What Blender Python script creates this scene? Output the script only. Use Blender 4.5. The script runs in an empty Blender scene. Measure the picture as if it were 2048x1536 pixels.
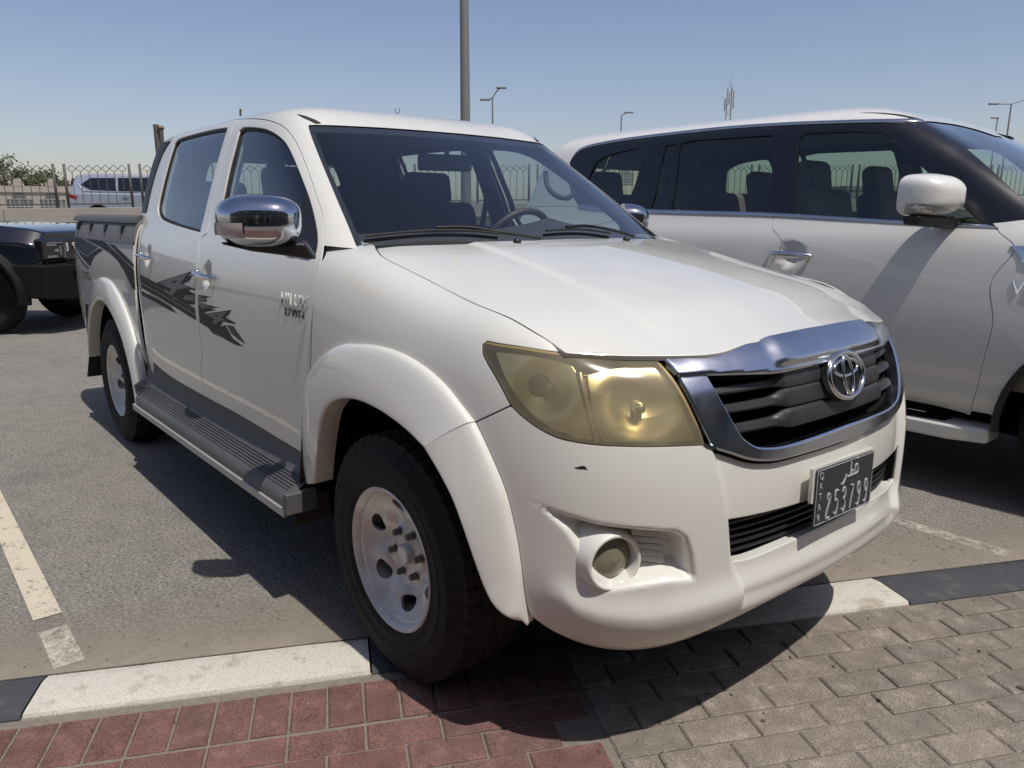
import bpy, bmesh, math, random
import numpy as np
from mathutils import Vector, Matrix
from mathutils.geometry import delaunay_2d_cdt

random.seed(7)
rng = np.random.RandomState(7)
SC = bpy.context.scene
COL = SC.collection

# ---------------------------------------------------------------- camera
CAMP = np.array([1.7660, -1.9002, 1.3407])
YAW, PITCH, ROLL, FPX = math.radians(139.8192), math.radians(-12.7338), math.radians(0.1866), 1510.31
def cam_axes():
    cy, sy, cp, sp = math.cos(YAW), math.sin(YAW), math.cos(PITCH), math.sin(PITCH)
    f = np.array([cy*cp, sy*cp, sp]); r = np.array([sy, -cy, 0.]); u = np.cross(r, f)
    c, s = math.cos(ROLL), math.sin(ROLL)
    return np.array([c*r+s*u, -s*r+c*u, f])
CAMM = cam_axes()
cd = bpy.data.cameras.new('camera'); cam = bpy.data.objects.new('camera', cd); COL.objects.link(cam)
cd.sensor_width = 36.0; cd.lens = FPX*36/2048; cd.clip_end = 5000; cd.clip_start = 0.05
mw = Matrix.Identity(4)
for i in range(3):
    mw[i][0] = CAMM[0][i]; mw[i][1] = CAMM[1][i]; mw[i][2] = -CAMM[2][i]; mw[i][3] = CAMP[i]
cam.matrix_world = mw
SC.camera = cam

# ---------------------------------------------------------------- sky, sun, exposure
SUN = Vector((0.46, -0.012, 1.0)).normalized()
w = bpy.data.worlds.new('World'); SC.world = w; w.use_nodes = True
nt = w.node_tree; nt.nodes.clear()
sky = nt.nodes.new('ShaderNodeTexSky'); sky.sky_type = 'NISHITA'; sky.sun_disc = False
sky.sun_elevation = math.asin(SUN.z); sky.sun_rotation = math.radians(90)
sky.altitude = 0; sky.air_density = 1.0; sky.dust_density = 1.1; sky.ozone_density = 1.0
bg = nt.nodes.new('ShaderNodeBackground'); bg.inputs['Strength'].default_value = 0.11
out = nt.nodes.new('ShaderNodeOutputWorld')
tint = nt.nodes.new('ShaderNodeMix'); tint.data_type = 'RGBA'; tint.blend_type = 'MULTIPLY'; tint.inputs[0].default_value = 1; tint.inputs[7].default_value = (1.05, .95, .985, 1)   # hazy, slightly mauve desert air
nt.links.new(sky.outputs[0], tint.inputs[6]); nt.links.new(tint.outputs[2], bg.inputs[0]); nt.links.new(bg.outputs[0], out.inputs[0])
sd = bpy.data.lights.new('sun', 'SUN'); sd.energy = 3.7; sd.angle = math.radians(0.53); sd.color = (1.0, 0.955, 0.89)
so = bpy.data.objects.new('sun', sd); COL.objects.link(so)
so.rotation_euler = SUN.to_track_quat('Z', 'Y').to_euler(); so.location = (0, 0, 30)
SC.view_settings.view_transform = 'Standard'; SC.view_settings.look = 'None'
SC.view_settings.exposure = 0.0; SC.view_settings.gamma = 1.0; SC.view_settings.use_curve_mapping = False
SC.render.engine = 'CYCLES'
SC.cycles.max_bounces = 10; SC.cycles.transparent_max_bounces = 16; SC.cycles.transmission_bounces = 8
SC.cycles.caustics_reflective = False; SC.cycles.caustics_refractive = False

# ---------------------------------------------------------------- helpers: naming and linking
def tag(o, label=None, cat=None, group=None, kind=None):
    if label: o['label'] = label
    if cat: o['category'] = cat
    if group: o['group'] = group
    if kind: o['kind'] = kind
    return o
def empty(name, loc=(0, 0, 0), rz=0.0, parent=None):
    o = bpy.data.objects.new(name, None); COL.objects.link(o)
    o.location = loc; o.rotation_euler = (0, 0, rz); o.empty_display_size = 0.2
    if parent: o.parent = parent
    return o
def link(name, me, mat=None, parent=None):
    o = bpy.data.objects.new(name, me); COL.objects.link(o)
    if mat is not None and len(me.materials) == 0: me.materials.append(mat)
    if parent: o.parent = parent
    return o
def meshobj(name, verts, faces, mat=None, parent=None, smooth=False, normals=None):
    me = bpy.data.meshes.new(name)
    me.from_pydata([tuple(map(float, v)) for v in verts], [], [tuple(int(i) for i in f) for f in faces])
    if smooth: me.polygons.foreach_set('use_smooth', [True]*len(me.polygons))
    if normals is not None: me.normals_split_custom_set_from_vertices([tuple(map(float, n)) for n in normals])
    me.update()
    return link(name, me, mat, parent)
def bmobj(name, bm, mat=None, parent=None, smooth=False, angle=None):
    me = bpy.data.meshes.new(name); bmesh.ops.recalc_face_normals(bm, faces=bm.faces); bm.to_mesh(me); bm.free()
    if smooth or angle: me.polygons.foreach_set('use_smooth', [True]*len(me.polygons))
    if angle: me.set_sharp_from_angle(angle=math.radians(angle))
    return link(name, me, mat, parent)
class MB:
    """collects simple shapes into ONE mesh object"""
    def __init__(s): s.v = []; s.f = []; s.sm = []
    def add(s, v, f, smooth=False):
        n = len(s.v); s.v += [tuple(map(float, p)) for p in v]; s.f += [tuple(int(i)+n for i in q) for q in f]; s.sm += [smooth]*len(f); return s
    def box(s, c, size, M=None, taper=None):
        x, y, z = [k/2 for k in size]
        v = [(-x,-y,-z),(x,-y,-z),(x,y,-z),(-x,y,-z),(-x,-y,z),(x,-y,z),(x,y,z),(-x,y,z)]
        if taper: v = [(a*(taper if cc > 0 else 1), b*(taper if cc > 0 else 1), cc) for a, b, cc in v]
        if M is not None: v = [tuple(M @ Vector(p)) for p in v]
        v = [(p[0]+c[0], p[1]+c[1], p[2]+c[2]) for p in v]
        return s.add(v, [(0,3,2,1),(4,5,6,7),(0,1,5,4),(1,2,6,5),(2,3,7,6),(3,0,4,7)])
    def tube(s, pts, r, n=8, caps=True, closed=False):
        pts = [np.array(p, float) for p in pts]; N = len(pts)
        rr = r if hasattr(r, '__len__') else [r]*N
        rings = []; up = np.array([0, 0, 1.])
        for i, p in enumerate(pts):
            a = pts[(i-1) % N] if (closed or i > 0) else p; b = pts[(i+1) % N] if (closed or i < N-1) else p
            t = b-a; t = t/(np.linalg.norm(t)+1e-9)
            if i == 0:
                q = up if abs(t[2]) < .9 else np.array([1., 0, 0])
                x = np.cross(q, t); x /= np.linalg.norm(x)
            else:
                x = x-t*(x@t); x /= np.linalg.norm(x)
            y = np.cross(t, x)
            rings.append([p+rr[i]*(math.cos(2*math.pi*k/n)*x+math.sin(2*math.pi*k/n)*y) for k in range(n)])
        v = [q for ring in rings for q in ring]; f = []
        for i in range(N if closed else N-1):
            j = (i+1) % N
            for k in range(n):
                l = (k+1) % n
                f.append((i*n+k, i*n+l, j*n+l, j*n+k))
        s.add(v, f, True)
        if caps and not closed:
            s.add(rings[0], [tuple(range(n))[::-1]]); s.add(rings[-1], [tuple(range(n))])
        return s
    def lathe(s, prof, n=32, axis='Y', c=(0, 0, 0), smooth=True):
        v = []; f = []; m = len(prof)
        for k in range(n):
            a = 2*math.pi*k/n
            for r, h in prof:
                p = (r*math.cos(a), h, r*math.sin(a)) if axis == 'Y' else ((h, r*math.cos(a), r*math.sin(a)) if axis == 'X' else (r*math.cos(a), r*math.sin(a), h))
                v.append((p[0]+c[0], p[1]+c[1], p[2]+c[2]))
        for k in range(n):
            l = (k+1) % n
            for i in range(m-1): f.append((k*m+i, k*m+i+1, l*m+i+1, l*m+i))
        return s.add(v, f, smooth)
    def prism(s, poly, h0, h1, M=None):
        """poly 2-D (a,b) extruded along c from h0 to h1; M maps (a,b,c) -> xyz"""
        n = len(poly); v = [(p[0], p[1], h0) for p in poly]+[(p[0], p[1], h1) for p in poly]
        if M is not None: v = [tuple(M @ Vector(p)) for p in v]
        f = [tuple(range(n))[::-1], tuple(range(n, 2*n))]+[(i, (i+1) % n, n+(i+1) % n, n+i) for i in range(n)]
        return s.add(v, f)
    def build(s, name, mat, parent=None, angle=None, bevel=0, seg=2, sub=0):
        me = bpy.data.meshes.new(name); me.from_pydata(s.v, [], s.f)
        bm = bmesh.new(); bm.from_mesh(me); bmesh.ops.recalc_face_normals(bm, faces=bm.faces); bm.to_mesh(me); bm.free()
        if angle:
            me.polygons.foreach_set('use_smooth', [True]*len(me.polygons)); me.set_sharp_from_angle(angle=math.radians(angle))
        else: me.polygons.foreach_set('use_smooth', s.sm)
        o = link(name, me, mat, parent)
        if bevel:
            m = o.modifiers.new('bevel', 'BEVEL'); m.width = bevel; m.segments = seg; m.limit_method = 'ANGLE'; m.angle_limit = math.radians(35)
            me.polygons.foreach_set('use_smooth', [True]*len(me.polygons)); m.harden_normals = True
        if sub:
            m = o.modifiers.new('sub', 'SUBSURF'); m.levels = sub; m.render_levels = sub
            me.polygons.foreach_set('use_smooth', [True]*len(me.polygons))
        return o
def rotz(a): return Matrix.Rotation(a, 3, 'Z')

# ---------------------------------------------------------------- helpers: materials
def mat(name, col, rough=0.5, metal=0.0, coat=0.0, coat_rough=0.03, spec=0.5, noise=None, bump=None, rnoise=None, **kw):
    """procedural principled material; noise=(scale,amount,col2) colour mottling, bump=(scale,strength,dist), rnoise=(scale,lo,hi)"""
    m = bpy.data.materials.new(name); m.use_nodes = True; t = m.node_tree; b = t.nodes['Principled BSDF']
    b.inputs['Base Color'].default_value = (*col, 1); b.inputs['Roughness'].default_value = rough; b.inputs['Metallic'].default_value = metal
    b.inputs['Coat Weight'].default_value = coat; b.inputs['Coat Roughness'].default_value = coat_rough
    b.inputs['Specular IOR Level'].default_value = spec
    for k, v in kw.items(): b.inputs[k].default_value = v
    tc = t.nodes.new('ShaderNodeTexCoord')
    if noise:
        sc, amt, c2 = noise[:3]
        n = t.nodes.new('ShaderNodeTexNoise'); n.inputs['Scale'].default_value = sc; n.inputs['Detail'].default_value = 8; n.inputs['Roughness'].default_value = .65
        r = t.nodes.new('ShaderNodeMapRange'); r.inputs['From Min'].default_value = .35; r.inputs['From Max'].default_value = .75; r.inputs['To Max'].default_value = amt
        x = t.nodes.new('ShaderNodeMix'); x.data_type = 'RGBA'; x.inputs[6].default_value = (*col, 1); x.inputs[7].default_value = (*c2, 1)
        t.links.new(tc.outputs['Object'], n.inputs['Vector']); t.links.new(n.outputs[0], r.inputs[0]); t.links.new(r.outputs[0], x.inputs[0]); t.links.new(x.outputs[2], b.inputs['Base Color'])
    if rnoise:
        sc, lo, hi = rnoise
        n = t.nodes.new('ShaderNodeTexNoise'); n.inputs['Scale'].default_value = sc; n.inputs['Detail'].default_value = 6
        r = t.nodes.new('ShaderNodeMapRange'); r.inputs['From Min'].default_value = .3; r.inputs['From Max'].default_value = .7; r.inputs['To Min'].default_value = lo; r.inputs['To Max'].default_value = hi
        t.links.new(tc.outputs['Object'], n.inputs['Vector']); t.links.new(n.outputs[0], r.inputs[0]); t.links.new(r.outputs[0], b.inputs['Roughness'])
    if bump:
        sc, st, di = bump
        n = t.nodes.new('ShaderNodeTexNoise'); n.inputs['Scale'].default_value = sc; n.inputs['Detail'].default_value = 5
        bp = t.nodes.new('ShaderNodeBump'); bp.inputs['Strength'].default_value = st; bp.inputs['Distance'].default_value = di
        t.links.new(tc.outputs['Object'], n.inputs['Vector']); t.links.new(n.outputs[0], bp.inputs['Height']); t.links.new(bp.outputs[0], b.inputs['Normal'])
    return m
def glass(name, tint=(.55, .62, .6), rough=0.0, refl=1.0):
    """thin pane: tinted transparency plus mirror reflection by fresnel"""
    m = bpy.data.materials.new(name); m.use_nodes = True; t = m.node_tree; t.nodes.clear()
    o = t.nodes.new('ShaderNodeOutputMaterial'); mx = t.nodes.new('ShaderNodeMixShader'); tr = t.nodes.new('ShaderNodeBsdfTransparent'); gl = t.nodes.new('ShaderNodeBsdfGlossy')
    fr = t.nodes.new('ShaderNodeFresnel'); fr.inputs[0].default_value = 1.52
    mu = t.nodes.new('ShaderNodeMath'); mu.operation = 'MULTIPLY'; mu.inputs[1].default_value = 1.6*refl; mu.use_clamp = True
    ge = t.nodes.new('ShaderNodeNewGeometry'); mr = t.nodes.new('ShaderNodeMapRange'); mr.inputs['To Min'].default_value = 1.52; mr.inputs['To Max'].default_value = 1/1.52
    t.links.new(ge.outputs['Backfacing'], mr.inputs[0]); t.links.new(mr.outputs[0], fr.inputs[0])
    tr.inputs[0].default_value = (*tint, 1); gl.inputs[0].default_value = (1, 1, 1, 1); gl.inputs[1].default_value = rough
    t.links.new(fr.outputs[0], mu.inputs[0]); t.links.new(mu.outputs[0], mx.inputs[0]); t.links.new(tr.outputs[0], mx.inputs[1]); t.links.new(gl.outputs[0], mx.inputs[2]); t.links.new(mx.outputs[0], o.inputs[0])
    return m
M = {}
M['paint'] = mat('white_paint', (.70, .695, .64), .38, coat=1.0, coat_rough=.025, noise=(2.2, .4, (.64, .625, .565)), rnoise=(5, .32, .48))
M['paint2'] = mat('pearl_paint', (.74, .73, .69), .32, coat=.8, coat_rough=.03, noise=(3, .3, (.70, .69, .64)))
M['chrome'] = mat('chrome', (.72, .73, .75), .07, metal=1, rnoise=(9, .05, .14))
M['worn_chrome'] = mat('worn_chrome', (.60, .63, .68), .18, metal=1, noise=(7, .6, (.44, .47, .52)), rnoise=(14, .13, .28))
M['black_trim'] = mat('black_trim', (.012, .012, .013), .45)
M['gloss_black'] = mat('gloss_black', (.006, .006, .008), .08, coat=.5)
M['dark'] = mat('dark_void', (.004, .004, .004), .9, spec=.1)
M['rubber'] = mat('rubber_seal', (.012, .012, .012), .65)
M['grey_plastic'] = mat('grey_plastic', (.085, .085, .088), .55, noise=(20, .4, (.13, .128, .122)), bump=(300, .15, .002))
M['step_plastic'] = mat('step_plastic', (.070, .072, .077), .55, noise=(6, .6, (.12, .117, .112)))
M['tyre'] = mat('tyre_rubber', (.014, .0135, .013), .8, spec=.3, noise=(14, .7, (.032, .027, .023)), bump=(60, .1, .003))
M['steel'] = mat('wheel_steel', (.72, .71, .68), .42, metal=.4, noise=(9, .7, (.36, .33, .29)), rnoise=(10, .4, .65))
M['nut'] = mat('wheel_nut', (.20, .19, .18), .4, metal=.8)
M['glass_ws'] = glass('windscreen_glass', (.86, .92, .90))
M['glass_side'] = glass('side_glass', (.64, .72, .70))
M['interior'] = mat('interior_dark', (.05, .051, .053), .75)
M['seat'] = mat('seat_fabric', (.065, .067, .072), .9, bump=(90, .3, .003))
M['headliner'] = mat('headliner', (.30, .295, .28), .9)
M['dash'] = mat('dashboard', (.040, .036, .035), .65, noise=(8, .5, (.06, .05, .046)))
# ---------------------------------------------------------------- helpers: B-spline skins and panels cut from them
def proj(P):
    q = (np.asarray(P)-CAMP) @ CAMM.T
    return np.stack([1024+FPX*q[..., 0]/q[..., 2], 768-FPX*q[..., 1]/q[..., 2]], -1)
def ray(x, y):
    d = np.array([(x-1024)/FPX, -(y-768)/FPX, 1.]) @ CAMM
    return d/np.linalg.norm(d)
def onZ(x, y, z=0.): d = ray(x, y); return CAMP+d*(z-CAMP[2])/d[2]
def onY(x, y, Y): d = ray(x, y); return CAMP+d*(Y-CAMP[1])/d[1]
def onX(x, y, X): d = ray(x, y); return CAMP+d*(X-CAMP[0])/d[0]

class BS:
    """uniform cubic B-spline skin over a control net [nu, nv, 3]; mirror=True adds the y-mirrored half (u<0)"""
    def __init__(s, net, mirror=True, disp=None):
        net = np.asarray(net, float)
        if mirror:
            m = net[1:][::-1].copy(); m[..., 1] *= -1
            s.u0 = -(net.shape[0]-1); net = np.concatenate([m, net], 0)
        else: s.u0 = 0
        s.nu, s.nv = net.shape[:2]
        e = np.concatenate([2*net[:1]-net[1:2], net, 2*net[-1:]-net[-2:-1]], 0)
        s.net = np.concatenate([2*e[:, :1]-e[:, 1:2], e, 2*e[:, -1:]-e[:, -2:-1]], 1)
        s.disp = disp
    @staticmethod
    def basis(t):
        return np.stack([(1-t)**3/6, (3*t**3-6*t**2+4)/6, (-3*t**3+3*t**2+3*t+1)/6, t**3/6], -1)
    def raw(s, u, v):
        u = np.clip(np.asarray(u, float)-s.u0, 0, s.nu-1-1e-9); v = np.clip(np.asarray(v, float), 0, s.nv-1-1e-9)
        i = np.floor(u).astype(int); j = np.floor(v).astype(int)
        bu = s.basis(u-i); bv = s.basis(v-j); P = 0
        for a in range(4):
            for b in range(4):
                P = P+(bu[..., a]*bv[..., b])[..., None]*s.net[i+a, j+b]
        return P
    def nraw(s, u, v, h=1e-3):
        n = np.cross(s.raw(u+h, v)-s.raw(u-h, v), s.raw(u, v+h)-s.raw(u, v-h))
        return n/(np.linalg.norm(n, axis=-1, keepdims=True)+1e-12)*s.sgn
    sgn = 1
    def at(s, u, v, off=0.0):
        u = np.asarray(u, float); v = np.asarray(v, float)
        P = s.raw(u, v); d = off
        if s.disp is not None: d = d+s.disp(np.abs(u), v)
        if np.any(d): P = P+s.nraw(u, v)*(np.broadcast_to(d, u.shape)[..., None])
        return P
    def normal(s, u, v, off=0.0, h=4e-3):
        n = np.cross(s.at(u+h, v, off)-s.at(u-h, v, off), s.at(u, v+h, off)-s.at(u, v-h, off))
        return n/(np.linalg.norm(n, axis=-1, keepdims=True)+1e-12)*s.sgn
    def cache(s, ur, vr, n=(160, 160)):
        U, V = np.meshgrid(np.linspace(*ur, n[0]), np.linspace(*vr, n[1]), indexing='ij')
        P = s.raw(U, V); N = s.nraw(U, V); facing = ((P-CAMP)*N).sum(-1) < 0.02
        Q = proj(P); Q[~facing] = 1e7
        return U, V, Q
    def px(s, pts, ur, vr):
        """pixels of the photograph -> (u, v) on the skin"""
        U, V, Q = s.cache(ur, vr); out = []
        for p in pts:
            k = np.argmin(((Q-np.array(p))**2).sum(-1)); uv = np.array([U.flat[k], V.flat[k]]); best = uv.copy(); be = 1e9
            for it in range(14):
                q = proj(s.raw(*uv)); e = np.array(p)-q; en = e@e
                if en < be: be = en; best = uv.copy()
                if en < 1e-4: break
                h = 1e-4
                J = np.stack([(proj(s.raw(uv[0]+h, uv[1]))-q)/h, (proj(s.raw(uv[0], uv[1]+h))-q)/h], 1)
                d = np.linalg.lstsq(J.T@J+np.eye(2)*1e-3, J.T@e, rcond=None)[0]; d = np.clip(d, -.3, .3)
                uv = uv+d; uv[0] = np.clip(uv[0], *ur); uv[1] = np.clip(uv[1], *vr)
            out.append(best)
        return np.array(out)

def crom(P, n=8, closed=False):
    """Catmull-Rom through points"""
    P = np.asarray(P, float)
    if len(P) < 3 and not closed: return P
    E = np.concatenate([P[-1:], P, P[:2]]) if closed else np.concatenate([2*P[:1]-P[1:2], P, 2*P[-1:]-P[-2:-1]])
    out = []
    for i in range(1, len(E)-2):
        p0, p1, p2, p3 = E[i-1:i+3]
        for k in range(n):
            t = k/n
            out.append(.5*((2*p1)+(-p0+p2)*t+(2*p0-5*p1+4*p2-p3)*t*t+(-p0+3*p1-3*p2+p3)*t**3))
    if not closed: out.append(P[-1])
    return np.array(out)
def resample(P, step, closed=True):
    P = np.asarray(P, float)
    if closed: P = np.concatenate([P, P[:1]])
    L = np.concatenate([[0], np.cumsum(np.linalg.norm(np.diff(P, axis=0), axis=1))])
    # keep corners: resample every straight-ish run, never skip a sharp vertex
    keep = [0]
    for i in range(1, len(P)-1):
        a = P[i]-P[i-1]; b = P[i+1]-P[i]; na, nb = np.linalg.norm(a), np.linalg.norm(b)
        if na > 1e-9 and nb > 1e-9 and (a@b)/(na*nb) < .87: keep.append(i)
    keep.append(len(P)-1); out = []
    for a, b in zip(keep[:-1], keep[1:]):
        n = max(1, int(round((L[b]-L[a])/step))); t = np.linspace(L[a], L[b], n+1)[:-1]
        out.append(np.stack([np.interp(t, L, P[:, k]) for k in range(P.shape[1])], 1))
    out = np.concatenate(out)
    return out if closed else np.concatenate([out, P[-1:]])
def inside(poly, p):
    x, y = p[:, 0], p[:, 1]; r = np.zeros(len(p), bool); n = len(poly)
    for i in range(n):
        a, b = poly[i], poly[(i+1) % n]
        c = ((a[1] > y) != (b[1] > y)) & (x < (b[0]-a[0])*(y-a[1])/(b[1]-a[1]+1e-15)+a[0])
        r ^= c
    return r
def segdist(poly, p, closed=True):
    d = np.full(len(p), 1e9); n = len(poly)
    for i in range(n if closed else n-1):
        a, b = poly[i], poly[(i+1) % n]; ab = b-a; t = np.clip(((p-a)@ab)/(ab@ab+1e-15), 0, 1)
        d = np.minimum(d, np.linalg.norm(p-a-t[:, None]*ab, axis=1))
    return d
def tri2d(outer, holes, step=1.0):
    """fill a 2-D outline with holes by a lattice of triangles"""
    loops = [resample(outer, step*.8)]+[resample(h, step*.8) for h in holes]
    lo, hi = loops[0].min(0), loops[0].max(0)
    gx, gy = np.meshgrid(np.arange(lo[0]+step*.5, hi[0], step), np.arange(lo[1]+step*.5, hi[1], step))
    g = np.stack([gx.ravel(), gy.ravel()], 1)
    if len(g):
        ok = inside(loops[0], g)
        for h in loops[1:]: ok &= ~inside(h, g)
        g = g[ok]
    if len(g):
        d = np.min([segdist(l, g) for l in loops], 0); g = g[d > .45*step]
    pts = np.concatenate(loops+[g]) if len(g) else np.concatenate(loops)
    edges = []; k = 0; L = []
    for l in loops:
        n = len(l); edges += [(k+i, k+(i+1) % n) for i in range(n)]; L.append(list(range(k, k+n))); k += n
    r = delaunay_2d_cdt([Vector(p) for p in pts], edges, [], 0, 1e-6)
    V = np.array([tuple(v) for v in r[0]]); F = np.array(r[2]); back = {}
    for i, o in enumerate(r[3]):
        for j in o: back[j] = i
    c = V[F].mean(1); ok = inside(loops[0], c)
    for h in loops[1:]: ok &= ~inside(h, c)
    F = F[ok]
    return V, F, [[back[i] for i in l] for l in L]

def shrink(S, lp, g, sc):
    """pull an outline inwards by g metres along the skin"""
    uv = resample(np.asarray(lp)/sc, .8)*sc; h = 1e-3
    du = (S.raw(uv[:, 0]+h, uv[:, 1])-S.raw(uv[:, 0]-h, uv[:, 1]))/(2*h); dv = (S.raw(uv[:, 0], uv[:, 1]+h)-S.raw(uv[:, 0], uv[:, 1]-h))/(2*h)
    nxt, prv = np.roll(uv, -1, 0)-uv, uv-np.roll(uv, 1, 0)
    def nrm(e):
        t = du*e[:, :1]+dv*e[:, 1:]; E = (du*du).sum(-1); Fm = (du*dv).sum(-1); Gm = (dv*dv).sum(-1); D = np.maximum(E*Gm-Fm*Fm, 1e-12)
        # in-surface normal to the edge, expressed in (u, v)
        a = -(Fm*e[:, 0]+Gm*e[:, 1]); b = E*e[:, 0]+Fm*e[:, 1]
        q = np.stack([a, b], 1)/np.sqrt(D)[:, None]
        L = np.linalg.norm(du*q[:, :1]+dv*q[:, 1:], axis=1)+1e-9
        return q/L[:, None]
    n1, n2 = nrm(nxt), nrm(prv); n = n1+n2
    L = np.linalg.norm(du*n[:, :1]+dv*n[:, 1:], axis=1)+1e-9
    n = n/L[:, None]*np.clip(2/L, 1, 1.6)[:, None]
    area = np.sum(uv[:, 0]*np.roll(uv[:, 1], -1)-np.roll(uv[:, 0], -1)*uv[:, 1])
    return uv+n*g*(1 if area > 0 else -1)

def panel(name, S, outer, holes=(), d=(.1, .2), material=None, parent=None, off=0.0, rim=(.0018, .012), side=1, gap=None):
    """sheet cut from skin S; outlines are (u,v) loops; rim=(edge radius, flange depth); side=-1 mirrors to the other flank"""
    sc = np.array(d)
    if gap is None: gap = .0035 if rim else 0
    if gap:
        outer = shrink(S, outer, gap, sc); holes = [shrink(S, h, -gap*.3, sc) for h in holes]
    V, F, loops = tri2d(np.asarray(outer)/sc, [np.asarray(h)/sc for h in holes])
    UV = V*sc; u, v = UV[:, 0], UV[:, 1]
    P = S.at(u, v, off); N = S.normal(u, v, off)
    fn = np.cross(P[F[:, 1]]-P[F[:, 0]], P[F[:, 2]]-P[F[:, 0]])
    flip = (fn*N[F[:, 0]]).sum(-1) < 0
    F[flip] = F[flip][:, ::-1]
    verts = [P]; nors = [N]; faces = [tuple(f) for f in F]; k = len(P)
    if rim:
        for li, lp in enumerate(loops):
            p = P[lp]; n = N[lp]; t = np.roll(p, -1, 0)-np.roll(p, 1, 0); t /= np.linalg.norm(t, axis=1, keepdims=True)+1e-12
            o = np.cross(t, n)
            # outward: away from the inside of the sheet
            uvl = UV[lp]; area = np.sum(uvl[:, 0]*np.roll(uvl[:, 1], -1)-np.roll(uvl[:, 0], -1)*uvl[:, 1])
            tu = np.cross(S.raw(u[lp]+1e-3, v[lp])-S.raw(u[lp]-1e-3, v[lp]), S.raw(u[lp], v[lp]+1e-3)-S.raw(u[lp], v[lp]-1e-3))
            sg = np.sign((tu*n).sum(-1))[:, None]*(1 if area > 0 else -1)*(1 if li == 0 else -1)
            o = o*sg; r, dep = rim; n0 = len(lp)
            R0 = p; R1 = p+o*r-n*r; R2 = R1-n*dep
            base = k
            verts += [R0, R1, R1, R2]; nors += [n, (o+n)/1.414, o, o]; k += 4*n0
            for i in range(n0):
                j = (i+1) % n0
                for a, b in ((0, 1), (2, 3)):
                    q = (base+a*n0+i, base+a*n0+j, base+b*n0+j, base+b*n0+i)
                    faces.append(q if sg[i, 0]*(1 if area > 0 else -1)*(1 if li == 0 else -1) > 0 and False else q)
    P = np.concatenate(verts); N = np.concatenate(nors)
    # orient the flange faces by their vertex normals
    out = []
    for f in faces:
        if len(f) == 4:
            nn = np.cross(P[f[1]]-P[f[0]], P[f[2]]-P[f[0]])
            if nn@(N[f[0]]+N[f[2]]) < 0: f = f[::-1]
        out.append(f)
    if side < 0:
        P = P*np.array([1, -1, 1]); N = N*np.array([1, -1, 1]); out = [f[::-1] for f in out]
    N = N/(np.linalg.norm(N, axis=1, keepdims=True)+1e-12)
    return meshobj(name, P, out, material, parent, True, N)
def loop(*segs):
    """join smoothed open segments into one closed outline"""
    out = []
    for s in segs:
        c = crom(s) if len(s) > 2 else np.asarray(s, float)
        if len(out) and np.linalg.norm(out[-1]-c[0]) < 1e-6: c = c[1:]
        out += list(c)
    if np.linalg.norm(np.array(out[0])-out[-1]) < 1e-6: out = out[:-1]
    return np.array(out)
# ================================================================= the ground: asphalt lot, kerb, paved walk, painted lines
K0 = np.array([-.461, -1.759]); E1 = np.array([.4563, .8898]); E2 = np.array([.8898, -.4563])     # along the kerb / towards the walk
def kp(q, r, z=0.): p = K0+E1*q+E2*r; return (p[0], p[1], z)
def nodes(name):
    m = bpy.data.materials.new(name); m.use_nodes = True; return m, m.node_tree, m.node_tree.nodes['Principled BSDF']
def N(t, typ, **kw):
    n = t.nodes.new(typ)
    for k, v in kw.items():
        if k in n.inputs: n.inputs[k].default_value = v
        else: setattr(n, k, v)
    return n
def ramp(t, pts):
    r = t.nodes.new('ShaderNodeValToRGB'); e = r.color_ramp.elements
    while len(e) < len(pts): e.new(.5)
    for x, (p, c) in zip(e, pts): x.position = p; x.color = (*c, 1)
    return r
def asphalt():
    m, t, b = nodes('dusty_asphalt'); L = t.links.new
    tc = N(t, 'ShaderNodeTexCoord')
    v = N(t, 'ShaderNodeTexVoronoi', Scale=120.0); n1 = N(t, 'ShaderNodeTexNoise', Scale=75.0, Detail=7.0, Roughness=.78); n2 = N(t, 'ShaderNodeTexNoise', Scale=.9, Detail=6.0, Roughness=.6); n3 = N(t, 'ShaderNodeTexNoise', Scale=9.0, Detail=5.0)
    for q in (v, n1, n2, n3): L(tc.outputs['Object'], q.inputs['Vector'])
    ag = ramp(t, [(.33, (.035, .033, .031)), (.43, (.17, .16, .143)), (.55, (.29, .272, .24)), (.70, (.42, .395, .35))]); L(n1.outputs[0], ag.inputs[0])
    du = ramp(t, [(.30, (.74, .74, .74)), (.42, (.95, .95, .95)), (.7, (1.08, 1.06, 1.02))]); L(n2.outputs[0], du.inputs[0])
    st = ramp(t, [(.35, (.90, .90, .90)), (.6, (1.04, 1.04, 1.04))]); L(n3.outputs[0], st.inputs[0])
    x = N(t, 'ShaderNodeMix', data_type='RGBA', blend_type='MULTIPLY'); x.inputs[0].default_value = 1; L(ag.outputs[0], x.inputs[6]); L(du.outputs[0], x.inputs[7])
    y = N(t, 'ShaderNodeMix', data_type='RGBA', blend_type='MULTIPLY'); y.inputs[0].default_value = 1; L(x.outputs[2], y.inputs[6]); L(st.outputs[0], y.inputs[7]); L(y.outputs[2], b.inputs['Base Color'])
    b.inputs['Roughness'].default_value = .9; b.inputs['Specular IOR Level'].default_value = .25
    ad = N(t, 'ShaderNodeMath', operation='ADD'); L(v.outputs['Distance'], ad.inputs[0]); L(n1.outputs[0], ad.inputs[1])
    bp = N(t, 'ShaderNodeBump', Strength=.9, Distance=.006); L(ad.outputs[0], bp.inputs['Height']); L(bp.outputs[0], b.inputs['Normal'])
    return m
def sheet(name, pts, material, kind='structure'):
    o = meshobj(name, pts, [tuple(range(len(pts)))], material); tag(o, kind=kind); return o
M['asphalt'] = asphalt()
M['sand'] = mat('joint_sand', (.235, .205, .168), .95, noise=(60, .8, (.14, .12, .095)), bump=(220, .8, .004))
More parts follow.
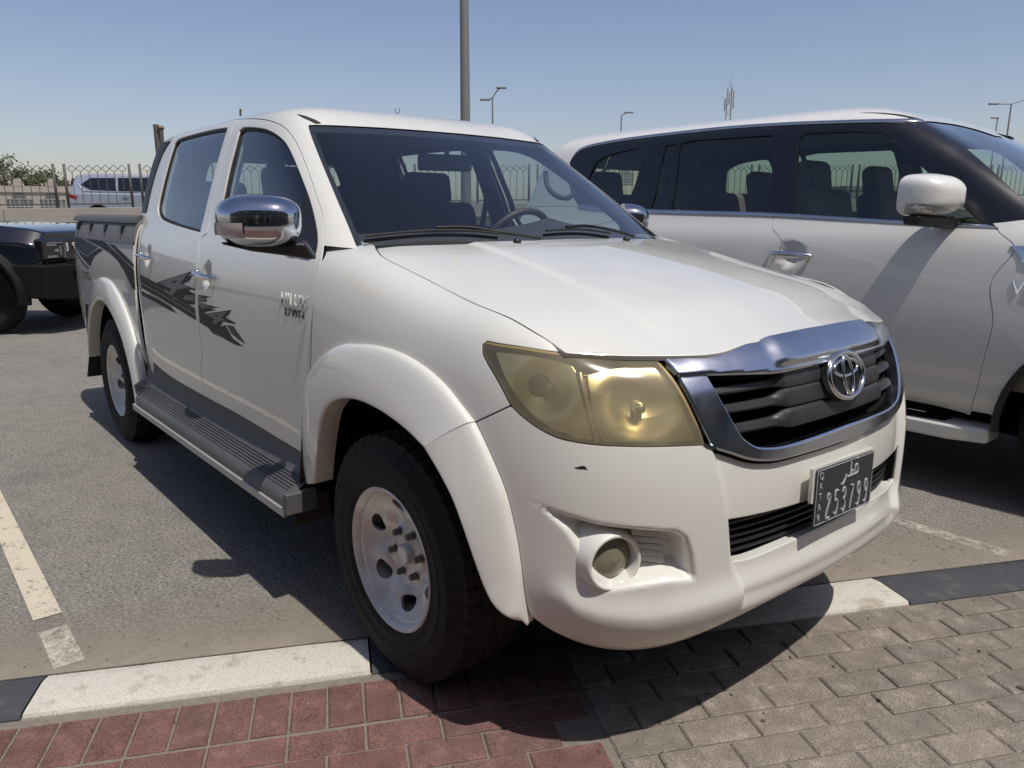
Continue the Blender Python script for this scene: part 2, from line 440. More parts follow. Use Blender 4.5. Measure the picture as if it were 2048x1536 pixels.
sheet('ground', [(-3000, -3000, -.06), (3000, -3000, -.06), (3000, 3000, -.06), (-3000, 3000, -.06)], mat('desert_ground', (.26, .235, .20), .95, noise=(.05, .6, (.20, .18, .155))))
sheet('car_park_asphalt', [kp(-60, -.205), kp(60, -.205), kp(60, -23.9), kp(-60, -23.9)], M['asphalt'])
sheet('walk_bed', [kp(-30, -.02, -.0075), kp(-30, 9, -.0075), kp(30, 9, -.0075), kp(30, -.02, -.0075)], M['sand'])
sheet('far_asphalt', [kp(-60, 9, -.008), kp(-60, 60, -.008), kp(60, 60, -.008), kp(60, 9, -.008)], M['asphalt'])
# ---- kerb stones, painted white and black in turn
def kerb_paint(name, c, worn, c2):
    m, t, b = nodes(name); L = t.links.new; tc = N(t, 'ShaderNodeTexCoord'); n1 = N(t, 'ShaderNodeTexNoise', Scale=7.0, Detail=10.0, Roughness=.7); n2 = N(t, 'ShaderNodeTexNoise', Scale=160.0, Detail=4.0)
    for q in (n1, n2): L(tc.outputs['Object'], q.inputs['Vector'])
    r = ramp(t, [(.36, c2), (.47, c), (1, c)]); L(n1.outputs[0], r.inputs[0])
    k = ramp(t, [(.3, (.72, .71, .69)), (.55, (1, 1, 1))]); L(n2.outputs[0], k.inputs[0])
    x = N(t, 'ShaderNodeMix', data_type='RGBA', blend_type='MULTIPLY'); x.inputs[0].default_value = worn; L(r.outputs[0], x.inputs[6]); L(k.outputs[0], x.inputs[7]); L(x.outputs[2], b.inputs['Base Color'])
    b.inputs['Roughness'].default_value = .75; bp = N(t, 'ShaderNodeBump', Strength=.6, Distance=.003); L(n2.outputs[0], bp.inputs['Height']); L(bp.outputs[0], b.inputs['Normal'])
    return m
KW = kerb_paint('kerb_white', (.60, .565, .49), .9, (.40, .36, .29)); KB = kerb_paint('kerb_black', (.060, .062, .070), .8, (.10, .095, .09))
kerb = empty('kerb', kp(0, 0)); tag(kerb, kind='structure')
for i in range(-8, 12):
    q0 = .937*i+.003; q1 = .937*(i+1)-.003; v = []; f = []
    prof = [(-.215, -.05), (-.212, -.004), (-.175, .004), (-.160, .008), (-.030, .008), (-.012, .006), (-.006, -.003), (-.006, -.05)]
    nq = 9
    for k in range(nq):
        q = q0+(q1-q0)*k/(nq-1)
        for r, z in prof: v.append(np.array(kp(q, r+rng.uniform(-.0015, .0015), z+rng.uniform(-.0012, .0012)))-np.array(kp(0, 0)))
    m_ = len(prof)
    for k in range(nq-1):
        for j in range(m_-1): f.append((k*m_+j, k*m_+j+1, (k+1)*m_+j+1, (k+1)*m_+j))
    f += [tuple(range(m_)), tuple((nq-1)*m_+j for j in range(m_))[::-1]]
    o = MB().add(v, f).build('kerb_stone', KW if i % 2 == 0 else KB, kerb, angle=25)
# ---- pavers: 200 x 100 mm blocks, red against grey
def paver_mat(name, c1, c2, c3):
    m, t, b = nodes(name); L = t.links.new; tc = N(t, 'ShaderNodeTexCoord'); oi = N(t, 'ShaderNodeObjectInfo'); ge = N(t, 'ShaderNodeNewGeometry')
    n1 = N(t, 'ShaderNodeTexNoise', Scale=14.0, Detail=8.0, Roughness=.65); n2 = N(t, 'ShaderNodeTexNoise', Scale=260.0, Detail=4.0); n3 = N(t, 'ShaderNodeTexNoise', Scale=1.3, Detail=4.0)
    for q in (n1, n2, n3): L(ge.outputs['Position'], q.inputs['Vector'])
    ob = ramp(t, [(0, c1), (.5, c2), (1, c3)]); L(oi.outputs['Random'], ob.inputs[0])
    d = ramp(t, [(.3, (.74, .73, .72)), (.55, (1.05, 1.05, 1.05)), (.72, (1.55, 1.58, 1.55))]); L(n1.outputs[0], d.inputs[0])
    sp = ramp(t, [(.32, (.50, .50, .50)), (.48, (1, 1, 1)), (.68, (1.45, 1.42, 1.36))]); L(n2.outputs[0], sp.inputs[0])
    lg = ramp(t, [(.35, (.82, .82, .82)), (.65, (1.1, 1.1, 1.1))]); L(n3.outputs[0], lg.inputs[0])
    cur = ob
    prev = ob.outputs[0]
    for q in (d, sp, lg):
        x = N(t, 'ShaderNodeMix', data_type='RGBA', blend_type='MULTIPLY'); x.inputs[0].default_value = 1; L(prev, x.inputs[6]); L(q.outputs[0], x.inputs[7]); prev = x.outputs[2]
    L(prev, b.inputs['Base Color']); b.inputs['Roughness'].default_value = .85; b.inputs['Specular IOR Level'].default_value = .3
    bp = N(t, 'ShaderNodeBump', Strength=.5, Distance=.003); L(n2.outputs[0], bp.inputs['Height']); L(bp.outputs[0], b.inputs['Normal'])
    return m
PR = paver_mat('red_paver', (.165, .088, .076), (.195, .100, .086), (.155, .092, .080)); PG = paver_mat('grey_paver', (.205, .176, .146), (.232, .200, .166), (.190, .165, .140))
def paver_mesh(l, w_, mt):
    x, y = l/2-.0035, w_/2-.0035; c = .005; v = []
    for sx, sy in ((-1, -1), (1, -1), (1, 1), (-1, 1)): v.append((sx*x, sy*y, -.04))
    for sx, sy in ((-1, -1), (1, -1), (1, 1), (-1, 1)): v.append((sx*x, sy*y, -.0045))
    for sx, sy in ((-1, -1), (1, -1), (1, 1), (-1, 1)): v.append((sx*(x-c), sy*(y-c), 0))
    f = [(8, 9, 10, 11)]
    for i in range(4): j = (i+1) % 4; f += [(i, j, 4+j, 4+i), (4+i, 4+j, 8+j, 8+i)]
    me = bpy.data.meshes.new('paver'); me.from_pydata(v, [], f); me.materials.append(mt); return me
walk = empty('paved_walk', kp(0, 0)); tag(walk, kind='structure'); kz = np.array(kp(0, 0)); ka = math.atan2(E1[1], E1[0])
MEr, MEr2, MEg, MEgh = paver_mesh(.2, .1, PR), paver_mesh(.1, .185, PR), paver_mesh(.2, .1, PG), paver_mesh(.1, .1, PG)
rest = {'r': MB(), 'g': MB()}; cnt = {'r': 0, 'g': 0}
def lay(me, q, r, kind):
    p = np.array(kp(q, r)); px_ = proj(p); vis = -60 < px_[0] < 2110 and px_[1] < 1600 and (p-CAMP)@CAMM[2] > 0
    if vis and cnt[kind] < 300:
        cnt[kind] += 1; o = bpy.data.objects.new('paver', me); COL.objects.link(o); o.parent = walk
        o.location = (p[0]-kz[0], p[1]-kz[1], rng.uniform(-.0022, .0012)); o.rotation_euler = (rng.normal(0, .004), rng.normal(0, .004), ka+rng.normal(0, .006))
    else:
        R_ = Matrix.Rotation(ka, 3, 'Z'); rest[kind].add([tuple(R_ @ v.co+Vector((p[0]-kz[0], p[1]-kz[1], 0))) for v in me.vertices], [tuple(pl.vertices) for pl in me.polygons])
Q0 = 1.53
for k in range(60): lay(MEr2, Q0-.05-.10*k-.02, .122, 'r') if Q0-.05-.10*k > -2.6 else None
for row in range(16):
    r = .272+.1*row; off = .1*(row % 2)
    for k in range(24):
        q = Q0-.02-.1-.2*k-off
        if q > -2.6: lay(MEr, q, r, 'r')
for row in range(18):
    r = .052+.1*row; off = .1*(row % 2)
    if off: lay(MEgh, Q0+.05, r, 'g')
    for k in range(22): lay(MEg, Q0+.1+off+.2*k, r, 'g')
for k, (nm, mt) in {'r': ('paver_field', PR), 'g': ('paver_field', PG)}.items():
    if rest[k].v: o = rest[k].build(nm, mt, walk); tag(o, kind='stuff')
print('pavers', cnt, {k: len(v.v)//12 for k, v in rest.items()})
# ---- painted bay lines (worn) and a little litter of grit
def worn_paint(name, c, lo, hi, sc=5.0):
    m = bpy.data.materials.new(name); m.use_nodes = True; t = m.node_tree; b = t.nodes['Principled BSDF']; L = t.links.new; o = t.nodes['Material Output']
    ge = N(t, 'ShaderNodeNewGeometry'); n1 = N(t, 'ShaderNodeTexNoise', Scale=sc, Detail=12.0, Roughness=.75); n2 = N(t, 'ShaderNodeTexNoise', Scale=120.0, Detail=3.0); L(ge.outputs['Position'], n1.inputs['Vector']); L(ge.outputs['Position'], n2.inputs['Vector'])
    a = N(t, 'ShaderNodeMath', operation='MULTIPLY_ADD'); a.inputs[1].default_value = .35; L(n2.outputs[0], a.inputs[0]); L(n1.outputs[0], a.inputs[2])
    r = N(t, 'ShaderNodeMapRange'); r.inputs['From Min'].default_value = lo; r.inputs['From Max'].default_value = hi; L(a.outputs[0], r.inputs[0])
    b.inputs['Base Color'].default_value = (*c, 1); b.inputs['Roughness'].default_value = .85
    tr = N(t, 'ShaderNodeBsdfTransparent'); mx = N(t, 'ShaderNodeMixShader'); L(r.outputs[0], mx.inputs[0]); L(tr.outputs[0], mx.inputs[1]); L(b.outputs[0], mx.inputs[2]); L(mx.outputs[0], o.inputs[0])
    return m
LP_ = worn_paint('bay_line_paint', (.55, .49, .38), .48, .64); LQ = worn_paint('faded_line_paint', (.50, .46, .38), .60, .80, 7.0); DI = worn_paint('blown_sand', (.33, .28, .215), .55, .95, 3.0)
LM = worn_paint('worn_line_paint', (.48, .44, .36), .52, .74, 6.0)
def strip(name, x0, x1, y0, y1, mt): return sheet(name, [(x0, y0, .004), (x1, y0, .004), (x1, y1, .004), (x0, y1, .004)], mt)
strip('bay_line', -6.0, -1.02, -1.645, -1.56, LP_); strip('bay_line', -.92, -.66, -1.645, -1.562, LM); strip('bay_line', -5.0, .90, 1.415, 1.50, LQ); strip('bay_line', -5.0, 2.3, 4.45, 4.54, LQ)
def sand_fade():
    m = worn_paint('blown_sand_fade', (.33, .285, .225), .0, 1.0, 3.0); t = m.node_tree; L = t.links.new
    ge = N(t, 'ShaderNodeNewGeometry'); dt = N(t, 'ShaderNodeVectorMath', operation='DOT_PRODUCT'); dt.inputs[1].default_value = (E2[0], E2[1], 0); L(ge.outputs['Position'], dt.inputs[0])
    r = [n for n in t.nodes if n.type == 'MAP_RANGE'][0]; src = r.inputs[0].links[0].from_socket; k = float(K0@E2)
    mr = N(t, 'ShaderNodeMapRange'); mr.inputs['From Min'].default_value = k-.75; mr.inputs['From Max'].default_value = k-.18; L(dt.outputs['Value'], mr.inputs[0])
    ml = N(t, 'ShaderNodeMath', operation='MULTIPLY'); L(mr.outputs[0], ml.inputs[0]); L(src, ml.inputs[1]); L(ml.outputs[0], r.inputs[0]); r.inputs['From Min'].default_value = .14; r.inputs['From Max'].default_value = .86
    return m
sheet('blown_sand', [kp(-12, -.205, .003), kp(12, -.205, .003), kp(12, -.80, .003), kp(-12, -.80, .003)], sand_fade())
M['grit'] = mat('grit', (.10, .085, .07), .9); gm = []
for k in range(3):
    bm = bmesh.new(); bmesh.ops.create_icosphere(bm, subdivisions=1, radius=1)
    for v in bm.verts: v.co *= rng.uniform(.6, 1.2)
    me = bpy.data.meshes.new('grit'); bm.to_mesh(me); bm.free(); gm.append(me)
gr = MB()
for k in range(700):
    q, r = rng.uniform(-1.5, 5), (-.24-abs(rng.normal(0, .12)) if k < 420 else rng.uniform(0, 1.2)); s_ = rng.uniform(.0015, .006) if k < 690 else rng.uniform(.006, .011); p = kp(q, r, s_*.3)
    me = gm[k % 3]; gr.add([(p[0]+v.co.x*s_*1.4, p[1]+v.co.y*s_, p[2]+v.co.z*s_*.6) for v in me.vertices], [tuple(f.vertices) for f in me.polygons])
tag(gr.build('loose_grit', M['grit']), 'fine loose grit and gravel scattered along the kerb', 'gravel', kind='stuff')

# ---- invented shopfront, out of view: added so paint and chrome mirror something dark
sf = empty('unseen_reflected_building', kp(0, 7.2), math.atan2(E1[1], E1[0])); tag(sf, 'added grey shopfront building, unseen behind the viewpoint, for dark reflections', 'building')
M['facade'] = mat('facade_render', (.26, .25, .235), .85, noise=(.8, .5, (.20, .19, .18)))
MB().box((2, -4.1, 3.4), (44, 8, 6.8)).build('wall', M['facade'], sf); MB().box((2, .55, 3.35), (44, 1.3, .22)).build('canopy', M['facade'], sf)
for k in range(14):
    x = -18.5+3.1*k; w_ = MB().box((x, -.02, 1.5), (2.5, .06, 2.7)).build('shop_window', M['gloss_black'], sf); MB().box((x, .02, 1.5), (.06, .06, 2.7)).build('mullion', M['mull'] if 'mull' in M else M['chrome'], w_); MB().box((x, -.02, 5.1), (1.6, .06, 1.4)).build('upper_window', M['gloss_black'], sf)
# ================================================================= the white pickup truck (front axle at x=0, nose towards +x, kerb side y<0)
truck = empty('pickup_truck', (-1.5, 0, 0))
tag(truck, 'white double cab pickup truck with yellowed headlights and 4x4 side graphics', 'pickup truck')
TR = Matrix.Translation((1.5, 0, 0))
class _T: pass
def tp(o):
    """part of the truck: keep world placement under the truck empty"""
    o.parent = truck; o.matrix_parent_inverse = TR
    return o
def sub(o, parent):
    o.parent = parent; return o

# ---- skin 1: nose and fenders.  stations run from the nose centre round the corner to the door
PL = [(.898, 0), (.890, .22), (.862, .42), (.800, .585), (.712, .712), (.592, .800), (.42, .848), (.2, .864), (-.1, .870), (-.45, .874), (-.9, .876)]
gC = [(.33, -.16), (.375, -.035), (.44, .0), (.54, -.004), (.64, .0), (.715, -.003), (.79, -.018), (.87, -.032), (.95, -.05), (1.015, -.078), (1.046, -.13), (1.062, -.20), (1.075, -.27)]
gR = [(.275, -.11), (.325, -.03), (.41, .0), (.51, .0), (.61, .0), (.71, -.003), (.79, -.015), (.87, -.035), (.94, -.063), (.998, -.105), (1.028, -.155), (1.045, -.22), (1.058, -.28)]
gF = [(.33, -.05), (.42, -.012), (.52, .0), (.62, .0), (.70, .0), (.78, .0), (.86, -.003), (.93, -.008), (1.00, -.018), (1.065, -.042), (1.108, -.085), (1.130, -.15), (1.145, -.21)]
gG = [(.36, -.085), (.44, -.03), (.52, -.008), (.62, .0), (.71, .0), (.80, .0), (.89, .0), (.97, -.004), (1.05, -.014), (1.125, -.036), (1.175, -.08), (1.202, -.14), (1.218, -.20)]
gD = [(.38, -.09), (.45, -.035), (.52, -.015), (.62, -.003), (.72, .0), (.82, .0), (.92, .0), (1.02, -.003), (1.10, -.012), (1.175, -.03), (1.228, -.066), (1.252, -.12), (1.265, -.18)]
GW = [gC, gC, (gC, gR, .5), gR, gR, (gR, gF, .35), gF, gF, gG, gD, gD]
def plan_normals(PLs):
    P = np.array(PLs); t = np.gradient(P, axis=0); t[0] = (0, 1)
    n = np.stack([t[:, 1], -t[:, 0]], 1)
    return n/np.linalg.norm(n, axis=1, keepdims=True)
def wrap_net(PLs, GWs):
    n = plan_normals(PLs); net = []
    for (x, w_), nn, g in zip(PLs, n, GWs):
        g = np.array(g) if not isinstance(g, tuple) else np.array(g[0])*(1-g[2])+np.array(g[1])*g[2]
        net.append([(x+nn[0]*o, -(w_+nn[1]*o), z) for z, o in g])
    return np.array(net)
NOSE = BS(wrap_net(PL, GW))
if (NOSE.nraw(np.array([0.]), np.array([5.]))[0]@np.array([1, 0, 0])) < 0: NOSE.sgn = -1
NU, NV = (-1.0, 10), (0, 12)
def npx(*pts): return NOSE.px(pts, NU, NV)

# ---- skin 2: cab.  rings from sill to roof centre; stations from windscreen centre round to the back centre
#        z     w     xf0    xfc     xr
RING = [(.38, .785, -.10, -.25, -2.46), (.45, .840, -.10, -.25, -2.46), (.52, .860, -.10, -.25, -2.46), (.62, .872, -.10, -.25, -2.46), (.72, .875, -.10, -.25, -2.46),
        (.82, .876, -.10, -.25, -2.46), (.92, .876, -.10, -.25, -2.47), (1.02, .873, -.10, -.25, -2.48), (1.10, .865, -.10, -.25, -2.49), (1.17, .850, -.12, -.28, -2.50),
        (1.23, .828, -.20, -.36, -2.550), (1.285, .800, -.285, -.44, -2.595), (1.37, .772, -.415, -.56, -2.615), (1.46, .742, -.555, -.69, -2.635), (1.55, .708, -.70, -.825, -2.645),
        (1.63, .676, -.835, -.94, -2.640), (1.695, .648, -.945, -1.03, -2.615), (1.738, .600, -1.04, -1.11, -2.550), (1.760, .500, -1.16, -1.22, -2.420), (1.771, .33, -1.36, -1.4, -2.280), (1.774, .004, -1.72, -1.73, -1.980)]
def ring(z, ws, xf0, xfc, xr):
    s = [(xf0, 0), (xf0-.010, .30*ws), (xf0-.05*min(1, (xf0-xfc)/.12), .60*ws), (xfc+.045, .835*ws), (xfc-.015, .95*ws), (xfc-.15, .995*ws)]
    a = xfc-.15
    for k in range(1, 6): s.append((a+(xr+.06-a)*k/6, ws*(1+.006*math.sin(math.pi*k/6))))
    s += [(xr+.045, ws*.998), (xr+.0, ws*.965), (xr, .55*ws), (xr, 0)]
    return [(x, -y, z) for x, y in s]
CAB = BS(np.array([ring(*r) for r in RING]).transpose(1, 0, 2))
if CAB.nraw(np.array([7.]), np.array([5.]))[0][1] > 0: CAB.sgn = -1
CU, CV = (-5.5, 12.0), (0, 20)
def cpx(*pts): return CAB.px(pts, (0.5, 12.0), CV)
def cpxf(*pts): return CAB.px(pts, (-5.5, 5.0), CV)

# ---- skin 3: bonnet, a height field z(x, w) that meets the fender tops
HX = [-.45, -.3, -.1, .1, .3, .45, .58, .68, .76, .83, .90]
HC = [1.262, 1.254, 1.234, 1.206, 1.170, 1.136, 1.102, 1.076, 1.056, 1.040, 1.02]
HE = [.012, .016, .0375, .051, .051, .051, .073, .088, .092, .09, .09]
class Bonnet(BS):
    def __init__(s):
        W = [0, .18, .36, .50, .60, .68, .76]
        net = np.array([[(x, -w_, c-e*(w_/.7)**2.2) for w_ in W] for x, c, e in zip(HX, HC, HE)])
        BS.__init__(s, net.transpose(1, 0, 2))
BON = Bonnet()
if BON.nraw(np.array([1.]), np.array([4.]))[0][2] < 0: BON.sgn = -1
def bpx(*pts): return BON.px(pts, (-2, 6), (0, 10))

# ---------------------------------------------------------------- traced seams
gap_A = [(648, 491), (646, 506), (641, 530), (634, 560), (628, 596), (624, 640), (622, 690), (621, 752), (622, 800), (628, 860)]
gap_hood = [(752, 497), (762, 510), (777, 520), (800, 531), (850, 556), (900, 582), (956, 600+9), (1017, 634), (1061, 659), (1099, 682), (1123, 701), (1131, 706)]
lamp_top = [(1131, 706), (1088, 701), (1029, 692), (994, 687), (973, 683), (965, 689)]
lamp_out = [(965, 689), (964, 703), (973, 723), (997, 764), (1021, 810)]
seam_fb = [(1021, 812), (985, 829), (950, 845)]
lamp_low = [(1021, 810), (1046, 834), (1076, 856), (1111, 874), (1149, 884), (1193, 890), (1251, 893), (1339, 893), (1410, 890)]
chrome_low = [(1410, 890), (1429, 896), (1464, 907), (1499, 918), (1531, 921), (1564, 918), (1622, 902), (1671, 887)]
flare_out = [(950, 843), (921, 806), (892, 770), (853, 735), (804, 706), (755, 691), (716, 688), (687, 689), (658, 704), (633, 730), (621, 752), (612, 786), (608, 826), (607, 870), (611, 913), (618, 952), (622, 968)]
flare_in = [(848, 894), (814, 860), (780, 833), (745, 811), (711, 797), (682, 795), (662, 801), (648, 816), (640, 836), (633, 879), (628, 923), (624, 966)]
flare_out_f = [(951, 845), (970, 884), (994, 938), (1014, 991), (1026, 1040), (1036, 1089), (1043, 1138), (1048, 1182), (1054, 1213), (1063, 1240)]
flare_in_f = [(848, 894), (877, 943), (902, 991), (921, 1040), (938, 1089), (955, 1138), (970, 1177), (985, 1206), (1004, 1226), (1025, 1237), (1052, 1245)]

U = {k: npx(*globals()[k]) for k in ('gap_A', 'lamp_top', 'lamp_out', 'seam_fb', 'lamp_low', 'flare_out', 'flare_out_f')}
U['gap_hood'] = npx(*gap_hood)
def cab_uv(x, z, side=True):
    """point of the cab flank with given x, z"""
    uv = np.array([7., 8.])
    U_, V_ = np.meshgrid(np.linspace(4, 12.3, 84), np.linspace(0, 19, 96), indexing='ij'); P = CAB.raw(U_, V_)
    k = np.argmin((P[..., 0]-x)**2+(P[..., 2]-z)**2); uv = np.array([U_.flat[k], V_.flat[k]])
    for _ in range(12):
        p = CAB.raw(*uv)[[0, 2]]; e = np.array([x, z])-p; h = 1e-4
        J = np.stack([(CAB.raw(uv[0]+h, uv[1])[[0, 2]]-p)/h, (CAB.raw(uv[0], uv[1]+h)[[0, 2]]-p)/h], 1)
        uv = uv+np.clip(np.linalg.lstsq(J, e, rcond=None)[0], -.2, .2)
    return uv
def nose_v(u, z):
    lo, hi = 0., 12.
    for _ in range(30):
        m = (lo+hi)/2
        if NOSE.raw(np.array(u), np.array(m))[2] < z: lo = m
        else: hi = m
    return (lo+hi)/2
def inset(poly, r, sc):
    """shrink a closed outline by r metres, sc = metres per unit of u and v"""
    p = resample(np.asarray(poly)*np.array(sc), .012)
    t = np.roll(p, -2, 0)-np.roll(p, 2, 0); t /= np.linalg.norm(t, axis=1, keepdims=True)+1e-12
    n = np.stack([-t[:, 1], t[:, 0]], 1)
    if np.sum(p[:, 0]*np.roll(p[:, 1], -1)-np.roll(p[:, 0], -1)*p[:, 1]) < 0: n = -n
    return (p+n*r)/np.array(sc)
def flipU(loop_): q = np.array(loop_).copy(); q[:, 0] *= -1; return q[::-1]
def smooth01(t): t = np.clip(t, 0, 1); return t*t*(3-2*t)
CSC = (.33, .085)   # metres per unit on the cab flank

# ---------------------------------------------------------------- bumper relief (as a function of the skin parameters)
_ut = np.linspace(0, 10, 400); _p = NOSE.raw(_ut, np.full(400, 4.)); _al = np.concatenate([[0], np.cumsum(np.linalg.norm(np.diff(_p, axis=0), axis=1))])
def arc(u): return np.interp(np.abs(u), _ut, _al)
def az(uv): uv = np.atleast_2d(uv); return np.stack([arc(uv[:, 0]), NOSE.raw(uv[:, 0], uv[:, 1])[:, 2]], 1)
rec_px = [(1040, 990), (1110, 1020), (1200, 1046), (1290, 1056), (1355, 1060), (1377, 1075), (1388, 1110), (1394, 1162), (1335, 1166), (1275, 1176), (1215, 1184), (1178, 1136), (1130, 1062), (1075, 1010)]
REC = az(npx(*rec_px))
crease = az(npx((1428, 897), (1447, 960), (1460, 1040), (1466, 1128), (1485, 1180)))
lipl = az(npx((1128, 1196), (1160, 1216), (1200, 1230), (1300, 1236), (1400, 1213), (1500, 1177), (1600, 1137), (1640, 1118)))
lipo = np.argsort(lipl[:, 0]); lipl = lipl[lipo]
creo = np.argsort(crease[:, 1]); crease = crease[creo]
def bumper_disp(u, v):
    u = np.asarray(u, float); v = np.asarray(v, float); sh = u.shape
    uu, vv = u.ravel(), np.broadcast_to(v, sh).ravel(); P = NOSE.raw(uu, vv)
    a = arc(uu); z = P[:, 2]; q = np.stack([a, z], 1)
    d = np.zeros(len(q)); near = (a > REC[:, 0].min()-.03) & (a < REC[:, 0].max()+.03) & (z > REC[:, 1].min()-.03) & (z < REC[:, 1].max()+.03)
    if near.any():
        acc = 0
        for oa, oz in ((0, 0), (.006, 0), (-.006, 0), (0, .006), (0, -.006), (.004, .004), (-.004, .004), (.004, -.004), (-.004, -.004)):
            qq = q[near]+np.array([oa, oz]); ins = inside(REC, qq); dd = np.zeros(len(qq))
            if ins.any(): dd[ins] = segdist(REC, qq[ins])
            acc = acc+smooth01(dd/.037)
        d[near] = -.064*acc/9
    ac = np.interp(z, crease[:, 1], crease[:, 0])
    d = d-.016*(1-smooth01((a-ac+.012)/.022))*smooth01((z-.40)/.05)
    zl = np.interp(a, lipl[:, 0], lipl[:, 1]); fade = 1-smooth01((a-lipl[-1, 0]+.03)/.10)
    b = np.where(z > zl, np.exp(-((z-zl)/.038)**2), np.exp(-((z-zl)/.06)**2))
    d = d+.014*b*fade
    return d.reshape(sh)
class Bump(BS):
    def __init__(s): s.__dict__.update(NOSE.__dict__); s.disp = bumper_disp; s.sgn = NOSE.sgn
BUMP = Bump()

class Skin(BS):
    def __init__(s, base, disp): s.__dict__.update(base.__dict__); s.disp = disp; s.sgn = base.sgn
def both(fn, name, *a, **k):
    """the same part on both flanks: two objects"""
    return [tp(fn(name, *a, side=s, **k)) for s in (1, -1)]

# ---------------------------------------------------------------- fenders
arch_cut = npx((948, 858), (921, 820), (892, 784), (853, 750), (804, 722), (755, 708), (716, 704), (690, 706), (664, 718), (645, 740), (632, 765), (624, 800))
gA = U['gap_A'][:8]
cowl = npx((714, 497),)
top_back = np.array([[U['gap_hood'][0][0], U['gap_hood'][0][1]], [8.75, 12.0], [9.3, 12.0], gA[0]])
fender_loop = loop(U['gap_hood'], U['lamp_top'], U['lamp_out'], U['seam_fb'], arch_cut, np.array([arch_cut[-1], gA[-1]]), gA[::-1], np.array([gA[0], [9.2, 11.9]]), np.array([[9.2, 11.9], [8.7, 11.95], U['gap_hood'][0]]))
fenders = both(panel, 'fender', NOSE, fender_loop, d=(.10, .25), material=M['paint'])

# ---------------------------------------------------------------- bumper
low_px = [(1073, 1248), (1135, 1268), (1193, 1276), (1246, 1274), (1295, 1268), (1328, 1262), (1361, 1244), (1394, 1229), (1451, 1213), (1513, 1188), (1574, 1164)]
u_front = U['flare_out_f']
bot = np.array([[5.5, 1.2], [5.0, .9], [4.2, .75], [3.2, .75], [2.2, .8], [1.2, .8], [0, .8]])
cl = npx(*chrome_low); cl[-1] = (0, cl[-1][1])
half = loop(np.array([cl[-1], cl[-2]]), cl[::-1][1:], U['lamp_low'][::-1], U['seam_fb'], u_front, np.array([u_front[-1], bot[0]]), bot)
bl = np.concatenate([half, flipU(half)[1:-1]])
ik = npx((1464, 1043), (1533, 1030), (1615, 1008), (1664, 990)); il = npx((1464, 1046), (1466, 1085), (1468, 1124)); ib = npx((1477, 1131), (1513, 1123), (1574, 1098), (1625, 1074))
ik[-1, 0] = 0; ib[-1, 0] = 0
ih = loop(ik[::-1], il, ib)
ih2 = np.concatenate([ih, flipU(ih)[1:-1]])
bumper = tp(panel('front_bumper', BUMP, bl, [ih2], d=(.024, .075), material=M['paint'], rim=(.004, .03)))

# ---------------------------------------------------------------- bonnet
hg = BON.px(gap_hood, (0, 6), (0, 10))
hf = BON.px([(1131, 706), (1200, 710), (1260, 712), (1317, 712), (1380, 711), (1417, 709), (1452, 703), (1476, 694), (1499, 686), (1523, 682), (1593, 668), (1658, 656)], (-.5, 6), (0, 10)); hf[-1, 0] = 0
hr = BON.px([(752, 497), (800, 492), (889, 489), (1033, 485.5), (1072, 484)], (-.2, 6), (0, 10)); hr[-1, 0] = 0
print('bonnet front', BON.raw(*hf.T).round(3).tolist()); print('bonnet rear', BON.raw(*hr.T).round(3).tolist())
hh = loop(hr[::-1], hg, hf)
hl2 = np.concatenate([hh, flipU(hh)[1:-1]])
bonnet = None
def bon_disp(u, v):
    P = BON.raw(u, v); w_ = np.abs(P[..., 1]); x = P[..., 0]; wc = .36+.10*np.clip((x+.2)/.9, 0, 1)
    return .007*(1-smooth01((w_-wc)/.035))*(1-smooth01((x-.50)/.2))
tp(panel('bonnet', Skin(BON, bon_disp), hl2, d=(.10, .14), material=M['paint'], rim=(.002, .012), gap=.005))

# ---------------------------------------------------------------- cab: doors, roof with pillars, rear wall
gutter = [(648, 491), (648, 449), (644, 424), (633, 389), (616, 339), (598, 294), (583, 269), (566, 252), (541, 241), (511, 237), (474, 238.5)]
gutter_r = [(474, 238.5), (437, 241), (389, 248.5), (357, 258.5)]
gapB_up = [(472, 238.6), (466, 252), (461, 268), (444, 325), (424, 412), (413, 467)]
gapB_lo = [(413, 467), (403, 475), (398, 490), (395, 530), (394, 590), (395, 624), (399, 658), (403, 692), (404.5, 710), (401, 735), (403.5, 757), (411, 778), (421, 800)]
sill_f = [(421, 800), (484, 834), (570, 886), (630, 922)]
sill_r = [(421, 800), (346, 757), (318, 740)]
win_f = [[(478, 260), (489, 253.5), (524, 256), (549, 266), (571, 285), (588, 317), (603, 354), (618, 394), (628, 431), (633, 469), (634, 492), (629, 511), (618, 518)], [(618, 518), (598, 514), (549, 499), (499, 484), (456, 474), (433, 469)], [(433, 469), (439, 424), (447, 387), (457, 339), (467, 300), (475, 270), (478, 260)]]
win_r = [[(455, 253.5), (424, 258.5), (389, 267), (360, 276), (350, 285), (342, 305), (332, 339), (322, 379), (316, 407), (315, 424), (322, 438), (339, 446.5), (369, 456.5), (400, 465)], [(400, 465), (404, 449), (414, 407), (427, 354), (439, 310), (452, 267), (455, 253.5)]]
G_ = cpx(*gutter); GR = cpx(*gutter_r); GR[0] = G_[-1]
BU = cpx(*gapB_up); BU[0] = G_[-1]; BL = cpx(*gapB_lo); BL[0] = BU[-1]
SF = cpx(*sill_f); SF[0] = BL[-1]; SR = cpx(*sill_r); SR[0] = BL[-1]
gA_c = cpx(*gap_A); gA_c[0] = G_[0]
wf = loop(*[cpx(*s) for s in win_f]); wr = loop(*[cpx(*s) for s in win_r])
print('gutter', CAB.raw(*G_.T).round(3).tolist()); print('gutter_r', CAB.raw(*GR.T).round(3).tolist()); print('gapA cab', CAB.raw(*gA_c.T).round(3).tolist())
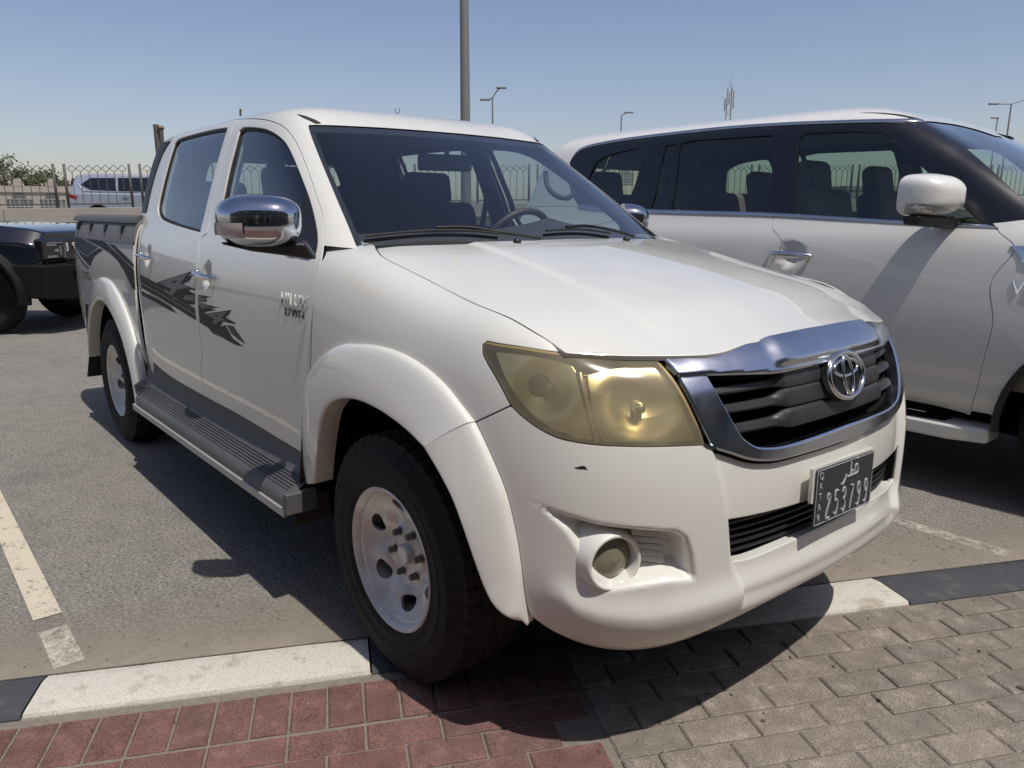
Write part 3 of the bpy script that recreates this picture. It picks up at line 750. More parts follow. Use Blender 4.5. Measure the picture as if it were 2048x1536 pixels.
print('BU', CAB.raw(*BU.T).round(3).tolist()); print('BL', CAB.raw(*BL.T).round(3).tolist()); print('SR', CAB.raw(*SR.T).round(3).tolist())
fd = loop(G_[::-1], np.array([G_[0], gA_c[1]]), gA_c[1:], np.array([gA_c[-1], SF[-1]]), SF[::-1], BL[::-1], BU[::-1])
rear_edge = np.array([cab_uv(*q) for q in [(-2.385, 1.69), (-2.435, 1.63), (-2.45, 1.55), (-2.45, 1.45), (-2.44, 1.34), (-2.425, 1.22), (-2.41, 1.1), (-2.41, 1.0), (-2.405, .9), (-2.38, .76), (-2.34, .66), (-2.28, .6)]])
GR = np.concatenate([GR, rear_edge[:1]])
SR2 = np.concatenate([SR[:2], rear_edge[-1:]])
rd = loop(GR, rear_edge, SR2[::-1], BL[::-1], BU[::-1])
DENT = [(-1.355, 1.098), (-2.215, 1.135)]
def door_disp(u, v):
    P = CAB.raw(u, v); d = np.zeros(P.shape[:-1])
    for x, z in DENT:
        r = np.sqrt(((P[..., 0]-x)/.052)**2+((P[..., 2]-z)/.055)**2); d = d-.020*smooth01((1-r)/.55)
    return d
DOOR = Skin(CAB, door_disp)
front_doors = both(panel, 'front_door', DOOR, fd, [wf], d=(.045, .17), material=M['paint'], rim=(.0022, .035), gap=.0045)
rear_doors = both(panel, 'rear_door', DOOR, rd, [wr], d=(.045, .17), material=M['paint'], rim=(.0022, .035), gap=.0045)
ws_l = cpxf((617, 250), (619, 262), (633, 300), (653, 349), (673, 397), (693, 444), (710, 486), (715, 497))
ws_t = cpxf((617, 250), (640, 249.6), (744, 254), (800, 257.5), (853, 261.5)); ws_t[-1, 0] = 0
print('ws_l', CAB.raw(*ws_l.T).round(3).tolist()); print('ws_t', CAB.raw(*ws_t.T).round(3).tolist())
re_top = rear_edge[:1]
roof_half = loop(np.array([ws_t[-1], [0, 19.85]]), np.array([[0, 19.85], [7, 19.85], [14, 19.85]]), np.array([[14, 19.85], [14, 16.3]]), np.array([[14, 16.3], [12.6, 16.3], rear_edge[0]]), GR[::-1], G_[::-1], np.array([G_[0], ws_l[-1]]), ws_l[::-1], ws_t)
roofs = both(panel, 'roof', CAB, roof_half, d=(.12, .25), material=M['paint'], rim=None, gap=0)
re2 = np.concatenate([rear_edge, np.array([[rear_edge[-1][0]+.2, 2.0]])])
bw = np.array([[13.05, 15.0], [13.75, 15.0], [13.9, 14.7], [13.9, 12.2], [13.8, 11.9], [12.95, 11.9], [12.85, 12.3], [12.9, 14.6]])
rear_half = loop(re2, np.array([re2[-1], [12, 2.0], [14, 2.0]]), np.array([[14, 2.0], [14, 16.25]]), np.array([[14, 16.25], [12.6, 16.25], rear_edge[0]]))
rear_walls = both(panel, 'cab_rear_wall', CAB, rear_half, [loop(np.concatenate([bw, bw[:1]]))], d=(.12, .3), material=M['paint'], rim=(.002, .015))
# glass and seals
ws_full = np.concatenate([ws_l[::-1], ws_t[1:]]); ws_b = cpxf((715, 497), (800, 492), (900, 490), (1000, 488), (1060, 486)); ws_b = np.array([[u_, v_-.25] for u_, v_ in ws_b]); ws_b[-1, 0] = 0
wsh = loop(ws_l[::-1], ws_t, np.array([ws_t[-1], ws_b[-1]]), ws_b[::-1])
wl_ = loop(ws_b[::-1], np.array([ws_b[0], ws_l[-1]]), ws_l[::-1], ws_t)
ws_loop = np.concatenate([wl_, flipU(wl_)[1:-1]])
WSC = (.26, .12)
windscreen = tp(panel('windscreen', CAB, inset(ws_loop, .004, WSC), d=(.18, .4), material=M['glass_ws'], off=-.003, rim=None))
frit_in = inset(ws_loop, .045, WSC)
frit = panel('windscreen_border', CAB, inset(ws_loop, .001, WSC), [frit_in], d=(.15, .4), material=M['black_trim'], off=-.006, rim=None); sub(frit, windscreen)
for s, doorf, doorr, rw in zip((1, -1), front_doors, rear_doors, rear_walls):
    for nm, lp, dr, sc_, r_ in (('window_glass', wf, doorf, CSC, .010), ('window_glass', wr, doorr, CSC, .010), ('window_glass', loop(np.concatenate([bw, bw[:1]])), rw, (.3, .085), .006)):
        sub(panel(nm, CAB, inset(lp, r_*.4, sc_), d=(.15, .5), material=M['glass_side'], off=-.012, rim=None, side=s), dr)
        sub(panel('window_seal', CAB, inset(lp, -.001, sc_), [inset(lp, r_+.008, sc_)], d=(.12, .4), material=M['rubber'], off=-.007, rim=(.001, .008), side=s), dr)

# black tubes sunk in the shut lines, standing in for their deep shade
def shut(S, uvs, name='shut_line_shade', r=.0045, off=-.006, sides=(1, -1)):
    a = resample(crom(uvs)/np.array([.1, .2]), 1, closed=False)*np.array([.1, .2])
    for s in sides:
        P = S.at(a[:, 0], a[:, 1], off)*np.array([1, s, 1]); tp(MB().tube(P, r, 5).build(name, M['dark']))
shut(NOSE, U['gap_hood'], r=.006, off=-.012); shut(NOSE, np.concatenate([U['lamp_low'], cl[1:]]), r=.011, off=-.020)  # thick tube below lamps and grille added to block leaking sun
shut(CAB, gA_c, off=-.007); shut(CAB, np.concatenate([BU, BL[1:]])); shut(CAB, rear_edge); shut(CAB, G_); shut(CAB, GR); shut(NOSE, U['seam_fb'], r=.004)
# ---------------------------------------------------------------- wheel-arch flares
def ribbon(name, A, B, prof, nrm, material, lipdir, lipdepth=.05, side=1, ends=True):
    """surface swept between the curves A (on the body) and B (lip); prof = [(s, bulge)], nrm = bulge direction per point"""
    A = np.asarray(A); B = np.asarray(B); n = len(A); rows = []
    for s, b in prof: rows.append(A+(B-A)*s+nrm*b)
    e = B-A; e /= np.linalg.norm(e, axis=1, keepdims=True)
    rows.append(B+e*.004+lipdir*.004); rows.append(B+e*.005+lipdir*.012); rows.append(B+e*.004+lipdir*lipdepth)
    m = len(rows); V = np.concatenate(rows); F = []
    for i in range(m-1):
        for k in range(n-1): F.append((i*n+k, i*n+k+1, (i+1)*n+k+1, (i+1)*n+k))
    if ends:
        F.append(tuple(i*n for i in range(m))); F.append(tuple(i*n+n-1 for i in range(m))[::-1])
    if side < 0: V = V*np.array([1, -1, 1])
    me = bpy.data.meshes.new(name); me.from_pydata(V.tolist(), [], F)
    bm = bmesh.new(); bm.from_mesh(me); bmesh.ops.recalc_face_normals(bm, faces=bm.faces); bm.to_mesh(me); bm.free()
    me.polygons.foreach_set('use_smooth', [True]*len(me.polygons)); me.set_sharp_from_angle(angle=math.radians(50))
    return tp(link(name, me, material))
def reparam(P, n): P = np.asarray(P); L = np.concatenate([[0], np.cumsum(np.linalg.norm(np.diff(P, axis=0), axis=1))]); t = np.linspace(0, L[-1], n); return np.stack([np.interp(t, L, P[:, k]) for k in range(P.shape[1])], 1)
FPROF = [(0, -.012), (0, .001), (.012, .007), (.04, .0125), (.09, .0155), (.2, .017), (.4, .0155), (.6, .012), (.8, .007), (.93, .003), (.98, .001), (1, 0)]
fo = NOSE.raw(*npx(*flare_out).T)
for k in (-1, -2, -3, -4): fo[k] = onY(*flare_out[k], -.868)
fo = reparam(crom(fo), 60)
fi = np.array([onY(x, y, -.915) for x, y in flare_in]); fi[-1] = onY(626, 968, -.885)
fi = reparam(crom(fi), 60)
print('flare_in', fi[::6].round(3).tolist())
out = np.tile(np.array([0, -1., .25]), (60, 1)); out /= np.linalg.norm(out[0])
inn = np.tile(np.array([0, 1., 0]), (60, 1))
for s in (1, -1): ribbon('wheel_arch_flare', fo, fi, FPROF, out, M['paint'], inn, .07, side=s)
gof = NOSE.raw(*npx(*flare_out_f).T); gof = reparam(crom(gof), 60)
ys = np.interp(np.linspace(0, 1, len(flare_in_f)), [0, .35, .75, 1], [-.915, -.905, -.875, -.825])
gif = np.array([onY(x, y, Y) for (x, y), Y in zip(flare_in_f, ys)]); gif[-1] = gof[-1]+np.array([-.004, -.01, -.002])
gif = reparam(crom(gif), 60); gif[0] = fi[0]
print('flare_in_f', gif[::6].round(3).tolist()); print('flare_out_f', gof[::6].round(3).tolist())
nn = NOSE.normal(*reparam(crom(npx(*flare_out_f)), 60).T)
d1 = np.linspace(0, 1, 60)[:, None]; outf = out*(1-d1)+nn*d1; outf /= np.linalg.norm(outf, axis=1, keepdims=True)
for s in (1, -1): ribbon('bumper_arch_flare', gof, gif, FPROF, outf, M['paint'], inn, .06, side=s)

# ---------------------------------------------------------------- wheels
def tyre_mesh(R=.3665, W=.235, seg=288):
    """tyre about the y axis, outer side at y=0 going to y=W; tread blocks cut into the crown"""
    prof = []   # (r, y, tread?)
    rb = .205
    side = [(rb, .018), (rb+.012, .010), (.226, .005), (.229, .003), (.233, .0045), (.250, .001), (.262, .0), (.264, -.0015), (.272, -.0015), (.274, .0), (.290, -.001), (.305, .001), (.3065, -.0005), (.312, .0012), (.3135, .003), (.322, .006), (.336, .014), (.348, .022)]
    for r, y in side: prof.append((r, y, 0))
    for k in range(25):
        y = .027+(W-.054)*k/24
        prof.append((R-.010*abs(2*y/W-1)**3, y, 1))
    for r, y in side[::-1]: prof.append((r, W-y, 0))
    m = len(prof); V = []; F = []
    for i in range(seg):
        a = 2*math.pi*i/seg
        for j, (r, y, t) in enumerate(prof):
            rr = r
            k = j-len(side)
            if t:
                rib = k in (5, 6, 12, 18, 19)      # circumferential grooves
                ph = (i+(2 if k > 12 else 0)+(k % 3)//2) % 6
                cut = ph in (0,) and (k < 5 or k > 19) or (ph == 3 and 6 < k < 18 and (k % 4 != 0))
                if rib or cut: rr = r-.008
            elif j in (len(side)-2, len(side)-1, m-len(side), m-len(side)+1):            # shoulder lugs
                if (i % 6) in (0,): rr = r-.006
            V.append((rr*math.cos(a), y, rr*math.sin(a)))
    for i in range(seg):
        l = (i+1) % seg
        for j in range(m-1): F.append((i*m+j, i*m+j+1, l*m+j+1, l*m+j))
    me = bpy.data.meshes.new('tyre'); me.from_pydata(V, [], F)
    bm = bmesh.new(); bm.from_mesh(me); bmesh.ops.recalc_face_normals(bm, faces=bm.faces); bm.to_mesh(me); bm.free()
    me.polygons.foreach_set('use_smooth', [True]*len(me.polygons)); me.set_sharp_from_angle(angle=math.radians(38))
    me.materials.append(M['tyre'])
    return me
class Disc:
    """wheel disc as a skin over (a,b) in the wheel plane"""
    sgn = 1
    def at(s, a, b, off=0.):
        a = np.asarray(a, float); b = np.asarray(b, float)
        r = np.hypot(a, b); th = np.arctan2(b, a)
        h = np.interp(r, [0, .045, .060, .075, .095, .115, .135, .155, .172, .185], [.0]*10)
        h = np.interp(r, [0, .058, .072, .088, .104, .122, .142, .160, .177, .190], [.078, .078, .080, .088, .091, .084, .071, .058, .044, .030])
        sp = .5+.5*np.cos(6*th+math.radians(180))
        h = h-.020*sp*np.exp(-((r-.122)/.030)**2)
        return np.stack([a, h+off, b], -1)
    raw = at
    def normal(s, a, b, off=0., h=2e-3):
        n = np.cross(s.at(a+h, b)-s.at(a-h, b), s.at(a, b+h)-s.at(a, b-h)); n = n/np.linalg.norm(n, axis=-1, keepdims=True)
        return n*np.where(n[..., 1:2] > 0, -1, 1)
def disc_mesh():
    D = Disc(); c = lambda r, n=48: np.array([[r*math.cos(2*math.pi*k/n), r*math.sin(2*math.pi*k/n)] for k in range(n)])
    holes = []
    for k in range(6):
        a0 = math.radians(45+60*k); h = []
        for q in range(20):
            t = 2*math.pi*q/20; rr = .147+.0235*math.sin(t); aa = a0+.235*np.sign(math.cos(t))*abs(math.cos(t))**.85*(1-.10*math.sin(t))
            h.append([rr*math.cos(aa), rr*math.sin(aa)])
        holes.append(np.array(h))
    o = panel('disc', D, c(.191, 72), holes, d=(.006, .006), material=M['steel'], rim=(.002, .010), gap=0)
    me = o.data; bpy.data.objects.remove(o); return me
TYRE = tyre_mesh(); DISC = disc_mesh()
rimb = MB().lathe([(.205, .030), (.214, .020), (.2135, .012), (.208, .010), (.203, .014), (.198, .020), (.194, .026), (.189, .036), (.189, .06), (.180, .12), (.178, .20), (.205, .215)], 72).build('rim', M['steel'], angle=40)
RIM = rimb.data; bpy.data.objects.remove(rimb)
cap = MB().lathe([(.0, .012), (.02, .012), (.026, .014), (.030, .020), (.031, .046)], 36).lathe([(.052, .046), (.052, .038), (.040, .036), (.031, .036)], 36).build('hub_cap', M['steel'], angle=35); CAP = cap.data; bpy.data.objects.remove(cap)
nutb = MB().lathe([(.0, -.012), (.007, -.012), (.0095, -.008), (.0105, .0), (.0105, .012), (.014, .012), (.014, .03)], 6, smooth=False).build('wheel_nut', M['nut'], angle=20); NUT = nutb.data; bpy.data.objects.remove(nutb)
drum = MB().lathe([(.001, .06), (.165, .06), (.165, .14), (.001, .14)], 32).build('brake', M['dark'], angle=30); DRUM = drum.data; bpy.data.objects.remove(drum)
def make_wheel(x, yout, sgn, zc=.3655, spin=0.0, steer=0.0):
    """sgn=+1: outer face looks to -y"""
    e = empty('wheel', (x, yout, zc)); tp(e)
    e.rotation_euler = (0, spin, (0 if sgn > 0 else math.pi)+steer)
    for nm, me in (('tyre', TYRE), ('rim', RIM), ('wheel_disc', DISC), ('hub_cap', CAP), ('brake_drum', DRUM)):
        o = bpy.data.objects.new(nm, me); COL.objects.link(o); o.parent = e
        o.location = (0, {'hub_cap': .044, 'brake_drum': .05}.get(nm, 0), 0)
    for k in range(6):
        o = bpy.data.objects.new('wheel_nut', NUT); COL.objects.link(o); o.parent = e
        a = math.radians(15+60*k); o.location = (.0695*math.cos(a), .066, .0695*math.sin(a))
    return e
for x in (0, -3.085):
    make_wheel(x, -.885, 1, spin=math.radians(8 if x == 0 else 25)); make_wheel(x, .885, -1)
# wheel wells: dark liners over the tyres, mud flaps
for x in (0, -3.085):
    for s in (1, -1):
        mb = MB(); ang = np.radians(np.linspace(2, 190, 30)); r = .50
        v = []; f = []
        for a in ang:
            for y in (-.80, -.50): v.append((x+r*math.cos(a), y*s, .40+r*math.sin(a)))
        for i in range(len(ang)-1): f.append((2*i, 2*i+1, 2*i+3, 2*i+2))
        n0 = len(v); v += [(x+r*math.cos(a), -.50*s, .40+r*math.sin(a)) for a in ang]; f.append(tuple(range(n0, n0+len(ang))))
        mb.add(v, f, True); tp(mb.build('wheel_well_liner', M['dark']))
def flap(x, z0, z1, y0, y1, s, lean):
    mb = MB(); pts = []
    for t in np.linspace(0, 1, 9):
        z = z1+(z0-z1)*t; xx = x+lean*t+.035*math.sin(t*2.2)*(-1 if lean < 0 else -1)
        pts.append((xx, z))
    v = []; f = []
    for k, (xx, z) in enumerate(pts):
        c = .02*max(0, (k-6)/2)
        for dx in (0, .007):
            v += [(xx+dx, (y0+c*0)*s, z), (xx+dx, (y1-c)*s, z)]
    for k in range(len(pts)-1):
        a = 4*k; b = a+4
        f += [(a, a+1, b+1, b), (a+2, b+2, b+3, a+3), (a+1, a+3, b+3, b+1), (a, b, b+2, a+2)]
    f += [(0, 2, 3, 1), (4*len(pts)-4, 4*len(pts)-3, 4*len(pts)-1, 4*len(pts)-2)]
    mb.add(v, f); return tp(mb.build('mud_flap', M['grey_flap'], angle=40))
M['grey_flap'] = mat('flap_rubber', (.02, .019, .018), .8, noise=(18, .7, (.05, .045, .04)))
for s in (1, -1):
    flap(-.42, .30, .80, -.60, -.90, s, -.10)
    flap(-3.55, .30, .78, -.60, -.90, s, -.08)

# ---------------------------------------------------------------- load bed
BX = [(-2.2, .868), (-2.6, .870), (-3.0, .872), (-3.4, .872), (-3.75, .868), (-3.98, .855), (-4.10, .82), (-4.16, .74), (-4.18, .5), (-4.18, 0)]
BG = [(.44, -.06), (.53, -.025), (.63, -.006), (.76, 0), (.90, 0), (1.02, 0), (1.12, -.010), (1.19, -.022), (1.25, -.040), (1.288, -.058), (1.298, -.09), (1.298, -.13)]
def bed_net():
    P = np.array(BX); t = np.gradient(P, axis=0); n = np.stack([t[:, 1], -t[:, 0]], 1); n /= np.linalg.norm(n, axis=1, keepdims=True); n[-1] = (-1, 0)
    return np.array([[(x+nn[0]*o, -(w_+nn[1]*o), z) for z, o in BG] for (x, w_), nn in zip(BX, n)])
BED = BS(bed_net(), mirror=False)
if BED.nraw(np.array([2.]), np.array([4.]))[0][1] > 0: BED.sgn = -1
def bed_uv(x, z):
    U_, V_ = np.meshgrid(np.linspace(0, 9, 181), np.linspace(0, 10, 121), indexing='ij'); P = BED.raw(U_, V_)
    k = np.argmin((P[..., 0]-x)**2+(P[..., 2]-z)**2); return np.array([U_.flat[k], V_.flat[k]])
arcr = [bed_uv(-3.085+.53*math.cos(a), .365+.53*math.sin(a)) for a in np.radians(np.linspace(12, 166, 22))]
b0 = bed_uv(-2.472, .58)[0]
bedloop = loop(np.array([[b0, 1.3], arcr[0]]), np.array(arcr), np.array([arcr[-1], [7.4, 1.2], [9, 1.2]]), np.array([[9, 1.2], [9, 10.6]]), np.array([[9, 10.6], [5, 10.6], [b0, 10.6]]), np.array([[b0, 10.6], [b0, 1.3]]))
beds = []
for s in (1, -1): beds.append(tp(panel('bed_side', BED, bedloop, d=(.12, .25), material=M['paint'], rim=(.002, .012), side=s)))
M['cap_plastic'] = mat('cap_plastic', (.17, .17, .172), .6, noise=(20, .4, (.12, .118, .115)))
# rail cap with scallops
zc = lambda x: .0
cap_lo = []
for k in range(0, 61):
    u_ = b0+(7.0-b0)*k/60
    cap_lo.append([u_, 6.85+2.6*max(0, (k-54)/6)**2])
capl = loop(np.array(cap_lo), np.array([cap_lo[-1], [7.0, 10.9]]), np.array([[7.0, 10.9], [b0, 10.9]]), np.array([[b0, 10.9], cap_lo[0]]))
for s in (1, -1): sub(panel('rail_cap', BED, capl, d=(.12, .3), material=M['cap_plastic'], off=.006, rim=(.003, .006), side=s, gap=.002), beds[0 if s > 0 else 1]).matrix_parent_inverse = Matrix.Identity(4)
mb = MB(); 
tube = []
mb2 = MB()
for s in (1, -1):
    v = []; f = []; prof = [(.735, 1.30), (.745, 1.318), (.77, 1.326), (.805, 1.322), (.825, 1.306), (.829, 1.285)]
    xs = np.linspace(-2.50, -4.08, 20)
    for x in xs:
        sh = .03*max(0, (-3.95-x)/.13)**2
        for w_, z in prof: v.append((x, -(w_-sh)*s, z))
    m_ = len(prof)
    for i in range(len(xs)-1):
        for j in range(m_-1): f.append((i*m_+j, i*m_+j+1, (i+1)*m_+j+1, (i+1)*m_+j))
    f.append(tuple(range(m_))); f.append(tuple((len(xs)-1)*m_+j for j in range(m_)))
    mbx = MB().add(v, f, True); tp(mbx.build('bed_rail', M['grey_plastic'], angle=50))
    # scallop pockets under the rail
    for k in range(4):
        x = -2.70-.36*k
        o = MB().add([(x, -.842*s, 1.272), (x-.045, -.842*s, 1.272), (x-.030, -.852*s, 1.232), (x-.004, -.852*s, 1.232), (x, -.82*s, 1.272), (x-.045, -.82*s, 1.272), (x-.030, -.82*s, 1.232), (x-.004, -.82*s, 1.232)], [(0, 1, 2, 3), (0, 4, 5, 1), (1, 5, 6, 2), (2, 6, 7, 3), (3, 7, 4, 0)]).build('tie_down_pocket', M['black_trim'], angle=30); tp(o)
liner = MB()
for s in (1, -1): liner.box((-3.3, -.765*s, 1.03), (1.6, .02, .55))
liner.box((-3.3, 0, .76), (1.62, 1.55, .02)).box((-2.50, 0, 1.03), (.03, 1.55, .53)).box((-4.12, 0, 1.02), (.03, 1.55, .52))
tp(liner.build('bed_liner', M['black_trim']))
# headboard post behind the cab
post = MB().tube([onY(312, 249, -.60), onY(320, 330, -.60)], .016, 4).tube([onY(320, 254, -.57), onY(326, 330, -.57)], .016, 4).tube([onY(316, 256, -.60), onY(326, 256, -.57)], .012, 4).build('rack_post', mat('weathered_wood', (.16, .145, .12), .9, noise=(12, .6, (.09, .08, .07)))); tp(post)
for s in (1, -1):
    re_ = np.array([q for q in rear_edge if CAB.raw(*q)[2] > 1.27]); uvs = np.concatenate([re_+np.array([.03, 0]), np.array([[12.62, re_[-1][1]], [12.62, re_[0][1]]])])
    o = panel('cab_corner_trim', CAB, uvs, d=(.08, .25), material=M['black_trim'], off=.005, rim=(.003, .004), side=s, gap=0); sub(o, rear_walls[0 if s > 0 else 1])

# rear arch flares
ang = np.radians(np.linspace(-6, 172, 60)); nn_ = len(ang)
ro = np.interp(np.degrees(ang), [-6, 20, 60, 100, 140, 172], [.625, .62, .605, .60, .60, .59]); ri = np.interp(np.degrees(ang), [-6, 20, 60, 100, 140, 172], [.56, .525, .485, .475, .48, .50])
A_ = np.stack([-3.085+ro*np.cos(ang), np.full(nn_, -.868), .372+ro*np.sin(ang)], 1); B_ = np.stack([-3.085+ri*np.cos(ang), np.full(nn_, -.912), .372+ri*np.sin(ang)], 1)
for s in (1, -1): ribbon('wheel_arch_flare', A_, B_, FPROF, np.tile(out[0], (nn_, 1)), M['paint'], np.tile(inn[0], (nn_, 1)), .07, side=s)
# ---------------------------------------------------------------- running boards
for s in (1, -1):
    b = MB(); xs = np.linspace(-.50, -2.44, 30); v = []; f = []
    for i, x in enumerate(xs):
        k = max(0, (-2.34-x)/.10); pull = .10*k*k
        for w_, z in [(.846, .590), (.853, .545), (.864, .500), (.880, .466), (.936-pull, .430), (.950-pull, .418), (.956-pull, .402), (.956-pull, .372)]: v.append((x, -w_*s, z))
    m_ = 8
    for i in range(29):
        for j in range(m_-1): f.append((i*m_+j, i*m_+j+1, (i+1)*m_+j+1, (i+1)*m_+j))
    step = tp(MB().add(v, f, True).build('running_board', M['step_plastic'], angle=45))
    for k in range(6):
        w_ = .884+.0095*k; sub(MB().box((-1.46, -w_*s, .4655-.0063*k), (1.84, .0045, .007)).build('tread_rib', M['step_plastic']), step)
    sub(MB().box((-1.44, -.957*s, .366), (1.85, .014, .030)).build('edge_strip', mat('step_aluminium', (.42, .41, .40), .45, metal=.3), bevel=.003), step)
    sub(MB().box((-.493, -.912*s, .405), (.03, .11, .075)).build('end_cap', M['grey_plastic'], bevel=.006), step)
    sub(MB().lathe([(0, -.03), (.05, -.03), (.075, -.012), (.08, .03), (.06, .045), (0, .05)], 24, 'Z', (-2.41, -.855*s, .43)).build('end_cap', M['black_trim']), step)
# sills and floor pan: dark underbody
ub = MB()
ub.box((-1.50, 0, .48), (1.98, 1.66, .14)).box((.55, 0, .46), (.34, 1.0, .05)).box((.35, 0, .62), (.3, 1.0, .3)).box((-2.6, 0, .62), (3.0, .9, .16)).box((.45, 0, .62), (.55, 1.1, .22)).box((0, 0, .37), (.1, 1.5, .1)).box((-3.085, 0, .37), (.12, 1.5, .12))
ub.box((.2, 0, .85), (.9, 1.0, .3))
tp(ub.build('chassis', M['dark']))
for s in (1, -1):
    tp(MB().box((-1.4, -.79*s, .53), (1.9, .06, .12)).build('sill', M['black_trim'], bevel=.01))
# inner shells so the shut lines stay dark
ish = [(.5, 1), (3, 6)]
o = panel('inner_fender', NOSE, np.array([[5.4, 7.0], [9.9, 6.6], [9.9, 11.4], [5.8, 9.0], [5.4, 8.6]]), d=(.2, .4), material=M['dark'], off=-.03, rim=None); tp(o)
arc_in = [(u_, v_) for u_, v_ in arch_cut]
# ---------------------------------------------------------------- headlights
def lens_mat():
    m = bpy.data.materials.new('yellowed_lens'); m.use_nodes = True; t = m.node_tree; t.nodes.clear()
    o = t.nodes.new('ShaderNodeOutputMaterial'); tr = t.nodes.new('ShaderNodeBsdfTransparent'); tr.inputs[0].default_value = (.97, .86, .58, 1)
    df = t.nodes.new('ShaderNodeBsdfDiffuse'); df.inputs[0].default_value = (.82, .73, .49, 1)
    tl = t.nodes.new('ShaderNodeBsdfTranslucent'); tl.inputs[0].default_value = (.82, .70, .42, 1)
    ad = t.nodes.new('ShaderNodeMixShader'); ad.inputs[0].default_value = .35
    gl = t.nodes.new('ShaderNodeBsdfGlossy'); gl.inputs[1].default_value = .10
    n = t.nodes.new('ShaderNodeTexNoise'); n.inputs['Scale'].default_value = 7; n.inputs['Detail'].default_value = 8; tc = t.nodes.new('ShaderNodeTexCoord'); t.links.new(tc.outputs['Object'], n.inputs[0])
    r = t.nodes.new('ShaderNodeMapRange'); r.inputs['From Min'].default_value = .3; r.inputs['From Max'].default_value = .7; r.inputs['To Min'].default_value = .16; r.inputs['To Max'].default_value = .38; t.links.new(n.outputs[0], r.inputs[0])
    m1 = t.nodes.new('ShaderNodeMixShader'); m2 = t.nodes.new('ShaderNodeMixShader'); fr = t.nodes.new('ShaderNodeFresnel'); fr.inputs[0].default_value = 1.5
    t.links.new(df.outputs[0], ad.inputs[1]); t.links.new(tl.outputs[0], ad.inputs[2])
    t.links.new(r.outputs[0], m1.inputs[0]); t.links.new(tr.outputs[0], m1.inputs[1]); t.links.new(ad.outputs[0], m1.inputs[2])
    t.links.new(fr.outputs[0], m2.inputs[0]); t.links.new(m1.outputs[0], m2.inputs[1]); t.links.new(gl.outputs[0], m2.inputs[2]); t.links.new(m2.outputs[0], o.inputs[0])
    return m
M['lens'] = lens_mat()
M['reflector'] = mat('lamp_reflector', (.84, .82, .74), .30, metal=1)
M['lamp_ribs'] = mat('lamp_housing', (.70, .64, .48), .35, metal=.3)
M['lamp_edge'] = mat('lamp_edge_plastic', (.42, .34, .18), .4)
M['lamp_dark'] = mat('lamp_dark_amber', (.085, .060, .035), .3, coat=.5)
M['amber'] = mat('dusty_amber', (.17, .10, .045), .4)
lamp_in = [(1310, 715), (1322, 727), (1348, 758), (1369, 793), (1386, 828), (1401, 861), (1410, 890)]
LI = npx(*lamp_in)
lamp_up = npx((1131, 708), (1193, 711), (1251, 713.5), (1310, 715))
LL = loop(U['lamp_top'][::-1], np.array([U['lamp_top'][0], lamp_up[0]]), lamp_up, LI, U['lamp_low'][::-1], U['lamp_out'][::-1])
NSC = (.155, .085)
def nose_face(uv): return NOSE.raw(np.array(uv[0]), np.array(uv[1])), NOSE.nraw(np.array(uv[0]), np.array(uv[1]))
div = npx((1160, 742), (1195, 888)); d_top, d_bot = div
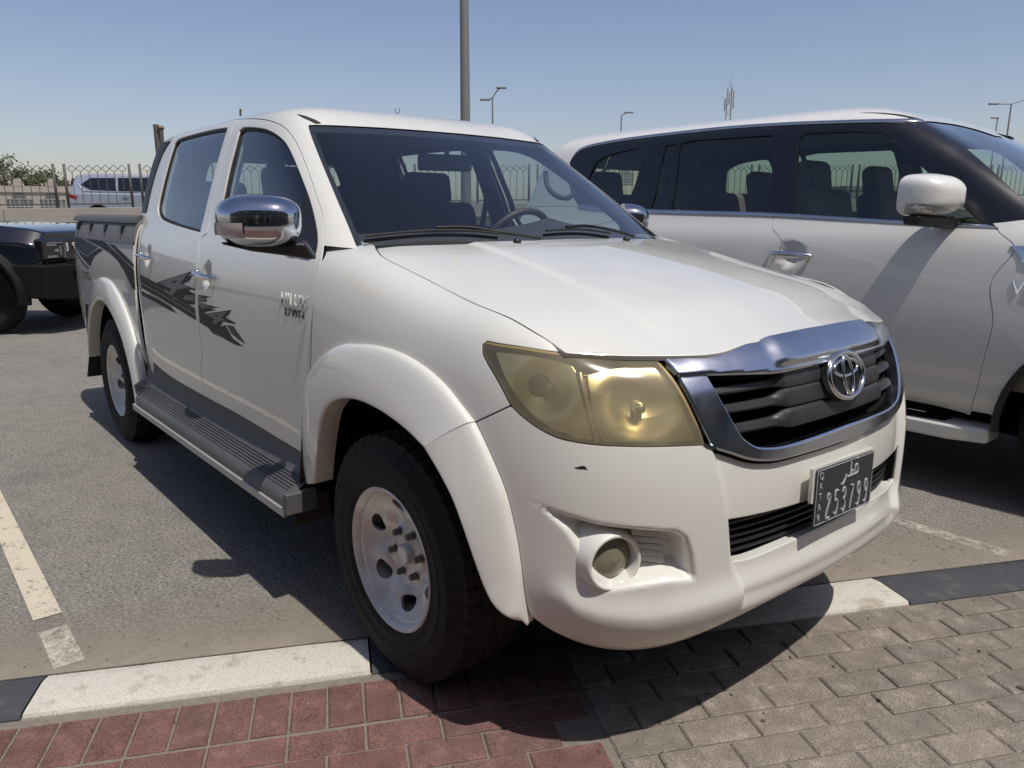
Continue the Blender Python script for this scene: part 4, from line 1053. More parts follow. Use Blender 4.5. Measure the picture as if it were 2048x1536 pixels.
for s in (1, -1):
    hl = empty('headlight', (0, 0, 0)); tp(hl)
    fl = np.array([1, s, 1.])
    sub(panel('lamp_lens', NOSE, LL, d=(.06, .15), material=M['lens'], off=.001, rim=(.004, .012), side=s, gap=.003), hl)
    sub(panel('lamp_gasket', NOSE, inset(LL, -.001, NSC), [inset(LL, .006, NSC)], d=(.06, .15), material=M['lamp_edge'], off=-.003, rim=None, side=s), hl)
    sub(panel('lamp_housing', NOSE, inset(LL, -.004, NSC), d=(.08, .2), material=M['lamp_ribs'], off=-.085, rim=None, side=s), hl)
    # side walls of the housing
    lp = resample(LL/np.array([.06, .15]), 1)*np.array([.06, .15]); a = NOSE.at(lp[:, 0], lp[:, 1], -.004); b = NOSE.at(lp[:, 0], lp[:, 1], -.085); n = len(a)
    mb = MB().add(np.concatenate([a, b])*fl, [(i, (i+1) % n, n+(i+1) % n, n+i) for i in range(n)], True); sub(mb.build('lamp_wall', M['lamp_ribs']), hl)
    # divider between main beam and indicator
    k = 14; uvs = np.stack([np.linspace(d_top[0], d_bot[0], k), np.linspace(d_top[1], d_bot[1], k)], 1); v = []; f = []
    for i, (u_, v_) in enumerate(uvs):
        for du_, of in ((-.055, -.075), (-.050, -.014), (-.03, -.006), (.03, -.006), (.05, -.014), (.065, -.08)): v.append(NOSE.at(np.array(u_-du_*1.4), np.array(v_), of)*fl)
    for i in range(k-1):
        for j in range(5): f.append((i*6+j, i*6+j+1, i*6+6+j+1, i*6+6+j))
    sub(MB().add(v, f, True).build('lamp_divider', M['reflector']), hl)
    # main-beam and indicator reflectors: concave dishes sunk behind the lens
    for nm, pts, c_px, ra, rz, dp in (('main_beam_reflector', [(1178, 745), (1240, 728), (1305, 724), (1347, 764), (1384, 832), (1400, 878), (1300, 884), (1207, 881)], (1285, 806), .125, .085, .034), ('indicator_reflector', [(985, 702), (1060, 708), (1120, 718), (1152, 740), (1186, 876), (1130, 868), (1062, 832), (1012, 768)], (1090, 775), .090, .080, .022)):
        cc = az(npx(c_px))[0]
        def bowl(u, v, cc=cc, ra=ra, rz=rz, dp=dp):
            P = NOSE.raw(u, v); rho = np.sqrt(((arc(u)-cc[0])/ra)**2+((P[..., 2]-cc[1])/rz)**2)
            return -.016-dp*smooth01((1.08-rho)/1.08)
        lpb = npx(*pts); sub(panel(nm, Skin(NOSE, bowl), loop(np.concatenate([lpb, lpb[:1]])), d=(.03, .08), material=M['reflector'], rim=(.002, .05), side=s, gap=0), hl)
        uvb = npx(c_px)[0]; P, N_ = nose_face(uvb); o = MB().lathe([(0, .030), (.010, .028), (.014, .015), (.014, -.02)], 16, 'X').build('bulb', M['amber'] if nm[0] == 'i' else M['chrome']); q_ = (P-N_*(.016+dp*.75))*fl; o.location = tuple(q_); n2 = N_*fl; o.rotation_euler = (0, 0, math.atan2(n2[1], n2[0])); sub(o, hl)
    for c_px, rr_ in (((1062, 765), .042), ((1118, 838), .046)):
        P, N_ = nose_face(npx(c_px)[0]); e1_ = np.cross([0, 0, 1.], N_); e1_ /= np.linalg.norm(e1_); e2_ = np.cross(N_, e1_); v = []; f = []
        for i in range(6):
            for j in range(24): t_ = 2*math.pi*j/24; a_ = math.pi/2*i/5; v.append((P-N_*.052+N_*.030*math.cos(a_)+(e1_*math.cos(t_)+e2_*math.sin(t_))*rr_*math.sin(a_))*fl)
        for i in range(5):
            for j in range(24): f.append((i*24+j, i*24+(j+1) % 24, (i+1)*24+(j+1) % 24, (i+1)*24+j))
        sub(MB().add(v, f, True).build('indicator_cap', M['lamp_dark']), hl)
    # horizontal ribs of the indicator part
    for zz in np.linspace(.895, 1.0, 10):
        pts = []
        for u_ in np.linspace(4.35, 5.9, 14):
            v_ = nose_v(u_, zz)
            if inside(inset(LL, .012, NSC), np.array([[u_, v_]]))[0]: pts.append(NOSE.at(np.array(u_), np.array(v_), -.040)*fl)
        if len(pts) > 2: sub(MB().tube(pts, .0022, 5).build('indicator_rib', M['lamp_ribs']), hl)

# ---------------------------------------------------------------- grille
co_t = npx((1317, 713), (1358, 712), (1417, 710), (1452, 704), (1476, 695), (1499, 687), (1523, 683.5), (1593, 669), (1658, 657)); co_t[-1, 0] = 0
co_l = npx((1317, 713), (1341, 732), (1364, 764), (1388, 811), (1408, 855), (1423, 887), (1429, 896))
gi_t = npx((1411, 751), (1476, 750), (1549, 748), (1593, 740), (1651, 727), (1675, 722)); gi_t[-1, 0] = 0
gi_l = npx((1411, 751), (1432, 787), (1452, 823), (1470, 855), (1485, 878), (1505, 893), (1523, 899), (1564, 897), (1622, 880), (1672, 861)); gi_l[-1, 0] = 0
print('grille top', NOSE.raw(*co_t.T).round(3).tolist()); print('grille in', NOSE.raw(*gi_t.T).round(3).tolist(), NOSE.raw(*gi_l.T).round(3).tolist())
def mirror_loop(h): return np.concatenate([h, flipU(h)[1:-1]])
ch = npx(*chrome_low); ch[-1] = cl[-1]
go = mirror_loop(loop(ch[::-1], np.array([ch[0], co_l[-1]]), co_l[::-1], co_t))
gi = mirror_loop(loop(gi_l[::-1], gi_t))
zt_in = np.interp  # upper lip of the opening
_top_a = az(gi_t)
def chrome_disp(u, v):
    """raised upper blade with a soft step down to a flat band above the opening"""
    u = np.asarray(u, float); sh = u.shape; uu = u.ravel(); vv = np.broadcast_to(v, sh).ravel(); P = NOSE.raw(uu, vv); a = arc(uu); z = P[:, 2]
    zi = np.interp(a, _top_a[::-1, 0], _top_a[::-1, 1]); t = z-zi
    blade = smooth01((.30-a)/.06)
    d = .010*blade*smooth01((t-.012)/.012)*smooth01((z-.93)/.02)
    d = d+.006*smooth01((t+.004)/.01)*smooth01((z-.93)/.02)
    return d.reshape(sh)
class Chr(BS):
    def __init__(s): s.__dict__.update(NOSE.__dict__); s.disp = chrome_disp; s.sgn = NOSE.sgn
grille = empty('grille', (0, 0, 0)); tp(grille)
sub(panel('chrome_surround', Chr(), go, [gi], d=(.05, .12), material=M['worn_chrome'], off=.003, rim=(.006, .03), gap=.004), grille)
sub(panel('grille_backing', NOSE, inset(gi, -.03, (.21, .08)), d=(.2, .4), material=M['dark'], off=-.075, rim=None), grille)
lp = resample(gi/np.array([.06, .15]), 1)*np.array([.06, .15]); a = NOSE.at(lp[:, 0], lp[:, 1], -.015); b = NOSE.at(lp[:, 0], lp[:, 1], -.075); n = len(a)
sub(MB().add(np.concatenate([a, b]), [(i, (i+1) % n, n+(i+1) % n, n+i) for i in range(n)], True).build('opening_wall', M['black_trim']), grille)
M['slat'] = mat('slat_plastic', (.030, .030, .032), .45, noise=(16, .5, (.055, .053, .05)))
slats = [((1426, 777), .952), ((1452, 818), .896), ((1473, 861), .842)]
for (p, zc_) in slats:
    uv = npx(p)[0]; z_ = NOSE.raw(*uv)[2]; ue = uv[0]+.06; v = []; f = []; K = 61
    for k in range(K):
        u_ = -ue+2*ue*k/(K-1); au = abs(u_)
        w_ = smooth01((1.28-au)/.16)          # 1 in the thick centre part
        h_ = .0115+.0125*w_; dep = .020*(1-w_)+.004; zc2 = z_+.006*w_
        for of, zz in ((-dep-.055, zc2-h_*.5), (-dep-.004, zc2-h_), (-dep, zc2-h_*.6), (-dep-.002, zc2+h_*.55), (-dep-.010, zc2+h_), (-dep-.055, zc2+h_*.9)):
            vv = nose_v(au, zz); v.append(NOSE.at(np.array(u_), np.array(vv), of))
    for k in range(K-1):
        for j in range(5): f.append((k*6+j, k*6+j+1, k*6+6+j+1, k*6+6+j))
    sub(MB().add(v, f).build('slat', M['slat'], angle=32), grille)
# lower lip tray inside the opening
# emblem
ec = NOSE.at(np.array(0.), np.array(nose_v(0, .931)), .012); en = NOSE.nraw(np.array(0.), np.array(nose_v(0, .931)))
ex = np.array([0, 1., 0]); eu = np.cross(en, ex); eu /= np.linalg.norm(eu); eu *= np.sign(eu[2])
def ell(a_, b_, cz, r, n=56, bul=0.):
    return [tuple(ec+ex*a_*math.cos(t)+eu*(cz+b_*math.sin(t))+en*(bul*(1-(math.cos(t)*a_/.09)**2))) for t in np.linspace(0, 2*math.pi, n, endpoint=False)]
emb = empty('emblem', (0, 0, 0)); tp(emb)
sub(MB().tube(ell(.088, .0585, 0, 0), .0078, 10, closed=True).tube(ell(.060, .0215, .0205, 0, bul=.002), .0055, 8, closed=True).tube(ell(.0235, .050, 0, 0, bul=.004), .0055, 8, closed=True).build('emblem_badge', mat('emblem_chrome', (.62, .62, .62), .12, metal=1)), emb)
pl = [tuple(ec-en*.012+ex*.097*math.cos(t)+eu*.066*math.sin(t)) for t in np.linspace(0, 2*math.pi, 48, endpoint=False)]; pb = [tuple(np.array(q)-en*.05) for q in pl]
sub(MB().add(pl+pb, [tuple(range(48))]+[(i, (i+1) % 48, 48+(i+1) % 48, 48+i) for i in range(48)]).build('emblem_base', M['black_trim'], angle=40), emb)

# ---------------------------------------------------------------- lower intake: backing and bars
sub(panel('intake_backing', NOSE, inset(ih2, -.03, (.21, .08)), d=(.2, .4), material=M['dark'], off=-.085, rim=None), grille)
lp = resample(inset(ih2, -.008, (.21, .08))/np.array([.06, .15]), 1)*np.array([.06, .15]); a = NOSE.at(lp[:, 0], lp[:, 1], -.021); b = NOSE.at(lp[:, 0], lp[:, 1], -.10); n = len(a)
sub(MB().add(np.concatenate([a, b]), [(i, (i+1) % n, n+(i+1) % n, n+i) for i in range(n)], True).build('intake_wall', M['dark']), grille)
z0, z1 = NOSE.raw(0., ib[-1, 1])[2], NOSE.raw(0., ik[-1, 1])[2]; print('intake z', z0, z1)
for k in range(5):
    zz = z0+(z1-z0)*(k+.6)/5.2; v = []; f = []; K = 41; ue = il[1][0]+.03
    for q in range(K):
        u_ = -ue+2*ue*q/(K-1)
        for of, dz in ((-.075, 0), (-.040, -.004), (-.040, .002), (-.075, .006)): v.append(NOSE.at(np.array(u_), np.array(nose_v(abs(u_), zz+dz)), of))
    for q in range(K-1):
        for j in range(3): f.append((q*4+j, q*4+j+1, q*4+5+j, q*4+4+j))
    sub(MB().add(v, f).build('intake_bar', M['black_trim']), grille)

# ---------------------------------------------------------------- fog lamps with painted bezels and louvres
fog_c = (1224, 1130)
uv = npx(fog_c)[0]; Pf, Nf = nose_face(uv); ax = np.array([.95, -.31, .02]); ax /= np.linalg.norm(ax)
fc = Pf-Nf*.025
M['fog_glass'] = mat('hazed_fog_lens', (.16, .15, .10), .18, coat=.6, noise=(14, .6, (.26, .24, .17)))
e1 = np.cross([0, 0, 1.], ax); e1 /= np.linalg.norm(e1); e2 = np.cross(ax, e1)
for s in (1, -1):
    fl = np.array([1, s, 1.]); fg = empty('fog_lamp', (0, 0, 0)); tp(fg); na = 48
    def ringed(prof, tilt=True):
        v = []; f = []; m_ = len(prof)
        for j in range(na):
            t = 2*math.pi*j/na
            for r_, h in prof: v.append((fc+ax*h+e1*math.cos(t)*r_+e2*math.sin(t)*r_)*fl)
        for j in range(na):
            l = (j+1) % na
            for i in range(m_-1): f.append((j*m_+i, j*m_+i+1, l*m_+i+1, l*m_+i))
        return v, f
    v, f = ringed([(.135, -.16), (.102, -.07), (.080, -.018), (.071, .012), (.067, .019), (.0615, .020), (.058, .014), (.054, -.012), (.051, -.03)])
    sub(MB().add(v, f, True).build('fog_bezel', M['paint']), fg)
    v, f = ringed([(.0005, .010), (.022, .008), (.040, .001), (.0538, -.010)])
    sub(MB().add(v, f, True).build('fog_lens', M['fog_glass']), fg)
    # louvre block
    lv = [(1268, 1068), (1330, 1072), (1346, 1146), (1275, 1146)]
    q = [BUMP.at(*npx(p)[0]) for p in lv]; cN = NOSE.nraw(*npx((1305, 1108))[0])
    for k in range(5):
        t0, t1 = (k+.08)/5, (k+.72)/5
        A0 = q[0]+(q[3]-q[0])*t0; B0 = q[1]+(q[2]-q[1])*t0; A1 = q[0]+(q[3]-q[0])*t1; B1 = q[1]+(q[2]-q[1])*t1
        o_ = cN*.009; bk = -cN*.03; A0, B0, A1, B1 = [p_-cN*.006 for p_ in (A0, B0, A1, B1)]
        pts = [A0+o_*.3, B0+o_*.3, B1+o_*1.3, A1+o_*1.3, A0+bk, B0+bk, B1+bk, A1+bk]
        sub(MB().add([p*fl for p in pts], [(0, 1, 2, 3), (0, 4, 5, 1), (1, 5, 6, 2), (2, 6, 7, 3), (3, 7, 4, 0)]).build('fog_louvre', M['paint'], bevel=.002), fg)

# ---------------------------------------------------------------- number plate
pc = np.array([onX(*p, .905) for p in [(1638, 945), (1750, 897), (1735, 1008), (1620, 1052)]])
plate = empty('number_plate', (0, 0, 0)); tp(plate)
TL, TRr, BRr, BLl = pc; cpl = pc.mean(0); ex_ = (TRr-TL+BRr-BLl)/2; wpl = np.linalg.norm(ex_); ex_ /= wpl; ey_ = (TL-BLl+TRr-BRr)/2; hpl = np.linalg.norm(ey_); ey_ /= hpl
ex_ = np.array([0, 1., 0.0])*1.0+np.array([0, 0, ex_[2]]); ex_ /= np.linalg.norm(ex_); ez_ = np.array([1., 0, .03]); ez_ /= np.linalg.norm(ez_); ey_ = np.cross(ez_, ex_); ex_ = np.cross(ey_, ez_)
print('plate', wpl, hpl, cpl)
def PM(a, b, c): return tuple(cpl+ex_*a+ey_*b+ez_*c)
M['plate'] = mat('plate_black', (.022, .023, .027), .45, noise=(40, .35, (.06, .06, .065)))
M['plate_ink'] = mat('plate_silver', (.42, .42, .43), .5, noise=(60, .6, (.16, .16, .17)))
def rrect(w_, h_, r, n=5):
    o = []
    for cx, cy, a0 in ((w_/2-r, h_/2-r, 0), (-w_/2+r, h_/2-r, 90), (-w_/2+r, -h_/2+r, 180), (w_/2-r, -h_/2+r, 270)):
        for k in range(n+1): a = math.radians(a0+90*k/n); o.append((cx+r*math.cos(a), cy+r*math.sin(a)))
    return o
def slab(poly, c0, c1, name, mt, parent, fn=PM):
    n = len(poly); v = [fn(a, b, c0) for a, b in poly]+[fn(a, b, c1) for a, b in poly]
    return sub(MB().add(v, [tuple(range(n))[::-1], tuple(range(n, 2*n))]+[(i, (i+1) % n, n+(i+1) % n, n+i) for i in range(n)]).build(name, mt, angle=30), parent)
slab(rrect(wpl+.02, hpl*.62, .004), -.012, -.003, 'plate_bracket', M['paint'], plate, lambda a, b, c: PM(a, b+hpl*.23, c))
slab(rrect(wpl, hpl, .007), -.002, .002, 'plate_sheet', M['plate'], plate)
fr = rrect(wpl-.006, hpl-.006, .006); sub(MB().tube([PM(a, b, .002) for a, b in fr], .0013, 5, closed=True).build('plate_border', M['plate_ink']), plate)
def text_mesh(txt, size, ext, bevel=0.):
    cu = bpy.data.curves.new('t', 'FONT'); cu.body = txt; cu.size = size; cu.extrude = ext; cu.align_x = 'CENTER'; cu.align_y = 'CENTER'; cu.resolution_u = 3; cu.bevel_depth = bevel; cu.bevel_resolution = 1 if bevel else 0
    o = bpy.data.objects.new('t', cu); COL.objects.link(o); dg = bpy.context.evaluated_depsgraph_get(); me = bpy.data.meshes.new_from_object(o.evaluated_get(dg)); bpy.data.objects.remove(o)
    return me
def put_text(name, txt, size, fn, mt, parent, ext=.0008, sx=1., sy=1., a0=0., b0=0., shear=0., bevel=0.):
    me = text_mesh(txt, size, ext, bevel); me.materials.clear(); me.materials.append(mt)
    for v in me.vertices: v.co = Vector(fn(a0+v.co.x*sx+shear*v.co.y, b0+v.co.y*sy, v.co.z))
    o = link(name, me); return sub(o, parent)
strokes = {'2': [(-.4, .55), (-.3, .9), (.05, 1), (.38, .8), (.38, .5), (0, 0), (-.42, -.55), (-.5, -1), (.5, -1)], '5': [(.45, 1), (-.35, 1), (-.42, .15), (0, .3), (.4, .1), (.45, -.4), (.25, -.85), (-.1, -1), (-.45, -.75)],
           '3': [(-.42, .7), (-.2, .97), (.15, 1), (.4, .75), (.35, .3), (0, .08), (.35, -.1), (.45, -.5), (.25, -.9), (-.1, -1), (-.45, -.7)], '7': [(-.45, 1), (.48, 1), (.1, 0), (-.18, -1)],
           '9': [(.4, .3), (.1, .02), (-.25, .08), (-.43, .45), (-.3, .85), (0, 1), (.32, .85), (.43, .35), (.38, -.3), (.2, -.8), (-.1, -1), (-.4, -.8)]}
for i, ch_ in enumerate('253799'):
    cx = -wpl*.28+i*wpl*.132; st = strokes[ch_]; sharp = ch_ in '7'
    P2 = np.array(st)*np.array([.017, .032])+np.array([cx, -hpl*.21]); P2 = crom(P2, 5) if not sharp else P2
    sub(MB().tube([PM(a, b, .0022) for a, b in P2], .0034, 6).build('plate_digit', M['plate_ink']), plate)
for i, ch_ in enumerate('QATAR'): put_text('plate_letter', ch_, .026, lambda a, b, c_: PM(a, b, c_+.0032), M['plate_ink'], plate, a0=-wpl*.43, b0=hpl*(.36-.19*i)*.98+.004, ext=.0008)
# the country name in Arabic letters
ar = [[(.34, .0), (.36, .32), (.50, .36), (.54, .1), (.50, -.1), (.2, -.14), (.0, -.14)], [(.0, -.14), (.04, .05), (.2, .12), (.24, -.08), (.0, -.14)], [(.02, -.12), (.02, .62)], [(.0, -.14), (-.2, -.12), (-.3, .02)], [(-.3, .02), (-.34, -.22), (-.5, -.44), (-.62, -.40)]]
for st in ar: sub(MB().tube([PM(.02+a*.075, hpl*.24+b*.05, .0022) for a, b in crom(np.array(st), 5)], .0030, 6).build('plate_letter', M['plate_ink']), plate)
for dx in (.40, .50): sub(MB().lathe([(0, 0), (.004, 0)], 8, 'Y').tube([PM(.02+dx*.075-.003, hpl*.24+.033, .0022), PM(.02+dx*.075+.003, hpl*.24+.035, .0022)], .003, 6).build('plate_letter', M['plate_ink']), plate) if False else sub(MB().tube([PM(.02+dx*.075-.002, hpl*.24+.034, .0022), PM(.02+dx*.075+.002, hpl*.24+.036, .0022)], .003, 6).build('plate_letter', M['plate_ink']), plate)
# ---------------------------------------------------------------- door mirrors
M['mirror_chrome'] = mat('mirror_chrome', (.50, .53, .58), .09, metal=1, rnoise=(10, .07, .16))
for s, dr in zip((1, -1), front_doors):
    fl = np.array([1, s, 1.]); mir = empty('door_mirror', (0, 0, 0)); tp(mir)
    c0 = np.array([-.415, -1.022, 1.322]) if s > 0 else np.array([-.70, -.915, 1.318]); fa = math.radians(60 if s > 0 else 50); ew = np.array([-math.cos(fa), -math.sin(fa), 0]); ed = np.array([math.sin(fa), -math.cos(fa), 0.]); uz = np.array([0, 0, 1.])
    na, nr = 56, 14; v = []; f = []
    def shape(t, r):
        cw, sw = math.cos(t), math.sin(t); e = 2/3.2
        a = .121*np.sign(cw)*abs(cw)**e; b = (.070 if sw > 0 else .084)*np.sign(sw)*abs(sw)**e
        b *= 1-.10*max(0, -a/.121)**2-.20*max(0, a/.121)**3
        a *= r; b *= r
        dep = .088*(max(0, 1-r**3.0))**.6-.018*(a/.12)
        return c0+ew*a+uz*b+ed*dep
    for i in range(nr+1):
        r_ = i/nr
        for j in range(na): v.append(shape(2*math.pi*j/na, r_)*fl)
    for i in range(nr):
        for j in range(na): f.append((i*na+j, i*na+(j+1) % na, (i+1)*na+(j+1) % na, (i+1)*na+j))
    k0 = len(v); rim_ = [shape(2*math.pi*j/na, 1.0) for j in range(na)]
    v += [(p-ed*.035)*fl for p in rim_]; f += [(nr*na+j, nr*na+(j+1) % na, k0+(j+1) % na, k0+j) for j in range(na)]
    v2 = [(p-ed*.034) for p in rim_]; f2 = [tuple(range(na))]
    sub(MB().add(v, f, True).build('mirror_housing', M['mirror_chrome']), mir)
    sub(MB().add([p*fl for p in v2], f2).build('mirror_glass', M['chrome']), mir)
    # black lower shell and arm to the door
    sub(MB().add([(c0+ew*a+uz*z+ed*d)*fl for a, z, d in [(-.13, -.068, .02), (.10, -.074, .03), (.115, -.06, .0), (-.13, -.06, -.03), (-.16, -.118, .01), (.02, -.092, .02), (.03, -.088, -.02), (-.16, -.112, -.05)]], [(0, 1, 2, 3), (4, 7, 6, 5), (0, 4, 5, 1), (1, 5, 6, 2), (2, 6, 7, 3), (3, 7, 4, 0)]).build('mirror_arm', M['black_trim'], bevel=.012, seg=3), mir)
    # indicator strip
    v = []; f = []; K = 22
    for k in range(K):
        a = .028+.094*k/(K-1)
        for b in (-.045, -.036, -.018, -.010):
            t = math.atan2(abs(b/.084)**1.6*np.sign(b), (a/.121)**1.6); r_ = min(1., (abs(a/.121)**3.2+abs(b/.084)**3.2)**(1/3.2))
            dep = .088*(max(0, 1-r_**3.0))**.6-.018*(a/.12); v.append((c0+ew*a+uz*b+ed*(dep+.006)+ew*.002)*fl)
    for k in range(K-1):
        for j in range(3): f.append((k*4+j, k*4+j+1, k*4+5+j, k*4+4+j))
    sub(MB().add(v, f, True).build('mirror_indicator', mat('indicator_lens', (.55, .52, .50), .15, coat=.5, noise=(120, .5, (.35, .28, .25)))), mir)
    sail = cpx((634, 468), (634, 492), (629, 510), (619, 517), (598, 513), (575, 507), (592, 470), (604, 420), (611, 385), (622, 412))
    sub(panel('mirror_sail', CAB, loop(np.concatenate([sail, sail[:1]])), d=(.06, .2), material=M['black_trim'], off=.004, rim=(.003, .01), side=s, gap=0), dr)

# ---------------------------------------------------------------- door handles
def handle(x, z, s, parent):
    y0 = CAB.at(*cab_uv(x, z))[1]; v = []
    pts = []
    for t in np.linspace(-1, 1, 17):
        pts.append((x+.108*t, (y0-.030+.024*abs(t)**4)*s, z-.004*t))
    o = MB().tube(pts, [.006+.0075*(1-abs(t)**3) for t in np.linspace(-1, 1, 17)], 10).build('door_handle', M['chrome'])
    sub(o, parent)
    sub(MB().lathe([(0, -.012), (.010, -.010), (.012, .0), (.012, .012)], 16, 'Y', (x-.12, y0*s, z+.006)).build('lock_cap', M['chrome']), parent)
for s, a_, b_ in ((1, front_doors[0], rear_doors[0]), (-1, front_doors[1], rear_doors[1])):
    handle(-1.355, 1.094, s, a_); handle(-2.215, 1.131, s, b_)

# ---------------------------------------------------------------- side graphics: thin vinyl films on the paint
M['vinyl_black'] = mat('vinyl_black', (.008, .008, .009), .45, spec=.25, noise=(9, .5, (.018, .017, .016)))
M['vinyl_grey'] = mat('vinyl_grey', (.15, .15, .155), .5, spec=.3, noise=(40, .5, (.24, .24, .24)))
M['vinyl_navy'] = mat('vinyl_navy', (.028, .034, .048), .4, spec=.3)
M['vinyl_white'] = mat('vinyl_silver', (.42, .41, .40), .35, coat=.5)
def film(name, S, pxs, mt, parent, off, ur, vr, holes=(), d=(.05, .2)):
    uv = S.px(pxs, ur, vr); hs = [S.px(h, ur, vr) for h in holes]
    for s, p in zip((1, -1), parent): sub(panel(name, S, uv, hs, d=d, material=mt, off=off, rim=None, side=s), p)
def zc2(*p): return [(260+x*.13675, 500+y*.13675) for x, y in p]
def zc1(*p): return [(145+x*.10417, 440+y*.10417) for x, y in p]
CR = ((4.5, 12.0), (1, 14))
RD, FD = rear_doors, front_doors
film('door_graphic', DOOR, zc2((150, 352), (385, 480), (470, 545), (560, 640), (640, 720), (720, 735), (860, 800), (950, 852), (972, 1030), (900, 990), (680, 850), (420, 690), (166, 550)), M['vinyl_black'], RD, .0007, *CR)
film('door_graphic', DOOR, zc2((168, 590), (420, 722), (600, 832), (690, 930), (560, 872), (350, 752), (172, 655)), M['vinyl_black'], RD, .0007, *CR)
film('door_graphic', DOOR, zc2((375, 487), (640, 395), (905, 312), (855, 390), (918, 360), (880, 440), (760, 505), (860, 535), (955, 570), (955, 592), (880, 580), (868, 612), (760, 640), (720, 735), (600, 690), (540, 590), (440, 540)), M['vinyl_black'], RD, .0012, *CR)
film('door_graphic', DOOR, zc2((430, 480), (860, 335), (745, 495), (870, 556), (700, 577), (630, 660), (555, 640), (612, 572)), M['vinyl_grey'], RD, .0018, *CR, holes=[zc2((592, 470), (700, 435), (665, 487))])
film('door_graphic', DOOR, zc2((760, 640), (880, 610), (950, 640), (950, 660), (800, 668), (785, 726), (952, 747), (952, 792), (850, 800), (720, 735)), M['vinyl_black'], RD, .0009, *CR)
film('door_graphic', DOOR, zc2((800, 670), (952, 662), (952, 745), (786, 724)), M['vinyl_grey'], RD, .0018, *CR)
for k in (0, 1): film('door_graphic', DOOR, zc2((170, 400+75*k), (420, 545+70*k), (650, 690+65*k), (955, 880+60*k), (955, 888+60*k), (650, 699+65*k), (420, 554+70*k), (170, 410+75*k)), M['vinyl_white'] if k else M['vinyl_grey'], RD, .0016, *CR, d=(.05, .1))
film('door_graphic', DOOR, zc2((1000, 800), (1060, 860), (1130, 800), (1305, 846), (1180, 852), (1260, 878), (1110, 905), (1090, 940), (1190, 1030), (1210, 1075), (1330, 1120), (1400, 1095), (1500, 1290), (1665, 1415), (1560, 1395), (1400, 1310), (1150, 1140), (1020, 1062)), M['vinyl_black'], FD, .0007, *CR)
film('door_graphic', DOOR, zc2((1000, 655), (1195, 686), (1112, 702), (1133, 755), (1000, 760)), M['vinyl_black'], FD, .0009, *CR)
film('door_graphic', DOOR, zc2((1000, 668), (1088, 692), (1120, 745), (1000, 742)), M['vinyl_grey'], FD, .0018, *CR)
film('door_graphic', DOOR, zc2((1000, 765), (1120, 790), (1110, 815), (1210, 845), (1060, 850), (1010, 800)), M['vinyl_grey'], FD, .0016, *CR)
film('door_graphic', DOOR, zc2((1085, 937), (1490, 876), (1450, 930), (1480, 915), (1400, 990), (1550, 1070), (1540, 1086), (1365, 1048), (1320, 1122), (1200, 1087), (1190, 1030)), M['vinyl_black'], FD, .0012, *CR)
film('door_graphic', DOOR, zc2((1120, 942), (1440, 896), (1340, 990), (1430, 1037), (1312, 1032), (1262, 1082), (1206, 1072), (1242, 1012)), M['vinyl_grey'], FD, .0018, *CR, holes=[zc2((1222, 956), (1320, 945), (1290, 976))])
film('door_graphic', DOOR, zc2((1420, 1095), (1510, 1112), (1690, 1375), (1590, 1312), (1490, 1225)), M['vinyl_navy'], FD, .0014, *CR)
film('door_graphic', DOOR, zc2((1150, 1142), (1250, 1215), (1345, 1281), (1210, 1222)), M['vinyl_black'], FD, .0007, *CR)
BR_ = ((0.2, 7.2), (1, 9))
film('bed_graphic', BED, zc1((60, 310), (130, 322), (500, 520), (300, 690), (60, 510)), M['vinyl_navy'], beds, .0008, *BR_)
film('bed_graphic', BED, zc1((170, 315), (560, 400), (640, 440), (820, 610), (980, 770), (1185, 960), (1205, 1180), (950, 920), (880, 790), (700, 620), (520, 508)), M['vinyl_black'], beds, .0008, *BR_)
film('bed_graphic', BED, zc1((690, 455), (800, 480), (920, 590), (1180, 850), (1182, 930), (960, 740)), M['vinyl_black'], beds, .0008, *BR_)
film('bed_graphic', BED, zc1((60, 540), (300, 705), (520, 535), (590, 575), (440, 680), (370, 800), (345, 895), (120, 620)), M['vinyl_black'], beds, .0008, *BR_)
film('bed_graphic', BED, zc1((64, 590), (320, 930), (296, 945), (70, 630)), M['vinyl_black'], beds, .0008, *BR_)
film('bed_graphic', BED, zc1((960, 900), (1206, 1195), (1215, 1350), (1150, 1320)), M['vinyl_black'], beds, .0008, *BR_)
M['badge'] = mat('badge_chrome', (.80, .80, .80), .28, metal=.6)
def skin_frame(P, N_, xdir):
    x = np.array(xdir, float); x -= N_*(x@N_); x /= np.linalg.norm(x); y = np.cross(N_, x); return lambda a, b, c: tuple(P+x*a+y*b+N_*c)
for s, dr in zip((1, -1), front_doors):
    for txt, p, size, mt, ext, sx in (('HILUX', (587, 601), .058, M['badge'], .003, 1.12), ('2.7 VVT-i', (588, 627), .036, M['black_trim'], .002, .95)):
        uv = cpx(p)[0]; P, N_ = CAB.at(*uv), CAB.normal(*uv)
        if s < 0: P = P*np.array([1, -1, 1]); N_ = N_*np.array([1, -1, 1])
        fn = skin_frame(P, N_, (s, 0, .0)); put_text('badge_lettering', txt, size, fn, mt, dr, ext=ext, sx=sx, a0=0, b0=0)
for s, bd in zip((1, -1), beds):
    uv = BED.px([(168, 551)], (0.2, 7.2), (1, 9))[0]; P, N_ = BED.at(*uv), BED.normal(*uv)
    if s < 0: P = P*np.array([1, -1, 1]); N_ = N_*np.array([1, -1, 1])
    put_text('bed_lettering', '2.7VVT-i', .075, skin_frame(P, N_, (s, 0, 0)), M['vinyl_black'], bd, ext=.0006, a0=.06)

